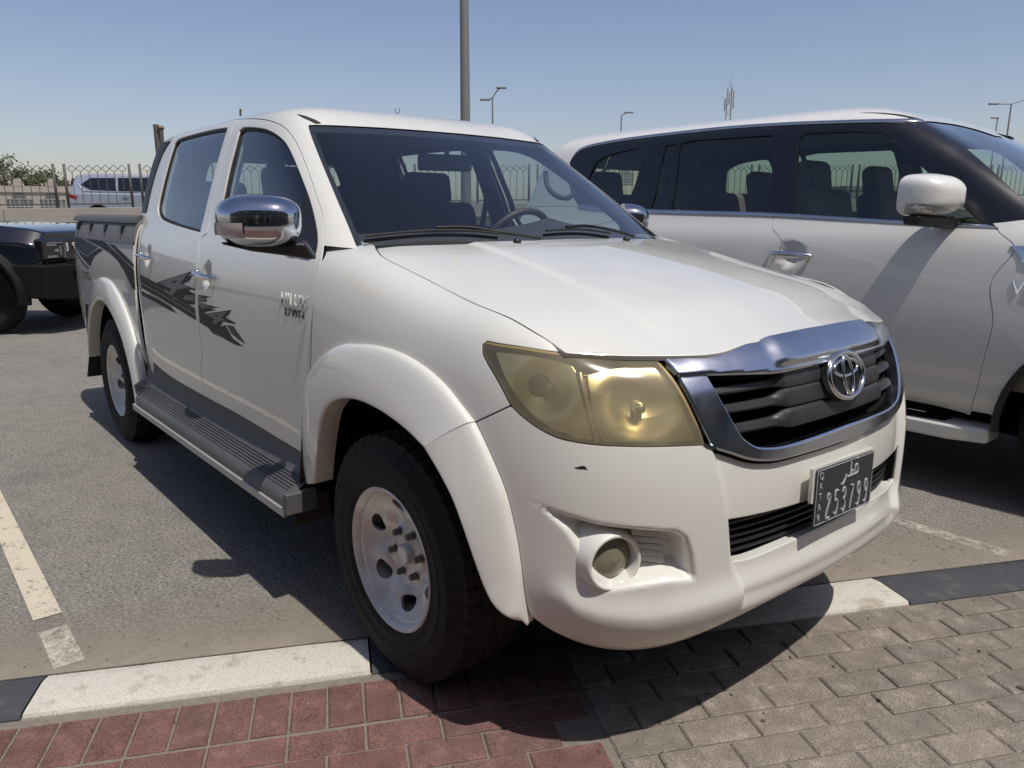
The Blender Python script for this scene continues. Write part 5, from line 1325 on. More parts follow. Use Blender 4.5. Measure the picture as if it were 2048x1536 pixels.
# ---------------------------------------------------------------- wipers, washer jets, roof ditch strips, aerial
def ws_pt(x, y, off): uv = cpxf((x, y))[0]; return CAB.at(*uv, off)
for blade, arm in ((((728, 489), (790, 482), (860, 477), (930, 477), (992, 482)), ((1075, 492), (1000, 481), (930, 471), (868, 472))), (((1085, 476), (1130, 473), (1170, 474), (1213, 480)), ((1260, 487), (1215, 474), (1165, 466), (1125, 469)))):
    wp = empty('wiper', (0, 0, 0)); tp(wp)
    b_ = crom(np.array([ws_pt(x, y, .012) for x, y in blade])); a_ = crom(np.array([ws_pt(x, y, .032) for x, y in arm]))
    sub(MB().tube(b_, .006, 6).tube(b_+np.array([.012, 0, .016]), .0045, 6).build('wiper_blade', M['rubber']), wp); sub(MB().tube(a_, .006, 6).build('wiper_arm', M['black_trim']), wp)
for p in ((1034, 489.5), (1252, 485)):
    uv = BON.px([p], (-5, 6), (0, 10))[0]; q = BON.at(*uv, .007); o = MB().lathe([(.014, 0), (.013, .008), (.008, .014), (0, .016)], 14, 'Z').build('washer_jet', M['black_trim']); o.location = tuple(q); tp(o)
dpx = [(594, 228.5), (612, 233), (630, 240), (643, 247), (632, 248), (618, 241), (603, 234)]
uvd = cpx(*dpx)
for s, r_ in zip((1, -1), roofs): sub(panel('roof_ditch_strip', CAB, uvd, d=(.05, .15), material=M['rubber'], off=.002, rim=None, side=s), r_)
tp(MB().tube([onY(481, 232, -.35), onY(481, 218, -.35)], .006, 6).build('aerial', M['grey_plastic']))
cow = MB().add([(-.30, y, 1.232-abs(y)*.02) for y in (-.70, 0, .70)]+[(-.22-.15*(abs(y)/.7)**2, y, 1.222-abs(y)*.02) for y in (-.70, 0, .70)]+[(-.46, y, 1.20) for y in (-.70, 0, .70)], [(0, 1, 4, 3), (1, 2, 5, 4), (0, 6, 7, 1), (1, 7, 8, 2)]).build('cowl_panel', M['black_trim']); tp(cow)

# ---------------------------------------------------------------- cabin interior
for s, dr in zip((1, -1), front_doors): sub(panel('door_trim', CAB, inset(fd, .012, CSC), [inset(wf, -.012, CSC)], d=(.12, .4), material=M['interior'], off=-.045, rim=(.002, .01), side=s, gap=0), dr)
for s, dr in zip((1, -1), rear_doors): sub(panel('door_trim', CAB, inset(rd, .012, CSC), [inset(wr, -.012, CSC)], d=(.12, .4), material=M['interior'], off=-.045, rim=(.002, .01), side=s, gap=0), dr)
for s, r_ in zip((1, -1), roofs):
    q = roof_half.copy(); sub(panel('headliner', CAB, q, d=(.3, .6), material=M['headliner'], off=-.022, rim=None, side=s), r_)
for s, r_ in zip((1, -1), rear_walls): sub(panel('rear_trim', CAB, rear_half, [inset(loop(np.concatenate([bw, bw[:1]])), -.01, (.3, .085))], d=(.2, .4), material=M['interior'], off=-.02, rim=None, side=s), r_)
def seat(x, y, w_, name='front_seat'):
    e = empty(name, (x, y, 0)); tp(e)
    def cush(nm, c, size, rx, bev): o = MB().box((0, 0, 0), size).build(nm, M['seat'], bevel=bev, seg=4); o.location = c; o.rotation_euler = (0, rx, 0); return sub(o, e)
    cush('seat_cushion', (.25, 0, .80), (.52, w_, .18), -.08, .05); cush('seat_back', (-.09, 0, 1.10), (.15, w_, .60), -.22, .06)
    return e, cush
for y in (-.37, .37):
    e, cush = seat(-1.42, y, .50); cush('headrest', (-.19, 0, 1.462), (.10, .27, .165), -.15, .04)
    for dy in (-.06, .06): o = MB().tube([(-.175, dy, 1.36), (-.185, dy, 1.43)], .007, 6).build('headrest_post', M['chrome']); sub(o, e)
e, cush = seat(-2.25, 0, 1.30, 'rear_bench')
for dy in (-.40, .40): o = cush('headrest', (-.17, dy, 1.43), (.10, .26, .14), -.12, .04)
tp(MB().add([(x, y, z) for y in (-.70, -.35, 0, .25, .37, .5, .70) for x, z in ((-.36, 1.215), (-.52, 1.255+.035*math.exp(-((y-.37)/.15)**2)), (-.68, 1.268+.055*math.exp(-((y-.37)/.16)**2)), (-.80, 1.235+.05*math.exp(-((y-.37)/.16)**2)), (-.84, 1.05))], [(i*5+j, i*5+j+1, i*5+6+j, i*5+5+j) for i in range(6) for j in range(4)], True).build('dashboard', M['dash'], angle=60))
sw = empty('steering_wheel', (-.90, .37, 1.185)); tp(sw); sw.rotation_euler = (0, math.radians(-62), 0)
sub(MB().tube([(.188*math.cos(t), .188*math.sin(t), 0) for t in np.linspace(0, 2*math.pi, 40, endpoint=False)], .0155, 10, closed=True).build('wheel_rim', mat('worn_leather', (.055, .035, .03), .5)), sw)
sub(MB().box((0, 0, -.02), (.12, .14, .05)).box((0, .10, -.01), (.03, .12, .015)).box((0, -.10, -.01), (.03, .12, .015)).box((-.10, 0, -.01), (.12, .03, .015)).build('wheel_hub', M['interior'], bevel=.008), sw)
rv = empty('interior_mirror', (0, 0, 0)); tp(rv)
a_, b_, c_, d_ = onY(850, 309, -.03), onY(930, 310, -.03), onY(930, 340, -.03), onY(850, 340, -.03)
mc = np.array([-.95, .02, 1.548]); o = MB().box((0, 0, 0), (.035, .24, .068)).build('mirror_shell', M['interior'], bevel=.014, seg=4); o.location = tuple(mc); o.rotation_euler = (0, .1, -.25); sub(o, rv)
sub(MB().tube([tuple(mc+np.array([.01, 0, .02])), (-.90, .0, 1.635)], .011, 8).build('mirror_stalk', M['interior']), rv)
sub(MB().box((-.915, 0, 1.648), (.06, .07, .012)).build('mirror_mount', M['interior'], bevel=.004), rv)
gp = crom(np.array([onY(1091, 345, .60), onY(1095, 372, .575), onY(1112, 391, .565), onY(1135, 396, .575), onY(1150, 384, .60)]))
tp(MB().tube(gp, .012, 8).build('grab_handle', M['interior']))
for s in (1, -1):
    tp(MB().tube([(-1.50, -.70*s, 1.50), (-1.50, -.71*s, 1.2), (-1.47, -.72*s, .9)], .004, 4).tube([(-1.50, -.70*s, 1.52), (-1.56, -.685*s, 1.25), (-1.60, -.67*s, .95)], .018, 4).build('seat_belt', M['interior']))

# paint chip on the bumper, and a black tube standing for the shaded gap under the bonnet edge
for pts in ([(1148, 935), (1160, 933), (1166, 931), (1172, 937), (1178, 940), (1168, 938), (1158, 938)], [(1166, 934), (1171, 932), (1173, 937), (1168, 937)]):
    sub(panel('paint_chip', BUMP, npx(*pts), d=(.02, .05), material=M['black_trim'], off=.0008, rim=None), [o for o in truck.children if o.name.startswith('front_bumper')][0])
gap_tube = [NOSE.at(u_, v_, -.001) for u_, v_ in resample(np.concatenate([U['lamp_top'][:1], lamp_up, co_t])/.1, 1, closed=False)*.1]
gap_tube = gap_tube+[p*np.array([1, -1, 1]) for p in gap_tube[::-1]]
tp(MB().tube(gap_tube, .0065, 6).build('bonnet_gap_shade', M['rubber']))
# ================================================================= the big white wagon alongside (its kerb side faces the pickup)
PC = 2.94
wag = empty('large_suv', (-1.0, PC, 0)); tag(wag, 'large white wagon with black pillars and chrome trim parked beside the pickup', 'suv')
WI = Matrix.Translation((1.0, -PC, 0))
def wpart(o): o.parent = wag; o.matrix_parent_inverse = WI; return o
def wsub(o, p): o.parent = p; return o
#        z     w    xf0    xfc     xr
PR_ = [(.36, .86, 1.95, 1.65, -2.95), (.44, .945, 2.0, 1.7, -3.0), (.54, .975, 2.0, 1.7, -3.0), (.68, .988, 2.0, 1.7, -3.0), (.82, .990, 2.0, 1.7, -3.0), (.95, .986, 1.98, 1.68, -3.0), (1.06, .978, 1.95, 1.65, -2.99), (1.15, .968, 1.85, 1.55, -2.98),
       (1.215, .955, 1.62, 1.30, -2.96), (1.26, .938, 1.25, .95, -2.94), (1.31, .915, .98, .76, -2.92), (1.40, .886, .80, .615, -2.88), (1.52, .853, .60, .45, -2.84), (1.64, .818, .39, .265, -2.80), (1.75, .782, .20, .09, -2.75), (1.828, .745, .05, -.045, -2.70), (1.888, .675, -.11, -.19, -2.63), (1.926, .545, -.32, -.38, -2.52), (1.946, .35, -.6, -.62, -2.32), (1.952, .004, -1.1, -1.12, -1.9)]
def pring(z, ws, xf0, xfc, xr):
    s = [(xf0, 0), (xf0-.015, .30*ws), (xf0-.05, .60*ws), (xfc+.05, .845*ws), (xfc-.02, .955*ws), (xfc-.16, .995*ws)]; a = xfc-.16
    for k in range(1, 8): s.append((a+(xr+.16-a)*k/8, ws*(1+.006*math.sin(math.pi*k/8))))
    s += [(xr+.12, ws*.985), (xr+.01, ws*.90), (xr, .5*ws), (xr, 0)]
    return [(x, -y, z) for x, y in s]
WAG = BS(np.array([pring(*r) for r in PR_]).transpose(1, 0, 2)); WAG.net[..., 1] += PC
if WAG.nraw(np.array([9.]), np.array([5.]))[0][1] > 0: WAG.sgn = -1
WU, WV = (0.3, 14.2), (0, 19)
def gpx(*pts): return WAG.px(pts, WU, WV)
def gpxf(*pts): return WAG.px(pts, (-3.5, 6), WV)
class Mir:
    """the same skin mirrored to the far flank is reached with u -> -u"""
chrome_up = [(1141, 325), (1150, 309), (1163, 298), (1192, 289), (1262, 277), (1378, 263), (1470, 254), (1586, 247), (1702, 243), (1794, 241.5), (1846, 242)]
belt = [(1984, 453), (1841, 447), (1702, 439), (1547, 430), (1424, 426.5), (1285, 422), (1200, 418), (1158, 412)]
ap_front = [(1846, 242), (1890, 268), (1933, 296), (1980, 336), (2026, 379), (2060, 412), (2090, 440)]
ap_low = [(2090, 440), (2048, 439), (1984, 446)]
CUv = gpx(*chrome_up); BLv = gpx(*belt); APf = gpx(*ap_front); APl = gpx(*ap_low)
print('wag ap', WAG.raw(*APf.T).round(3).tolist()); print('wag chrome', WAG.raw(*CUv.T).round(3).tolist()); print('belt', WAG.raw(*BLv.T).round(3).tolist())
APf[0] = CUv[-1]
rear_c = gpx((1141, 325), (1139, 345), (1141, 380), (1158, 412)); rear_c[0] = CUv[0]; rear_c[-1] = BLv[-1]
dlo = loop(CUv, APf, APl, np.array([APl[-1], BLv[0]]), BLv, rear_c[::-1])
def fcurve(*p): return gpx(*p)
gapF = fcurve((1992, 455), (1996, 540), (1983, 660), (1938, 829))
gapB = fcurve((1547, 431), (1533, 540), (1530, 660), (1540, 800))
def wag_uv(x, z):
    U_, V_ = np.meshgrid(np.linspace(4, 14.2, 103), np.linspace(0, 18, 96), indexing='ij'); P = WAG.raw(U_, V_); k = np.argmin((P[..., 0]-x)**2+(P[..., 2]-z)**2); uv = np.array([U_.flat[k], V_.flat[k]])
    for _ in range(10):
        p = WAG.raw(*uv)[[0, 2]]; e = np.array([x, z])-p; h = 1e-4; J = np.stack([(WAG.raw(uv[0]+h, uv[1])[[0, 2]]-p)/h, (WAG.raw(uv[0], uv[1]+h)[[0, 2]]-p)/h], 1); uv = uv+np.clip(np.linalg.lstsq(J, e, rcond=None)[0], -.2, .2)
    return uv
def wl(*pts): return np.array([wag_uv(*p) for p in pts])
MDZ = .43
# front wheel arch about (1.12, .41)
AX, AZ, AR = 1.12, .41, .475
arch = wl(*[(AX+AR*math.cos(a), AZ+AR*math.sin(a)) for a in np.radians(np.linspace(184, 0, 20))])
archR = wl(*[(-1.98+AR*math.cos(a), AZ+AR*math.sin(a)) for a in np.radians(np.linspace(184, -4, 20))])
DENTW = [(-.475, 1.135)]
def wag_disp(u, v):
    P = WAG.raw(u, v); r = np.sqrt(((P[..., 0]+.452)/.085)**2+((P[..., 2]-1.128)/.075)**2); r2 = np.sqrt(((P[..., 0]+1.55)/.085)**2+((P[..., 2]-1.128)/.075)**2)
    return -.022*smooth01((1-r)/.5)-.022*smooth01((1-r2)/.5)-.012*np.exp(-((P[..., 2]-.57)/.045)**2)
WSK = Skin(WAG, wag_disp)
def wboth(name, lp, holes=(), d=(.08, .25), material=None, off=0., rim=(.0025, .02), gap=None, parent=None):
    a = panel(name, WSK, lp, holes, d=d, material=material, off=off, rim=rim, gap=gap)
    b = panel(name, WSK, flipU(lp), [flipU(h) for h in holes], d=d, material=material, off=off, rim=rim, gap=gap)
    return [(wpart(o) if parent is None else wsub(o, parent[i])) for i, o in enumerate((a, b))]
zb = 1.8
bl_f = BLv[:4]     # from A pillar back to the B seam
up_seam = np.array([BLv[0], gapF[0]])
P2_ = M['paint2']
fdoor = wboth('front_door', loop(np.array([gapF[0], BLv[0]]), BLv[:4], np.array([BLv[3], gapB[0]]), gapB, np.array([gapB[-1], wag_uv(-.78, MDZ)]), wl((-.78, MDZ), (-.2, MDZ), (.35, MDZ-.005)), np.array([wag_uv(.35, MDZ-.005), gapF[-1]]), gapF[::-1]), material=P2_)
rdoor = wboth('rear_door', loop(BLv[3:6], np.array([BLv[5], wag_uv(-1.98, 1.26)]), wl((-1.98, 1.26), (-1.93, 1.0), (-1.70, .86)), archR[3:][::-1][:0] if False else wl((-1.70, .86), (-1.56, .70), (-1.50, .52), (-1.50, MDZ)), wl((-1.50, MDZ), (-1.1, MDZ), (-.80, MDZ)), np.array([wag_uv(-.80, MDZ), gapB[-1]]), gapB[::-1]), material=P2_)
hd_l = wl((1.45, 1.24), (1.2, 1.255), (1.0, 1.262)) if False else None
ap_base = APl
wing = wboth('front_wing', loop(gapF, wl((.45, MDZ), (.60, MDZ)), arch, np.array([arch[-1], [4.2, 3.0]]), np.array([[4.2, 3.0], [4.0, 6.5], [4.0, 8.6]]), np.array([[4.0, 8.6], [4.6, 9.3], APl[0]]), APl, np.array([APl[-1], gapF[0]])), material=P2_)
quarter = wboth('rear_quarter', loop(BLv[5:], np.array([BLv[-1], [14.0, BLv[-1][1]]]), np.array([[14.0, BLv[-1][1]], [14.4, 5], [14.3, 2]]), np.array([[14.3, 2], archR[0]]), archR[:14], wl((-1.56, .70), (-1.70, .86), (-1.93, 1.0), (-1.98, 1.26))), material=P2_)
# roof skin: above the chrome line, back to the tail
wtop = gpxf((1846, 242), (1900, 247), (1950, 258), (1990, 271), (2020, 284)); wtop[0] = CUv[-1]; wtop[-1, 0] = 0; wtop[-1, 1] = wtop[-2, 1]+.02
rear_up = np.array([rear_c[0], [14.0, rear_c[0][1]-.3]])
hs = loop(np.array([[0, wtop[-1, 1]], [0, 18.9]]), np.array([[0, 18.9], [16, 18.9]]), np.array([[16, 18.9], [16, 15.0]]), np.array([[16, 15.0], [14.2, 14.6], [13.6, 14.2], CUv[0]]), CUv, wtop)
roofw = wboth('roof', hs, material=P2_, rim=None, gap=0, d=(.14, .25))
tail = wboth('tail_panel', loop(np.array([CUv[0], [13.6, 14.2], [14.2, 14.6], [16, 15.0]]), np.array([[16, 15.0], [16, 2.0]]), np.array([[16, 2.0], [14.35, 2.0]]), np.array([[14.35, 2.0], [14.4, 5], [14.0, BLv[-1][1]]]), np.array([[14.0, BLv[-1][1]], BLv[-1]]), rear_c[::-1]), [np.array([[14.75, 13.6], [15.95, 13.6], [15.95, 10.6], [14.75, 10.6]])], material=P2_, rim=None, gap=.001, d=(.14, .25))
# pillars: gloss black surround with panes let in
q_pane = gpx((1172, 372), (1181, 346), (1195, 322), (1228, 306), (1276, 296), (1284, 306), (1278, 342), (1257, 398), (1240, 412), (1195, 410))
r_fix = gpx((1300, 420), (1331, 290), (1352, 286), (1334, 421)); r_main = gpx((1340, 421), (1361, 286), (1390, 279), (1545, 269), (1549, 275), (1521, 425))
f_main = gpx((1588, 430), (1592, 350), (1597, 275), (1612, 265), (1700, 262), (1762, 263), (1785, 275), (1841, 330), (1900, 385), (1940, 424), (1968, 446), (1841, 443))
panes = [loop(np.concatenate([q_pane, q_pane[:1]])), r_fix, r_main, f_main]
M['pillar_black'] = mat('pillar_black', (.006, .006, .009), .22, coat=.4, coat_rough=.18, rnoise=(5, .18, .34))
surr = wboth('window_surround', dlo, panes, material=M['pillar_black'], off=-.002, gap=.001, rim=(.002, .012), d=(.07, .2))
M['wag_glass'] = glass('wagon_glass', (.66, .80, .72)); M['wag_dark'] = glass('wagon_privacy_glass', (.46, .54, .49))
for i, pn in enumerate(panes): wboth('window_glass', inset(pn, -.006, (.42, .09)), material=M['wag_glass'] if i in (0, 3) else M['wag_dark'], off=-.012, rim=None, parent=surr, d=(.15, .4))
# chrome strips along roof line and belt
def strip_on(name, uvs, half, mt, off=.004):
    a = resample(crom(uvs)/np.array([.1, .1]), 1, closed=False)*.1
    for sgn_, pr in ((1, surr[0]), (-1, surr[1])):
        v = []; f = []
        for (u_, v_) in a:
            for dv, o_ in ((-half, -.004), (-half, off*.6), (-half*.4, off), (half*.4, off), (half, off*.6), (half, -.004)):
                v.append(WAG.at(np.array(u_*sgn_), np.array(v_+dv/.085), o_))
        for i in range(len(a)-1):
            for j in range(5): f.append((i*6+j, i*6+j+1, i*6+7+j, i*6+6+j))
        wsub(MB().add(v, f, True).build(name, mt), pr)
strip_on('chrome_strip', CUv, .011, M['worn_chrome'], .006); strip_on('chrome_strip', BLv, .013, M['worn_chrome'], .006)
# windscreen and black frame round it
ws_e = gpxf(*ap_front); wsl = loop(np.array([[0, wtop[-1, 1]-.05], wtop[-1]]) if False else wtop[::-1], APf, np.array([APf[-1], [3.0, 10.2]]), np.array([[3.0, 10.2], [1.5, 9.9], [0, 9.9]]))
wsl2 = np.concatenate([wsl, flipU(wsl)[1:-1]])
wpart(panel('windscreen', WAG, wsl2, d=(.2, .4), material=M['glass_ws'], off=-.004, rim=None, gap=0))
bon_l = loop(np.array([[0, 9.9], [1.5, 9.9], [3.0, 10.2], APf[-1]]), np.array([APf[-1], APl[0], [4.6, 9.3], [4.0, 8.6]]), np.array([[4.0, 8.6], [2, 7.6], [0, 7.4]]))
bon2 = np.concatenate([bon_l[::-1], flipU(bon_l[::-1])[1:-1]])
wpart(panel('bonnet', WAG, bon2, d=(.2, .3), material=P2_, rim=None, gap=0))
nose_ = np.array([[-4.2, 3], [-4.0, 8.5], [-2, 7.55], [0, 7.35], [2, 7.55], [4.0, 8.5], [4.2, 3.0], [4.0, 1.5], [0, 1.5], [-4, 1.5]])
wpart(panel('front_fascia', WAG, nose_, d=(.2, .4), material=P2_, rim=None, gap=0))
# roof rack rail, door handles, mirror, step, wheels, badge
rr = crom(np.array([WAG.at(*gpx(p)[0], .016) for p in ((1170, 272), (1215, 262), (1260, 252), (1310, 247), (1345, 244))]))
def wmir(P): return np.asarray(P)*np.array([1, -1, 1])+np.array([0, 2*PC, 0])
rail_px = crom(gpx((1720, 225.5), (1760, 226.5), (1800, 231), (1838, 240)))
for sg in (1, -1):
    P = [WAG.at(np.array(a*sg), np.array(b), -.003) for a, b in rail_px]; wpart(MB().tube(P, [.004+.008*k/(len(P)-1) for k in range(len(P))], 6).build('roof_ditch_strip', M['rubber']))
def whandle(x, z):
    for sg in (1, -1):
        uv = wag_uv(x, z); P = WAG.at(uv[0], uv[1]); y0 = P[1]; pts = [(x+.125*t, y0-.034+.026*abs(t)**4, z-.003*t) for t in np.linspace(-1, 1, 17)]
        if sg < 0: pts = [wmir(p) for p in pts]
        par = fdoor if x > -.9 else rdoor
        wsub(MB().tube(pts, [.008+.009*(1-abs(t)**4) for t in np.linspace(-1, 1, 17)], 10).build('door_handle', M['chrome']), par[0 if sg > 0 else 1])
whandle(-.452, 1.128); whandle(-1.55, 1.128)
for sg in (1, -1):
    cm = np.array([.275, 1.875, 1.420]); ew = np.array([-.30, -.954, 0]); ed = np.array([.954, -.30, 0]); v = []; f = []; na, nr = 48, 12
    def msh(t, r):
        cw, sw = math.cos(t), math.sin(t); e_ = 2/4.6; a = .132*np.sign(cw)*abs(cw)**e_; b = (.105 if sw > 0 else .088)*np.sign(sw)*abs(sw)**e_
        b *= 1-.28*max(0, -a/.132)**2-.08*max(0, a/.132)**2
        return cm+ew*a*r+np.array([0, 0, 1.])*b*r+ed*(.115*max(0, 1-r**3)**.6-.02*a*r/.13)
    tr_ = (lambda P: P) if sg > 0 else wmir
    e = empty('door_mirror', (0, 0, 0)); wpart(e)
    for i in range(nr+1):
        for j in range(na): v.append(tr_(msh(2*math.pi*j/na, i/nr)))
    for i in range(nr):
        for j in range(na): f.append((i*na+j, i*na+(j+1) % na, (i+1)*na+(j+1) % na, (i+1)*na+j))
    k0 = len(v); v += [tr_(msh(2*math.pi*j/na, 1)-ed*.05) for j in range(na)]; f += [(nr*na+j, nr*na+(j+1) % na, k0+(j+1) % na, k0+j) for j in range(na)]
    wsub(MB().add(v, f, True).build('mirror_shell', P2_), e); wsub(MB().add([tr_(msh(2*math.pi*j/na, 1)-ed*.048) for j in range(na)], [tuple(range(na))]).build('mirror_glass', M['gloss_black']), e)
    # indicator and black base
    v = []; f = []; K = 20
    for k in range(K):
        t = k/(K-1); a = .134-.20*t; up = -.030-.050*t**1.6
        for b in (-.078, (up-.078)/2, up): r_ = min(1, (abs(a/.132)**3.4+abs(b/.088)**3.4)**(1/3.4)); v.append(tr_(cm+ew*(a+.002)+np.array([0, 0, b])+ed*(.115*max(0, 1-r_**3)**.6-.02*a/.13+.003)))
    for k in range(K-1):
        for j in range(2): f.append((k*3+j, k*3+j+1, k*3+4+j, k*3+3+j))
    wsub(MB().add(v, f, True).build('mirror_indicator', mat('clear_indicator', (.42, .42, .43), .12, coat=.7, noise=(90, .8, (.12, .12, .13)))), e)
    bx = [(-.22, -.150, .03), (.10, -.115, .06), (.12, -.075, .0), (-.22, -.085, -.03), (-.24, -.15, -.02), (.08, -.12, -.04)]
    wsub(MB().add([tr_(cm+ew*a+np.array([0, 0, z])+ed*d_) for a, z, d_ in [(-.20, -.088, .05), (.12, -.084, .05), (.125, -.084, -.045), (-.20, -.088, -.05), (-.22, -.150, .03), (.11, -.125, .03), (.115, -.125, -.04), (-.22, -.15, -.04)]], [(0, 1, 2, 3), (4, 7, 6, 5), (0, 4, 5, 1), (1, 5, 6, 2), (2, 6, 7, 3), (3, 7, 4, 0)]).build('mirror_base', M['black_trim'], bevel=.012, seg=3), e)
    # side step
    yb = 1.95; L_ = [(-1.42, .0), (.40, .0), (.58, .03)]
    stp = MB().add([tr_(np.array(p)) for p in [(-1.42, 1.945, .365), (.45, 1.945, .365), (.62, 1.965, .365), (.62, 2.12, .365), (-1.42, 2.12, .365), (-1.42, 1.945, .285), (.45, 1.945, .285), (.62, 1.965, .295), (.62, 2.12, .295), (-1.42, 2.12, .285)]], [(0, 1, 2, 3, 4), (5, 9, 8, 7, 6), (0, 5, 6, 1), (1, 6, 7, 2), (2, 7, 8, 3), (3, 8, 9, 4), (4, 9, 5, 0)]).build('side_step', P2_, bevel=.018, seg=3); wpart(stp)
    wsub(MB().add([tr_(np.array(p)) for p in [(-1.35, 1.958, .369), (.28, 1.958, .369), (.42, 1.985, .369), (.42, 2.08, .369), (-1.35, 2.08, .369)]], [(0, 1, 2, 3, 4)]).build('step_tread', M['black_trim']), stp)
for x in (AX, -1.98):
    for sg in (1, -1):
        e = empty('wheel', (x, 1.985 if sg > 0 else 2*PC-1.985, .41), 0 if sg > 0 else math.pi); wpart(e)
        MB().lathe([(.23, .03), (.29, -.004), (.35, .0), (.39, .025), (.41, .06), (.41, .23), (.23, .26)], 56).build('tyre', M['tyre'], e); MB().lathe([(0, .05), (.06, .045), (.09, .06), (.20, .07), (.22, .02), (.235, .03)], 40).build('rim', M['steel'], e)
        MB().lathe([(.001, .1), (.30, .1)], 24).build('brake', M['dark'], e)
        v = []; f = []; an = np.radians(np.linspace(-5, 185, 26)); y0 = 1.962 if sg > 0 else 2*PC-1.962; dy = .30 if sg > 0 else -.30
        for a in an: v += [(x+.473*math.cos(a), y0, .41+.473*math.sin(a)), (x+.473*math.cos(a), y0+dy, .41+.473*math.sin(a))]
        for i in range(25): f.append((2*i, 2*i+1, 2*i+3, 2*i+2))
        n0 = len(v); v += [(x+.473*math.cos(a), y0+dy, .41+.473*math.sin(a)) for a in an]; f.append(tuple(range(n0, n0+26)))
        wpart(MB().add(v, f).build('wheel_well_liner', M['dark']))
        ann = [(x+r_*math.cos(a), (1.950-(.012 if r_ > .48 else .0) if sg > 0 else 2*PC-1.950), .41+r_*math.sin(a)) for r_ in (.462, .492) for a in an]
        wpart(MB().add(ann, [(i, i+1, 27+i, 26+i) for i in range(25)]).build('arch_trim', M['black_trim']))
wub = MB().box((-.6, PC, .42), (4.4, 1.6, .2)); wpart(wub.build('underbody', M['dark']))
for txt, p, size in (('V8', (2047, 578), .085),):
    uv = gpx(p)[0]; P, N_ = WAG.at(*uv), WAG.normal(*uv); put_text('wing_badge', txt, size, skin_frame(P, N_, (1, 0, 0)), M['chrome'], wing[0], ext=.004)
vt = gpx((2022, 494), (2060, 494), (2060, 530), (2044, 524)); wsub(panel('wing_vent', WAG, vt, d=(.05, .15), material=M['chrome'], off=.006, rim=(.004, .01), gap=0), wing[0])
# interior: beige seats, dark floor
M['wseat'] = mat('wagon_seat', (.20, .165, .135), .8); M['wtrim'] = mat('wagon_trim', (.20, .185, .16), .85)
def wseat(x, y, w_, nm, hr=(0,)):
    e = empty(nm, (x, y, 0)); wpart(e); e.matrix_parent_inverse = WI
    for n_, c_, s_, r_ in (('seat_cushion', (.25, 0, .88), (.52, w_, .18), -.08), ('seat_back', (-.10, 0, 1.18), (.16, w_, .62), -.24)):
        o = MB().box((0, 0, 0), s_).build(n_, M['wseat'], e, bevel=.06, seg=4); o.location = c_; o.rotation_euler = (0, r_, 0)
    for dy in hr: o = MB().box((0, 0, 0), (.11, .29, .22)).build('headrest', M['wseat'], e, bevel=.05, seg=4); o.location = (-.21, dy, 1.545); o.rotation_euler = (0, -.18, 0)
wseat(-.45, PC-.42, .54, 'front_seat'); wseat(-.45, PC+.42, .54, 'front_seat'); wseat(-1.35, PC, 1.4, 'middle_bench', (-.45, .45)); wseat(-2.15, PC, 1.3, 'rear_bench', (-.4, .4))
for ob, lp, hs_ in (('door_trim', fdoor[0], None),): pass
wpart(panel('inner_flank', WAG, np.concatenate([dlo[:1]*0+np.array([[13.8, 2]]), np.array([[13.8, 13.5], [5.3, 13.5], [5.3, 2]])]), [inset(p_, -.02, (.42, .09)) for p_ in panes], d=(.3, .5), material=M['wtrim'], off=-.05, rim=None, gap=0))
wpart(panel('inner_flank', WAG, flipU(np.array([[13.8, 2], [13.8, 13.5], [5.3, 13.5], [5.3, 2]])), [flipU(inset(p_, -.02, (.42, .09))) for p_ in panes], d=(.3, .5), material=M['wtrim'], off=-.05, rim=None, gap=0))
for a_ in (1, -1): wpart(panel('headliner', WAG, hs if a_ > 0 else flipU(hs), d=(.4, .6), material=M['headliner'], off=-.03, rim=None, gap=0))
wpart(MB().box((.55, PC, 1.10), (.5, 1.6, .30)).build('dashboard', M['interior'], bevel=.08, seg=4))
sw2 = MB().tube([(.19*math.cos(t), .19*math.sin(t), 0) for t in np.linspace(0, 2*math.pi, 36, endpoint=False)], .016, 8, closed=True).build('steering_wheel', M['wtrim']); sw2.location = (.22, PC+.42, 1.24); sw2.rotation_euler = (0, math.radians(-62), 0); wpart(sw2)
# ================================================================= behind the lot: wall, fence, street, parked cars, buildings, lamps
def atd(x, y, d): return CAMP+d*(np.array([(x-1024)/FPX, -(y-768)/FPX, 1.])@CAMM)
F0 = np.array([-21.4, 1.69]); WA = math.atan2(E1[1], E1[0]); SL = .0160
def fp(t, d=0., z=0.):        # along the fence, d metres in front of it (towards the camera)
    p = F0+E1*t+E2*d; return np.array([p[0], p[1], 1.43+SL*t+z])
M['concrete'] = mat('wall_concrete', (.36, .325, .28), .85, noise=(1.2, .7, (.27, .245, .21)), bump=(40, .2, .01))
M['fence'] = mat('fence_paint', (.085, .080, .070), .6, noise=(6, .5, (.14, .125, .105)))
def fbox(mb, t0, t1, d0, d1, z0, z1):
    c = [fp(t0, d0, z0), fp(t1, d0, z0), fp(t1, d1, z0), fp(t0, d1, z0), fp(t0, d0, z1), fp(t1, d0, z1), fp(t1, d1, z1), fp(t0, d1, z1)]
    return mb.add(c, [(0, 1, 2, 3), (4, 7, 6, 5), (0, 4, 5, 1), (1, 5, 6, 2), (2, 6, 7, 3), (3, 7, 4, 0)])
pw = empty('parapet_wall', tuple(fp(0))); tag(pw, 'long beige concrete parapet wall carrying the metal fence', 'wall'); pinv = Matrix.Translation(tuple(-fp(0)))
def wp(o, e=None, inv=None): o.parent = e or pw; o.matrix_parent_inverse = inv or pinv; return o
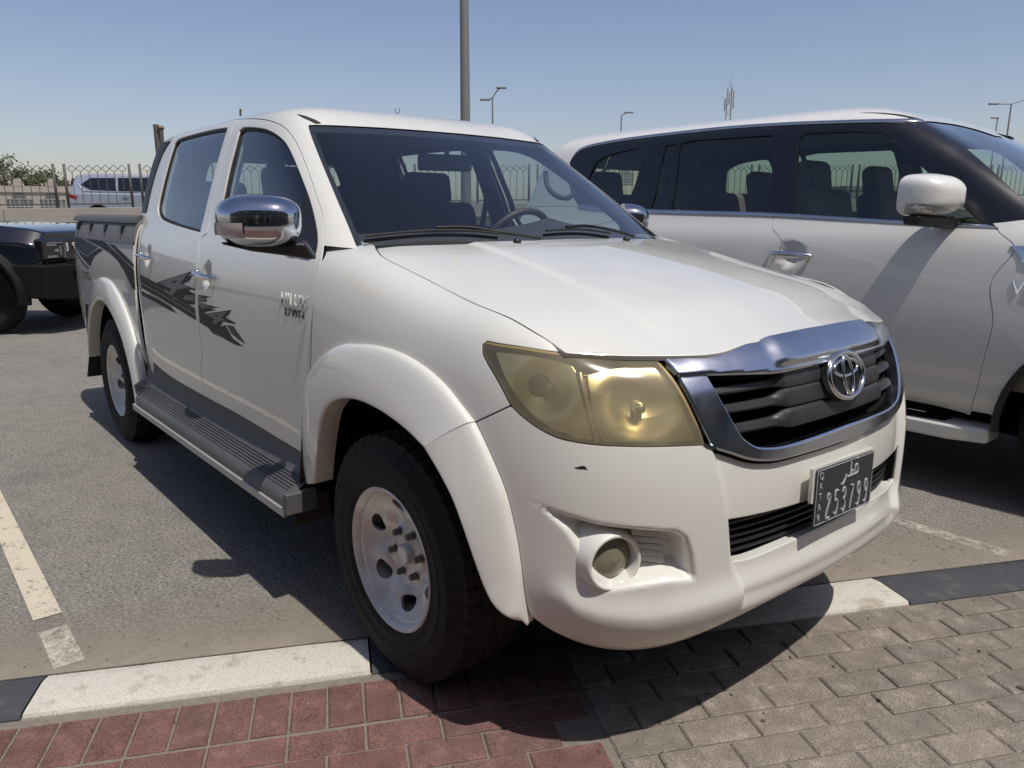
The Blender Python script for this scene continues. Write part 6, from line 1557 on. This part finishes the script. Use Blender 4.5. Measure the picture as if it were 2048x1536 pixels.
for k in range(12):
    t0 = -8+3.6*k; wp(fbox(MB(), t0+.006, t0+3.594, .16, -.16, -.37, 0).build('coping_beam', M['concrete'], bevel=.012)); wp(fbox(MB(), t0, t0+3.6, .02, -.14, -2.2, -.375).build('wall_panel', M['concrete']))
fe = empty('metal_fence', tuple(fp(0))); tag(fe, 'grey metal railing with diamond tops and paired posts', 'fence')
pm = MB().box((0, 0, .55), (.055, .055, 1.11)).build('post', M['fence'], bevel=.004); PME = pm.data; bpy.data.objects.remove(pm)
# bar with its diamond, local x along the fence
S_ = .196; bm_ = MB(); h0, hm, ht = .90, .985, 1.075
bm_.box((0, 0, (.10+h0)/2), (.014, .014, h0-.10))
for sx in (-1, 1):
    for a, b in (((0, h0), (sx*S_/2, hm)), ((sx*S_/2, hm), (0, ht))): bm_.tube([(a[0], 0, a[1]), (b[0], 0, b[1])], .0085, 5)
bo = bm_.build('bar', M['fence']); BME = bo.data; bpy.data.objects.remove(bo)
def inst(me, nm, t, d=0., z=0.):
    o = bpy.data.objects.new(nm, me); COL.objects.link(o); p = fp(t, d, z)-fp(0); o.location = tuple(p); o.rotation_euler = (0, 0, WA); o.parent = fe; return o
T0 = .55; PIT = 1.80
for k in range(-3, 17):
    t = T0+PIT*k; inst(PME, 'post', t-.13); inst(PME, 'post', t+.13)
    for j in range(7): inst(BME, 'bar', t+.13+(PIT-.26)*(j+.85)/7.7)
    wp(fbox(MB(), t+.13, t+PIT-.13, .018, -.018, .075, .11).build('bottom_rail', M['fence']), fe)
# raised street behind the fence
st_ = [fp(-60, -.2, -.75), fp(60, -.2, -.75), fp(60, -120, -.75), fp(-60, -120, -.75)]; sheet('street', st_, M['asphalt'])

# ---- generic far car: side outline lofted across the width with tumblehome
def far_car(name, label, origin, heading, side, roof, width, paint, wheel_x, wr, win, tail=None, group=None, extra=None):
    """side = lower body outline [(x,z)], roof = greenhouse outline, win = list of window outlines; x forward"""
    e = empty(name, origin, heading); tag(e, label, 'car', group)
    def loft(poly, w0, w1, zref, nm, mt, bev):
        v = []; n = len(poly)
        for s in (-1, 1):
            for x, z in poly: k = min(1, max(0, (z-zref[0])/(zref[1]-zref[0]))); v.append((x, s*(w0+(w1-w0)*k)/2, z))
        f = [tuple(range(n)), tuple(range(n, 2*n))[::-1]]+[(i, n+i, n+(i+1) % n, (i+1) % n) for i in range(n)]
        return MB().add(v, f).build(nm, mt, e, bevel=bev, seg=4)
    loft(side, width, width*.97, (.6, 1.1), 'body', paint, .07); z0 = min(z for _, z in roof); z1 = max(z for _, z in roof)
    loft(roof, width*.95, width*.74, (z0, z1), 'cabin', paint, .06)
    for wpoly in win:
        for s in (-1, 1):
            v = []
            for x, z in wpoly: k = (z-z0)/(z1-z0); v.append((x, s*((width*.95+(width*.74-width*.95)*k)/2+.006), z))
            MB().add(v+[(a, b-s*.02, c) for a, b, c in v], [tuple(range(len(v)))]+[(i, (i+1) % len(v), len(v)+(i+1) % len(v), len(v)+i) for i in range(len(v))]).build('window', M['gloss_black'], e)
    for x in wheel_x:
        for s in (-1, 1):
            w_ = empty('wheel', (x, s*(width/2-.02), wr), 0 if s < 0 else math.pi, e)
            MB().lathe([(wr*.6, .02), (wr*.75, -.01), (wr*.93, 0), (wr, .03), (wr, .2), (wr*.6, .2)], 32).build('tyre', M['tyre'], w_); MB().lathe([(0, .03), (wr*.15, .02), (wr*.5, .035), (wr*.6, .015), (wr*.62, .06)], 24).build('rim', M['steel'], w_)
            v = [(x+wr*1.12*math.cos(a), s*(width/2+.003), wr+wr*1.12*math.sin(a)) for a in np.linspace(-.3, math.pi+.3, 20)]; MB().add(v, [tuple(range(20))]).build('wheel_arch', M['dark'], e)
    if extra: extra(e)
    return e
M['silver'] = mat('silver_paint', (.46, .49, .54), .25, metal=.6, coat=.8)
def silver_extra(e):
    for s in (-1, 1):
        MB().box((-2.32, s*.86, 1.10), (.34, .22, .15), Matrix.Rotation(.3, 3, 'Y')).build('tail_light', mat('tail_red', (.22, .012, .015), .2, coat=.6), e, bevel=.02)
        MB().tube([(-.75, s*1.0, 1.12), (-.55, s*1.0, 1.12)], .022, 8).build('door_handle', M['chrome'], e); MB().tube([(.45, s*1.0, 1.12), (.65, s*1.0, 1.12)], .022, 8).build('door_handle', M['chrome'], e)
        MB().tube([(-2.0, s*.925, 1.29), (-1.0, s*.93, 1.275), (1.3, s*.935, 1.26)], .016, 6).tube([(-2.12, s*.86, 1.52), (-1.95, s*.925, 1.29)], .018, 6).build('chrome_strip', M['chrome'], e)
    MB().box((-2.36, 0, 1.60), (.10, 1.2, .25), Matrix.Rotation(.25, 3, 'Y')).build('rear_screen', M['gloss_black'], e, bevel=.03)
sp0 = atd(128, 410, 25.5)-np.array([E2[0], E2[1], 0])*.95; sp0[2] = .74
sil = far_car('silver_suv', 'silver four wheel drive wagon on the street behind the fence', tuple(sp0+np.array([E1[0], E1[1], 0])*2.6), WA,
    [(-2.5, .45), (2.35, .45), (2.5, .7), (2.45, 1.0), (1.5, 1.22), (-2.35, 1.26), (-2.52, 1.0)], [(-2.42, 1.2), (1.55, 1.2), (.75, 1.78), (.2, 1.86), (-1.6, 1.88), (-2.2, 1.82)], 1.98, M['silver'], (-1.55, 1.55), .40,
    [[(-2.05, 1.50), (-1.75, 1.33), (-.95, 1.30), (-.95, 1.74), (-1.75, 1.73)], [(-.88, 1.30), (.15, 1.29), (.10, 1.76), (-.88, 1.74)], [(.22, 1.29), (1.2, 1.28), (.62, 1.73), (.17, 1.76)]], extra=silver_extra)
M['white_far'] = mat('white_car_paint', (.72, .72, .70), .3, coat=.8)
def sedan_extra(e):
    for s in (-1, 1): MB().box((-2.12, s*.72, .92), (.32, .25, .15)).build('tail_light', mat('tail_red', (.30, .015, .02), .2, coat=.5), e, bevel=.03)
c = atd(1440, 420, 12.6); 
sed = far_car('white_sedan', 'white saloon car parked beyond the big white wagon, seen through its windows', (c[0], c[1], 0), WA+math.pi,
    [(-2.3, .35), (2.25, .35), (2.35, .6), (2.2, .82), (1.2, 1.02), (-1.5, 1.08), (-2.25, 1.02), (-2.35, .7)], [(-1.85, 1.03), (1.35, .98), (.55, 1.45), (-.2, 1.53), (-.9, 1.50)], 1.78, M['white_far'], (-1.4, 1.4), .33,
    [[(-1.45, 1.10), (-.3, 1.08), (-.3, 1.42), (-.85, 1.41)], [(-.22, 1.08), (.95, 1.06), (.42, 1.38), (-.22, 1.42)]], extra=sedan_extra)

# ---- black four wheel drive nosing in from the left
jp = empty('black_suv', (-9.03, -.44, 0), math.radians(48)); tag(jp, 'black boxy off-road wagon nosing in behind the pickup bed', 'suv')
M['black_paint'] = mat('black_car_paint', (.006, .008, .016), .12, coat=1.0, coat_rough=.02); M['bumper_plastic'] = mat('bumper_plastic', (.006, .006, .007), .65, spec=.2)
def jbox(nm, c, s, mt, bev=.03, rot=None, par=None): return MB().box((0, 0, 0) if rot is not None else c, s, rot).build(nm, mt, par or jp, bevel=bev, seg=3) if rot is None else _rot(nm, c, s, mt, bev, rot, par)
def _rot(nm, c, s, mt, bev, rot, par): o = MB().box((0, 0, 0), s, rot).build(nm, mt, par or jp, bevel=bev, seg=3); o.location = c; return o
def jloft(nm, rows, mt, bev=.03):
    v = [p for r in rows for p in r]; n = len(rows[0]); f = []
    for i in range(len(rows)-1):
        for j in range(n): f.append((i*n+j, i*n+(j+1) % n, (i+1)*n+(j+1) % n, (i+1)*n+j))
    f += [tuple(range(n))[::-1], tuple((len(rows)-1)*n+j for j in range(n))]
    return MB().add(v, f).build(nm, mt, jp, bevel=bev, seg=4)
def sect(x, w0, w1, z0, z1): return [(x, -w0, z0), (x, w0, z0), (x, w0, z1-.16), (x, w1, z1), (x, -w1, z1), (x, -w1, z1) if False else (x, -w0, z1-.16)]
jloft('hood', [sect(-1.2, .92, .78, .55, 1.235), sect(.2, .92, .78, .55, 1.20), sect(.55, .90, .74, .60, 1.165), sect(.70, .80, .66, .65, 1.12)], M['black_paint'])
jbox('engine_bay', (-1.6, 0, .95), (1.2, 1.8, .6), M['black_paint'], .05)
jloft('body', [sect(-4.15, .93, .91, .5, 1.18), sect(-1.1, .93, .91, .5, 1.20)], M['black_paint'], .05)
jloft('cabin', [[(-4.1, -.88, 1.1), (-4.1, .88, 1.1), (-3.95, .76, 1.84), (-3.95, -.76, 1.84)], [(-1.05, -.88, 1.1), (-1.05, .88, 1.1), (-1.75, .74, 1.86), (-1.75, -.74, 1.86)]], M['black_paint'], .05)
for s in (-1, 1):
    for x0, x1, x2, x3 in ((-3.85, -3.15, -3.15, -3.75), (-3.05, -2.2, -2.2, -3.05), (-2.1, -1.35, -1.80, -2.1)):
        MB().add([(x0, s*.872, 1.22), (x1, s*.872, 1.22), (x2, s*.785, 1.72), (x3, s*.785, 1.72)], [(0, 1, 2, 3)]).build('window', M['gloss_black'], jp)
    w_ = empty('wheel', (-2.9, s*.88, .41), 0 if s < 0 else math.pi, jp); MB().lathe([(.24, .03), (.30, -.005), (.36, 0), (.40, .025), (.41, .06), (.41, .22), (.24, .24)], 48).build('tyre', M['tyre'], w_); MB().lathe([(0, .04), (.10, .05), (.20, .06), (.245, .03)], 32).build('rim', M['black_trim'], w_)
jbox('grille_panel', (.69, 0, .90), (.06, 1.44, .28), M['gloss_black'], .02)
for s in (-1, 1):
    hl = jbox('headlight', (.70, s*.60, .93), (.10, .44, .24), M['gloss_black'], .03)
    mb = MB()
    for z in (.985, .855): mb.box((.755, s*.66, z), (.01, .16, .022))
    mb.box((.755, s*.50, .92), (.01, .015, .10)).box((.755, s*.57, .92), (.01, .07, .03)); mb.tube([(.752, s*.43, .83), (.752, s*.42, .92), (.752, s*.45, 1.0), (.752, s*.72, 1.01)], .006, 5)
    mb.build('light_element', mat('lamp_white', (.22, .22, .23), .2), hl)
    w_ = empty('wheel', (0, s*.88, .41), 0 if s < 0 else math.pi, jp)
    MB().lathe([(.24, .03), (.30, -.005), (.36, 0), (.40, .025), (.41, .06), (.41, .22), (.24, .24)], 48).build('tyre', M['tyre'], w_); MB().lathe([(0, .04), (.07, .03), (.10, .05), (.20, .06), (.23, .02), (.245, .03)], 32).build('rim', M['black_trim'], w_)
    ang = np.radians(np.linspace(-8, 188, 26)); v = []; f = []
    for a in ang:
        for r_, y in ((.50, .86), (.50, .955), (.535, .965), (.60, .90), (.60, .86)): v.append((r_*math.cos(a)*.98, s*y, .42+r_*math.sin(a)))
    for i in range(25):
        for j in range(4): f.append((i*5+j, i*5+j+1, i*5+6+j, i*5+5+j))
    MB().add(v, f, True).build('arch_flare', M['bumper_plastic'], jp, angle=40)
    MB().add([(.495*math.cos(a), s*.925, .42+.495*math.sin(a)) for a in ang], [tuple(range(26))]).build('arch_void', M['dark'], jp)
jloft('front_bumper', [sect(.45, .93, .93, .42, .78), sect(.80, .90, .90, .40, .77), sect(.93, .62, .62, .38, .76)], M['bumper_plastic'], .025)
jbox('bumper_shelf', (.86, 0, .775), (.16, .95, .03), M['bumper_plastic'], .01); jbox('skid_plate', (.80, 0, .36), (.2, 1.0, .12), M['bumper_plastic'], .03)
for s in (-1, 1): jbox('tow_recess', (.905, s*.50, .66), (.06, .22, .10), M['dark'], .01); jbox('fog_trim', (.925, s*.50, .605), (.03, .16, .012), M['black_trim'], .003)
for k, ch_ in enumerate('JETOUR'): put_text('grille_letter', ch_, .105, lambda a, b, cc, k=k: (.728+cc, -.325+.13*k+a, .955+b), mat('letter_silver', (.55, .55, .55), .3), jp, ext=.006)

# ---- lamp poles, tower, far buildings, trees
M['galv'] = mat('galvanised_pole', (.22, .215, .20), .55, metal=.3)
def lamp(name, label, px_top, depth, arms, r=.09, base_z=0., group=None, kind='far'):
    top = atd(px_top[0], px_top[1], depth); e = empty(name, (top[0], top[1], base_z)); tag(e, label, 'lamp post', group)
    H = top[2]-base_z; MB().tube([(0, 0, 0), (0, 0, H*.5), (0, 0, H)], [r, r*.8, r*.6], 12).build('pole', M['galv'], e)
    for dx, dz in arms:     # metres to the right in the picture plane
        d = CAMM[0][:2]*dx
        MB().tube([(0, 0, H), (d[0]*.5, d[1]*.5, H+dz*.6), (d[0], d[1], H+dz)], .045, 6).build('arm', M['galv'], e)
        o = MB().box((0, 0, 0), (.75, .28, .13)).build('lamp_head', M['galv'], e, bevel=.04); o.location = (d[0]*1.15, d[1]*1.15, H+dz); o.rotation_euler = (0, 0, math.atan2(d[1], d[0]))
    return e
tall = lamp('lamp_pole', 'tall grey lamp pole rising behind the pickup roof', (925, -330), 15, [(.9, .1)], r=.125)
lamp('street_lamp', 'far double-armed street lamp just right of the tall grey pole', (985, 195), 54, [(.55, .65), (-.45, -.15)], base_z=.7, group='far street lamps')
lamp('street_lamp', 'far single-armed street lamp over the rear of the big white wagon', (1243, 231), 66, [(.55, .25)], base_z=.7, group='far street lamps')
lamp('street_lamp', 'far double-armed street lamp at the right picture edge', (2023, 208), 58, [(-1.2, .0), (1.2, .35)], base_z=.7, group='far street lamps')
lamp('street_lamp', 'far street lamp head just above the wagon windscreen', (1995, 238), 75, [(-.25, .1)], base_z=.7, group='far street lamps')
tw = atd(1446, 420, 170); te = empty('cell_tower', (tw[0], tw[1], .7)); tag(te, 'lattice phone mast with panel antennas far behind the white wagon', 'phone mast')
H = 27.5
for dx, dy in ((-.7, -.4), (.7, -.4), (0, .8)): MB().tube([(dx*1.2, dy*1.2, 0), (dx*.7, dy*.7, H)], .10, 5).build('mast_leg', M['galv'], te)
for k in range(14): MB().tube([(-.7, -.4, 2*k), (.7, -.4, 2*k+1), (0, .8, 2*k+2), (-.7, -.4, 2*k+2)], .05, 4).build('brace', M['galv'], te)
for a, z in ((0, 25.5), (1.2, 24.5), (2.4, 25.5), (3.6, 24), (4.8, 25.2)): MB().box((1.0*math.cos(a), 1.0*math.sin(a), z), (.32, .35, 2.6)).build('panel_antenna', mat('antenna_white', (.5, .49, .46), .6), te, bevel=.04)
MB().tube([(0, 0, H), (0, 0, H+2.6)], .04, 4).build('spike', M['galv'], te)
mn = atd(795, 230, 300); me_ = empty('minaret', (mn[0], mn[1], .7)); tag(me_, 'tiny minaret finial with crescent above the pickup roof', 'minaret')
MB().tube([(0, 0, 0), (0, 0, mn[2]-3)], 1.2, 10).tube([(0, 0, mn[2]-3), (0, 0, mn[2])], [.25, .12], 6).build('shaft', M['concrete'], me_); MB().tube([(.9*math.cos(t)*CAMM[0][0], .9*math.cos(t)*CAMM[0][1], mn[2]+1+.9*math.sin(t)) for t in np.linspace(-4.2, 1.0, 16)], .16, 5).build('crescent', M['galv'], me_)
M['beige'] = mat('beige_render', (.40, .355, .30), .9, noise=(.4, .5, (.34, .30, .25))); M['cream'] = mat('cream_render', (.42, .38, .28), .9, noise=(.3, .5, (.36, .32, .24)))
M['win_grid'] = mat('grey_pane', (.12, .135, .125), .2); M['mullion'] = mat('window_mullion', (.42, .40, .36), .7)
def building(name, label, x0, x1, ytop, depth, mt, bays, gable=True, h_extra=0., arch=True, storeys=1):
    a = atd(x0, 420, depth); b = atd(x1, 420, depth+(x1-x0)/FPX*depth*.22); d = b-a; d[2] = 0; W = np.linalg.norm(d); top = atd(x0, ytop, depth)[2]
    e = empty(name, (a[0], a[1], .7), math.atan2(d[1], d[0])); tag(e, label, 'building'); H = top-.7
    MB().box((W/2, 4, H/2), (W, 8, H)).build('wall', mt, e); MB().box((W/2, -.05, H-.42), (W+.1, .12, .12)).build('string_course', mt, e); bw_ = W/bays
    for k in range(bays):
        cx = bw_*(k+.5)
        if gable: MB().prism([(cx-bw_*.18, H-.02), (cx+bw_*.18, H-.02), (cx+bw_*.06, H+.55), (cx-bw_*.06, H+.55)], -.02, .3, Matrix(((1, 0, 0), (0, 0, 1), (0, 1, 0)))).build('gable', mt, e)
        for s_ in range(storeys):
            zb = .45+3.1*s_; w_ = bw_*.40 if arch else bw_*.3; hh = 1.15
            pts = [(cx-w_, zb), (cx+w_, zb), (cx+w_, zb+hh)]+([(cx+w_*.55*math.cos(t), zb+hh+w_*.62*math.sin(t)) for t in np.linspace(0, math.pi, 12)] if arch else [(cx+w_, zb+hh+.5), (cx-w_, zb+hh+.5)])+[(cx-w_, zb+hh)]
            wv = MB().add([(x, -.03, z) for x, z in pts], [tuple(range(len(pts)))]).build('window', M['win_grid'], e)
            mb = MB()
            for q in np.linspace(-w_, w_, 7): mb.box((cx+q, -.05, zb+hh/2), (.05, .03, hh))
            for q in (.02, hh*.5, hh): mb.box((cx, -.05, zb+q), (2*w_, .03, .05))
            mb.build('mullions', M['mullion'], wv)
    return e
building('arcade_building', 'low beige building with arched windows behind the fence', -60, 330, 371, 58, M['beige'], 6)
building('cream_building', 'cream office block with tall windows seen through the wagon rear windows', 1150, 1345, 296, 75, M['cream'], 5, gable=False, storeys=2)
building('distant_shed', 'low grey shed far beyond the fence right of centre', 1690, 1800, 372, 90, mat('shed_grey', (.24, .235, .21), .9), 3, gable=False, arch=False)
building('distant_terrace', 'pale low terrace far beyond the fence behind the pickup', 560, 1000, 398, 120, M['beige'], 9, gable=False, arch=False)
M['bark'] = mat('bark', (.12, .10, .075), .9); M['leaf'] = mat('leaf', (.075, .095, .035), .7, noise=(.9, .8, (.12, .125, .055)))
def tree(px_, ytop, depth, width, label):
    b = atd(px_, 420, depth); top = atd(px_, ytop, depth)[2]; e = empty('roadside_tree', (b[0], b[1], .7)); tag(e, label, 'tree', 'trees behind the low building'); H = top-.7; tr = MB()
    tr.tube([(0, 0, 0), (.1, 0, H*.3), (0, .1, H*.55)], [.22, .16, .1], 8); limbs = []
    for k in range(9):
        a = rng.uniform(0, 6.3); l = rng.uniform(.3, .55)*width; p0 = np.array([0, 0, H*rng.uniform(.3, .55)]); p1 = p0+np.array([math.cos(a)*l, math.sin(a)*l, H*rng.uniform(.18, .38)]); tr.tube([p0, (p0+p1)/2+rng.normal(0, .15, 3), p1], [.09, .06, .03], 5); limbs.append(p1)
    tr.build('trunk', M['bark'], e); cr = MB()
    for k in range(26):
        c = limbs[k % 9]+rng.normal(0, .16, 3)*width*np.array([1, 1, .7]); c[2] = min(c[2], H*.96); rr = rng.uniform(.10, .20)*width
        for q in range(46):
            p = c+rng.normal(0, .5, 3)*rr; s_ = rng.uniform(.06, .13); n_ = rng.normal(0, 1, 3); n_ /= np.linalg.norm(n_); t_ = np.cross(n_, rng.normal(0, 1, 3)); t_ /= np.linalg.norm(t_)+1e-9; b_ = np.cross(n_, t_)
            cr.add([p-t_*s_*1.6, p+b_*s_*.7, p+t_*s_*1.6, p-b_*s_*.7], [(0, 1, 2, 3)])
    cr.build('crown', M['leaf'], e)
tree(22, 316, 72, 4.2, 'leftmost bushy tree above the low beige building'); tree(66, 330, 74, 3.6, 'middle bushy tree above the low beige building'); tree(108, 336, 76, 3.2, 'thin right-hand tree beside the paired fence posts'); tree(1700, 385, 110, 5.0, 'small far bush seen through the wagon front window')
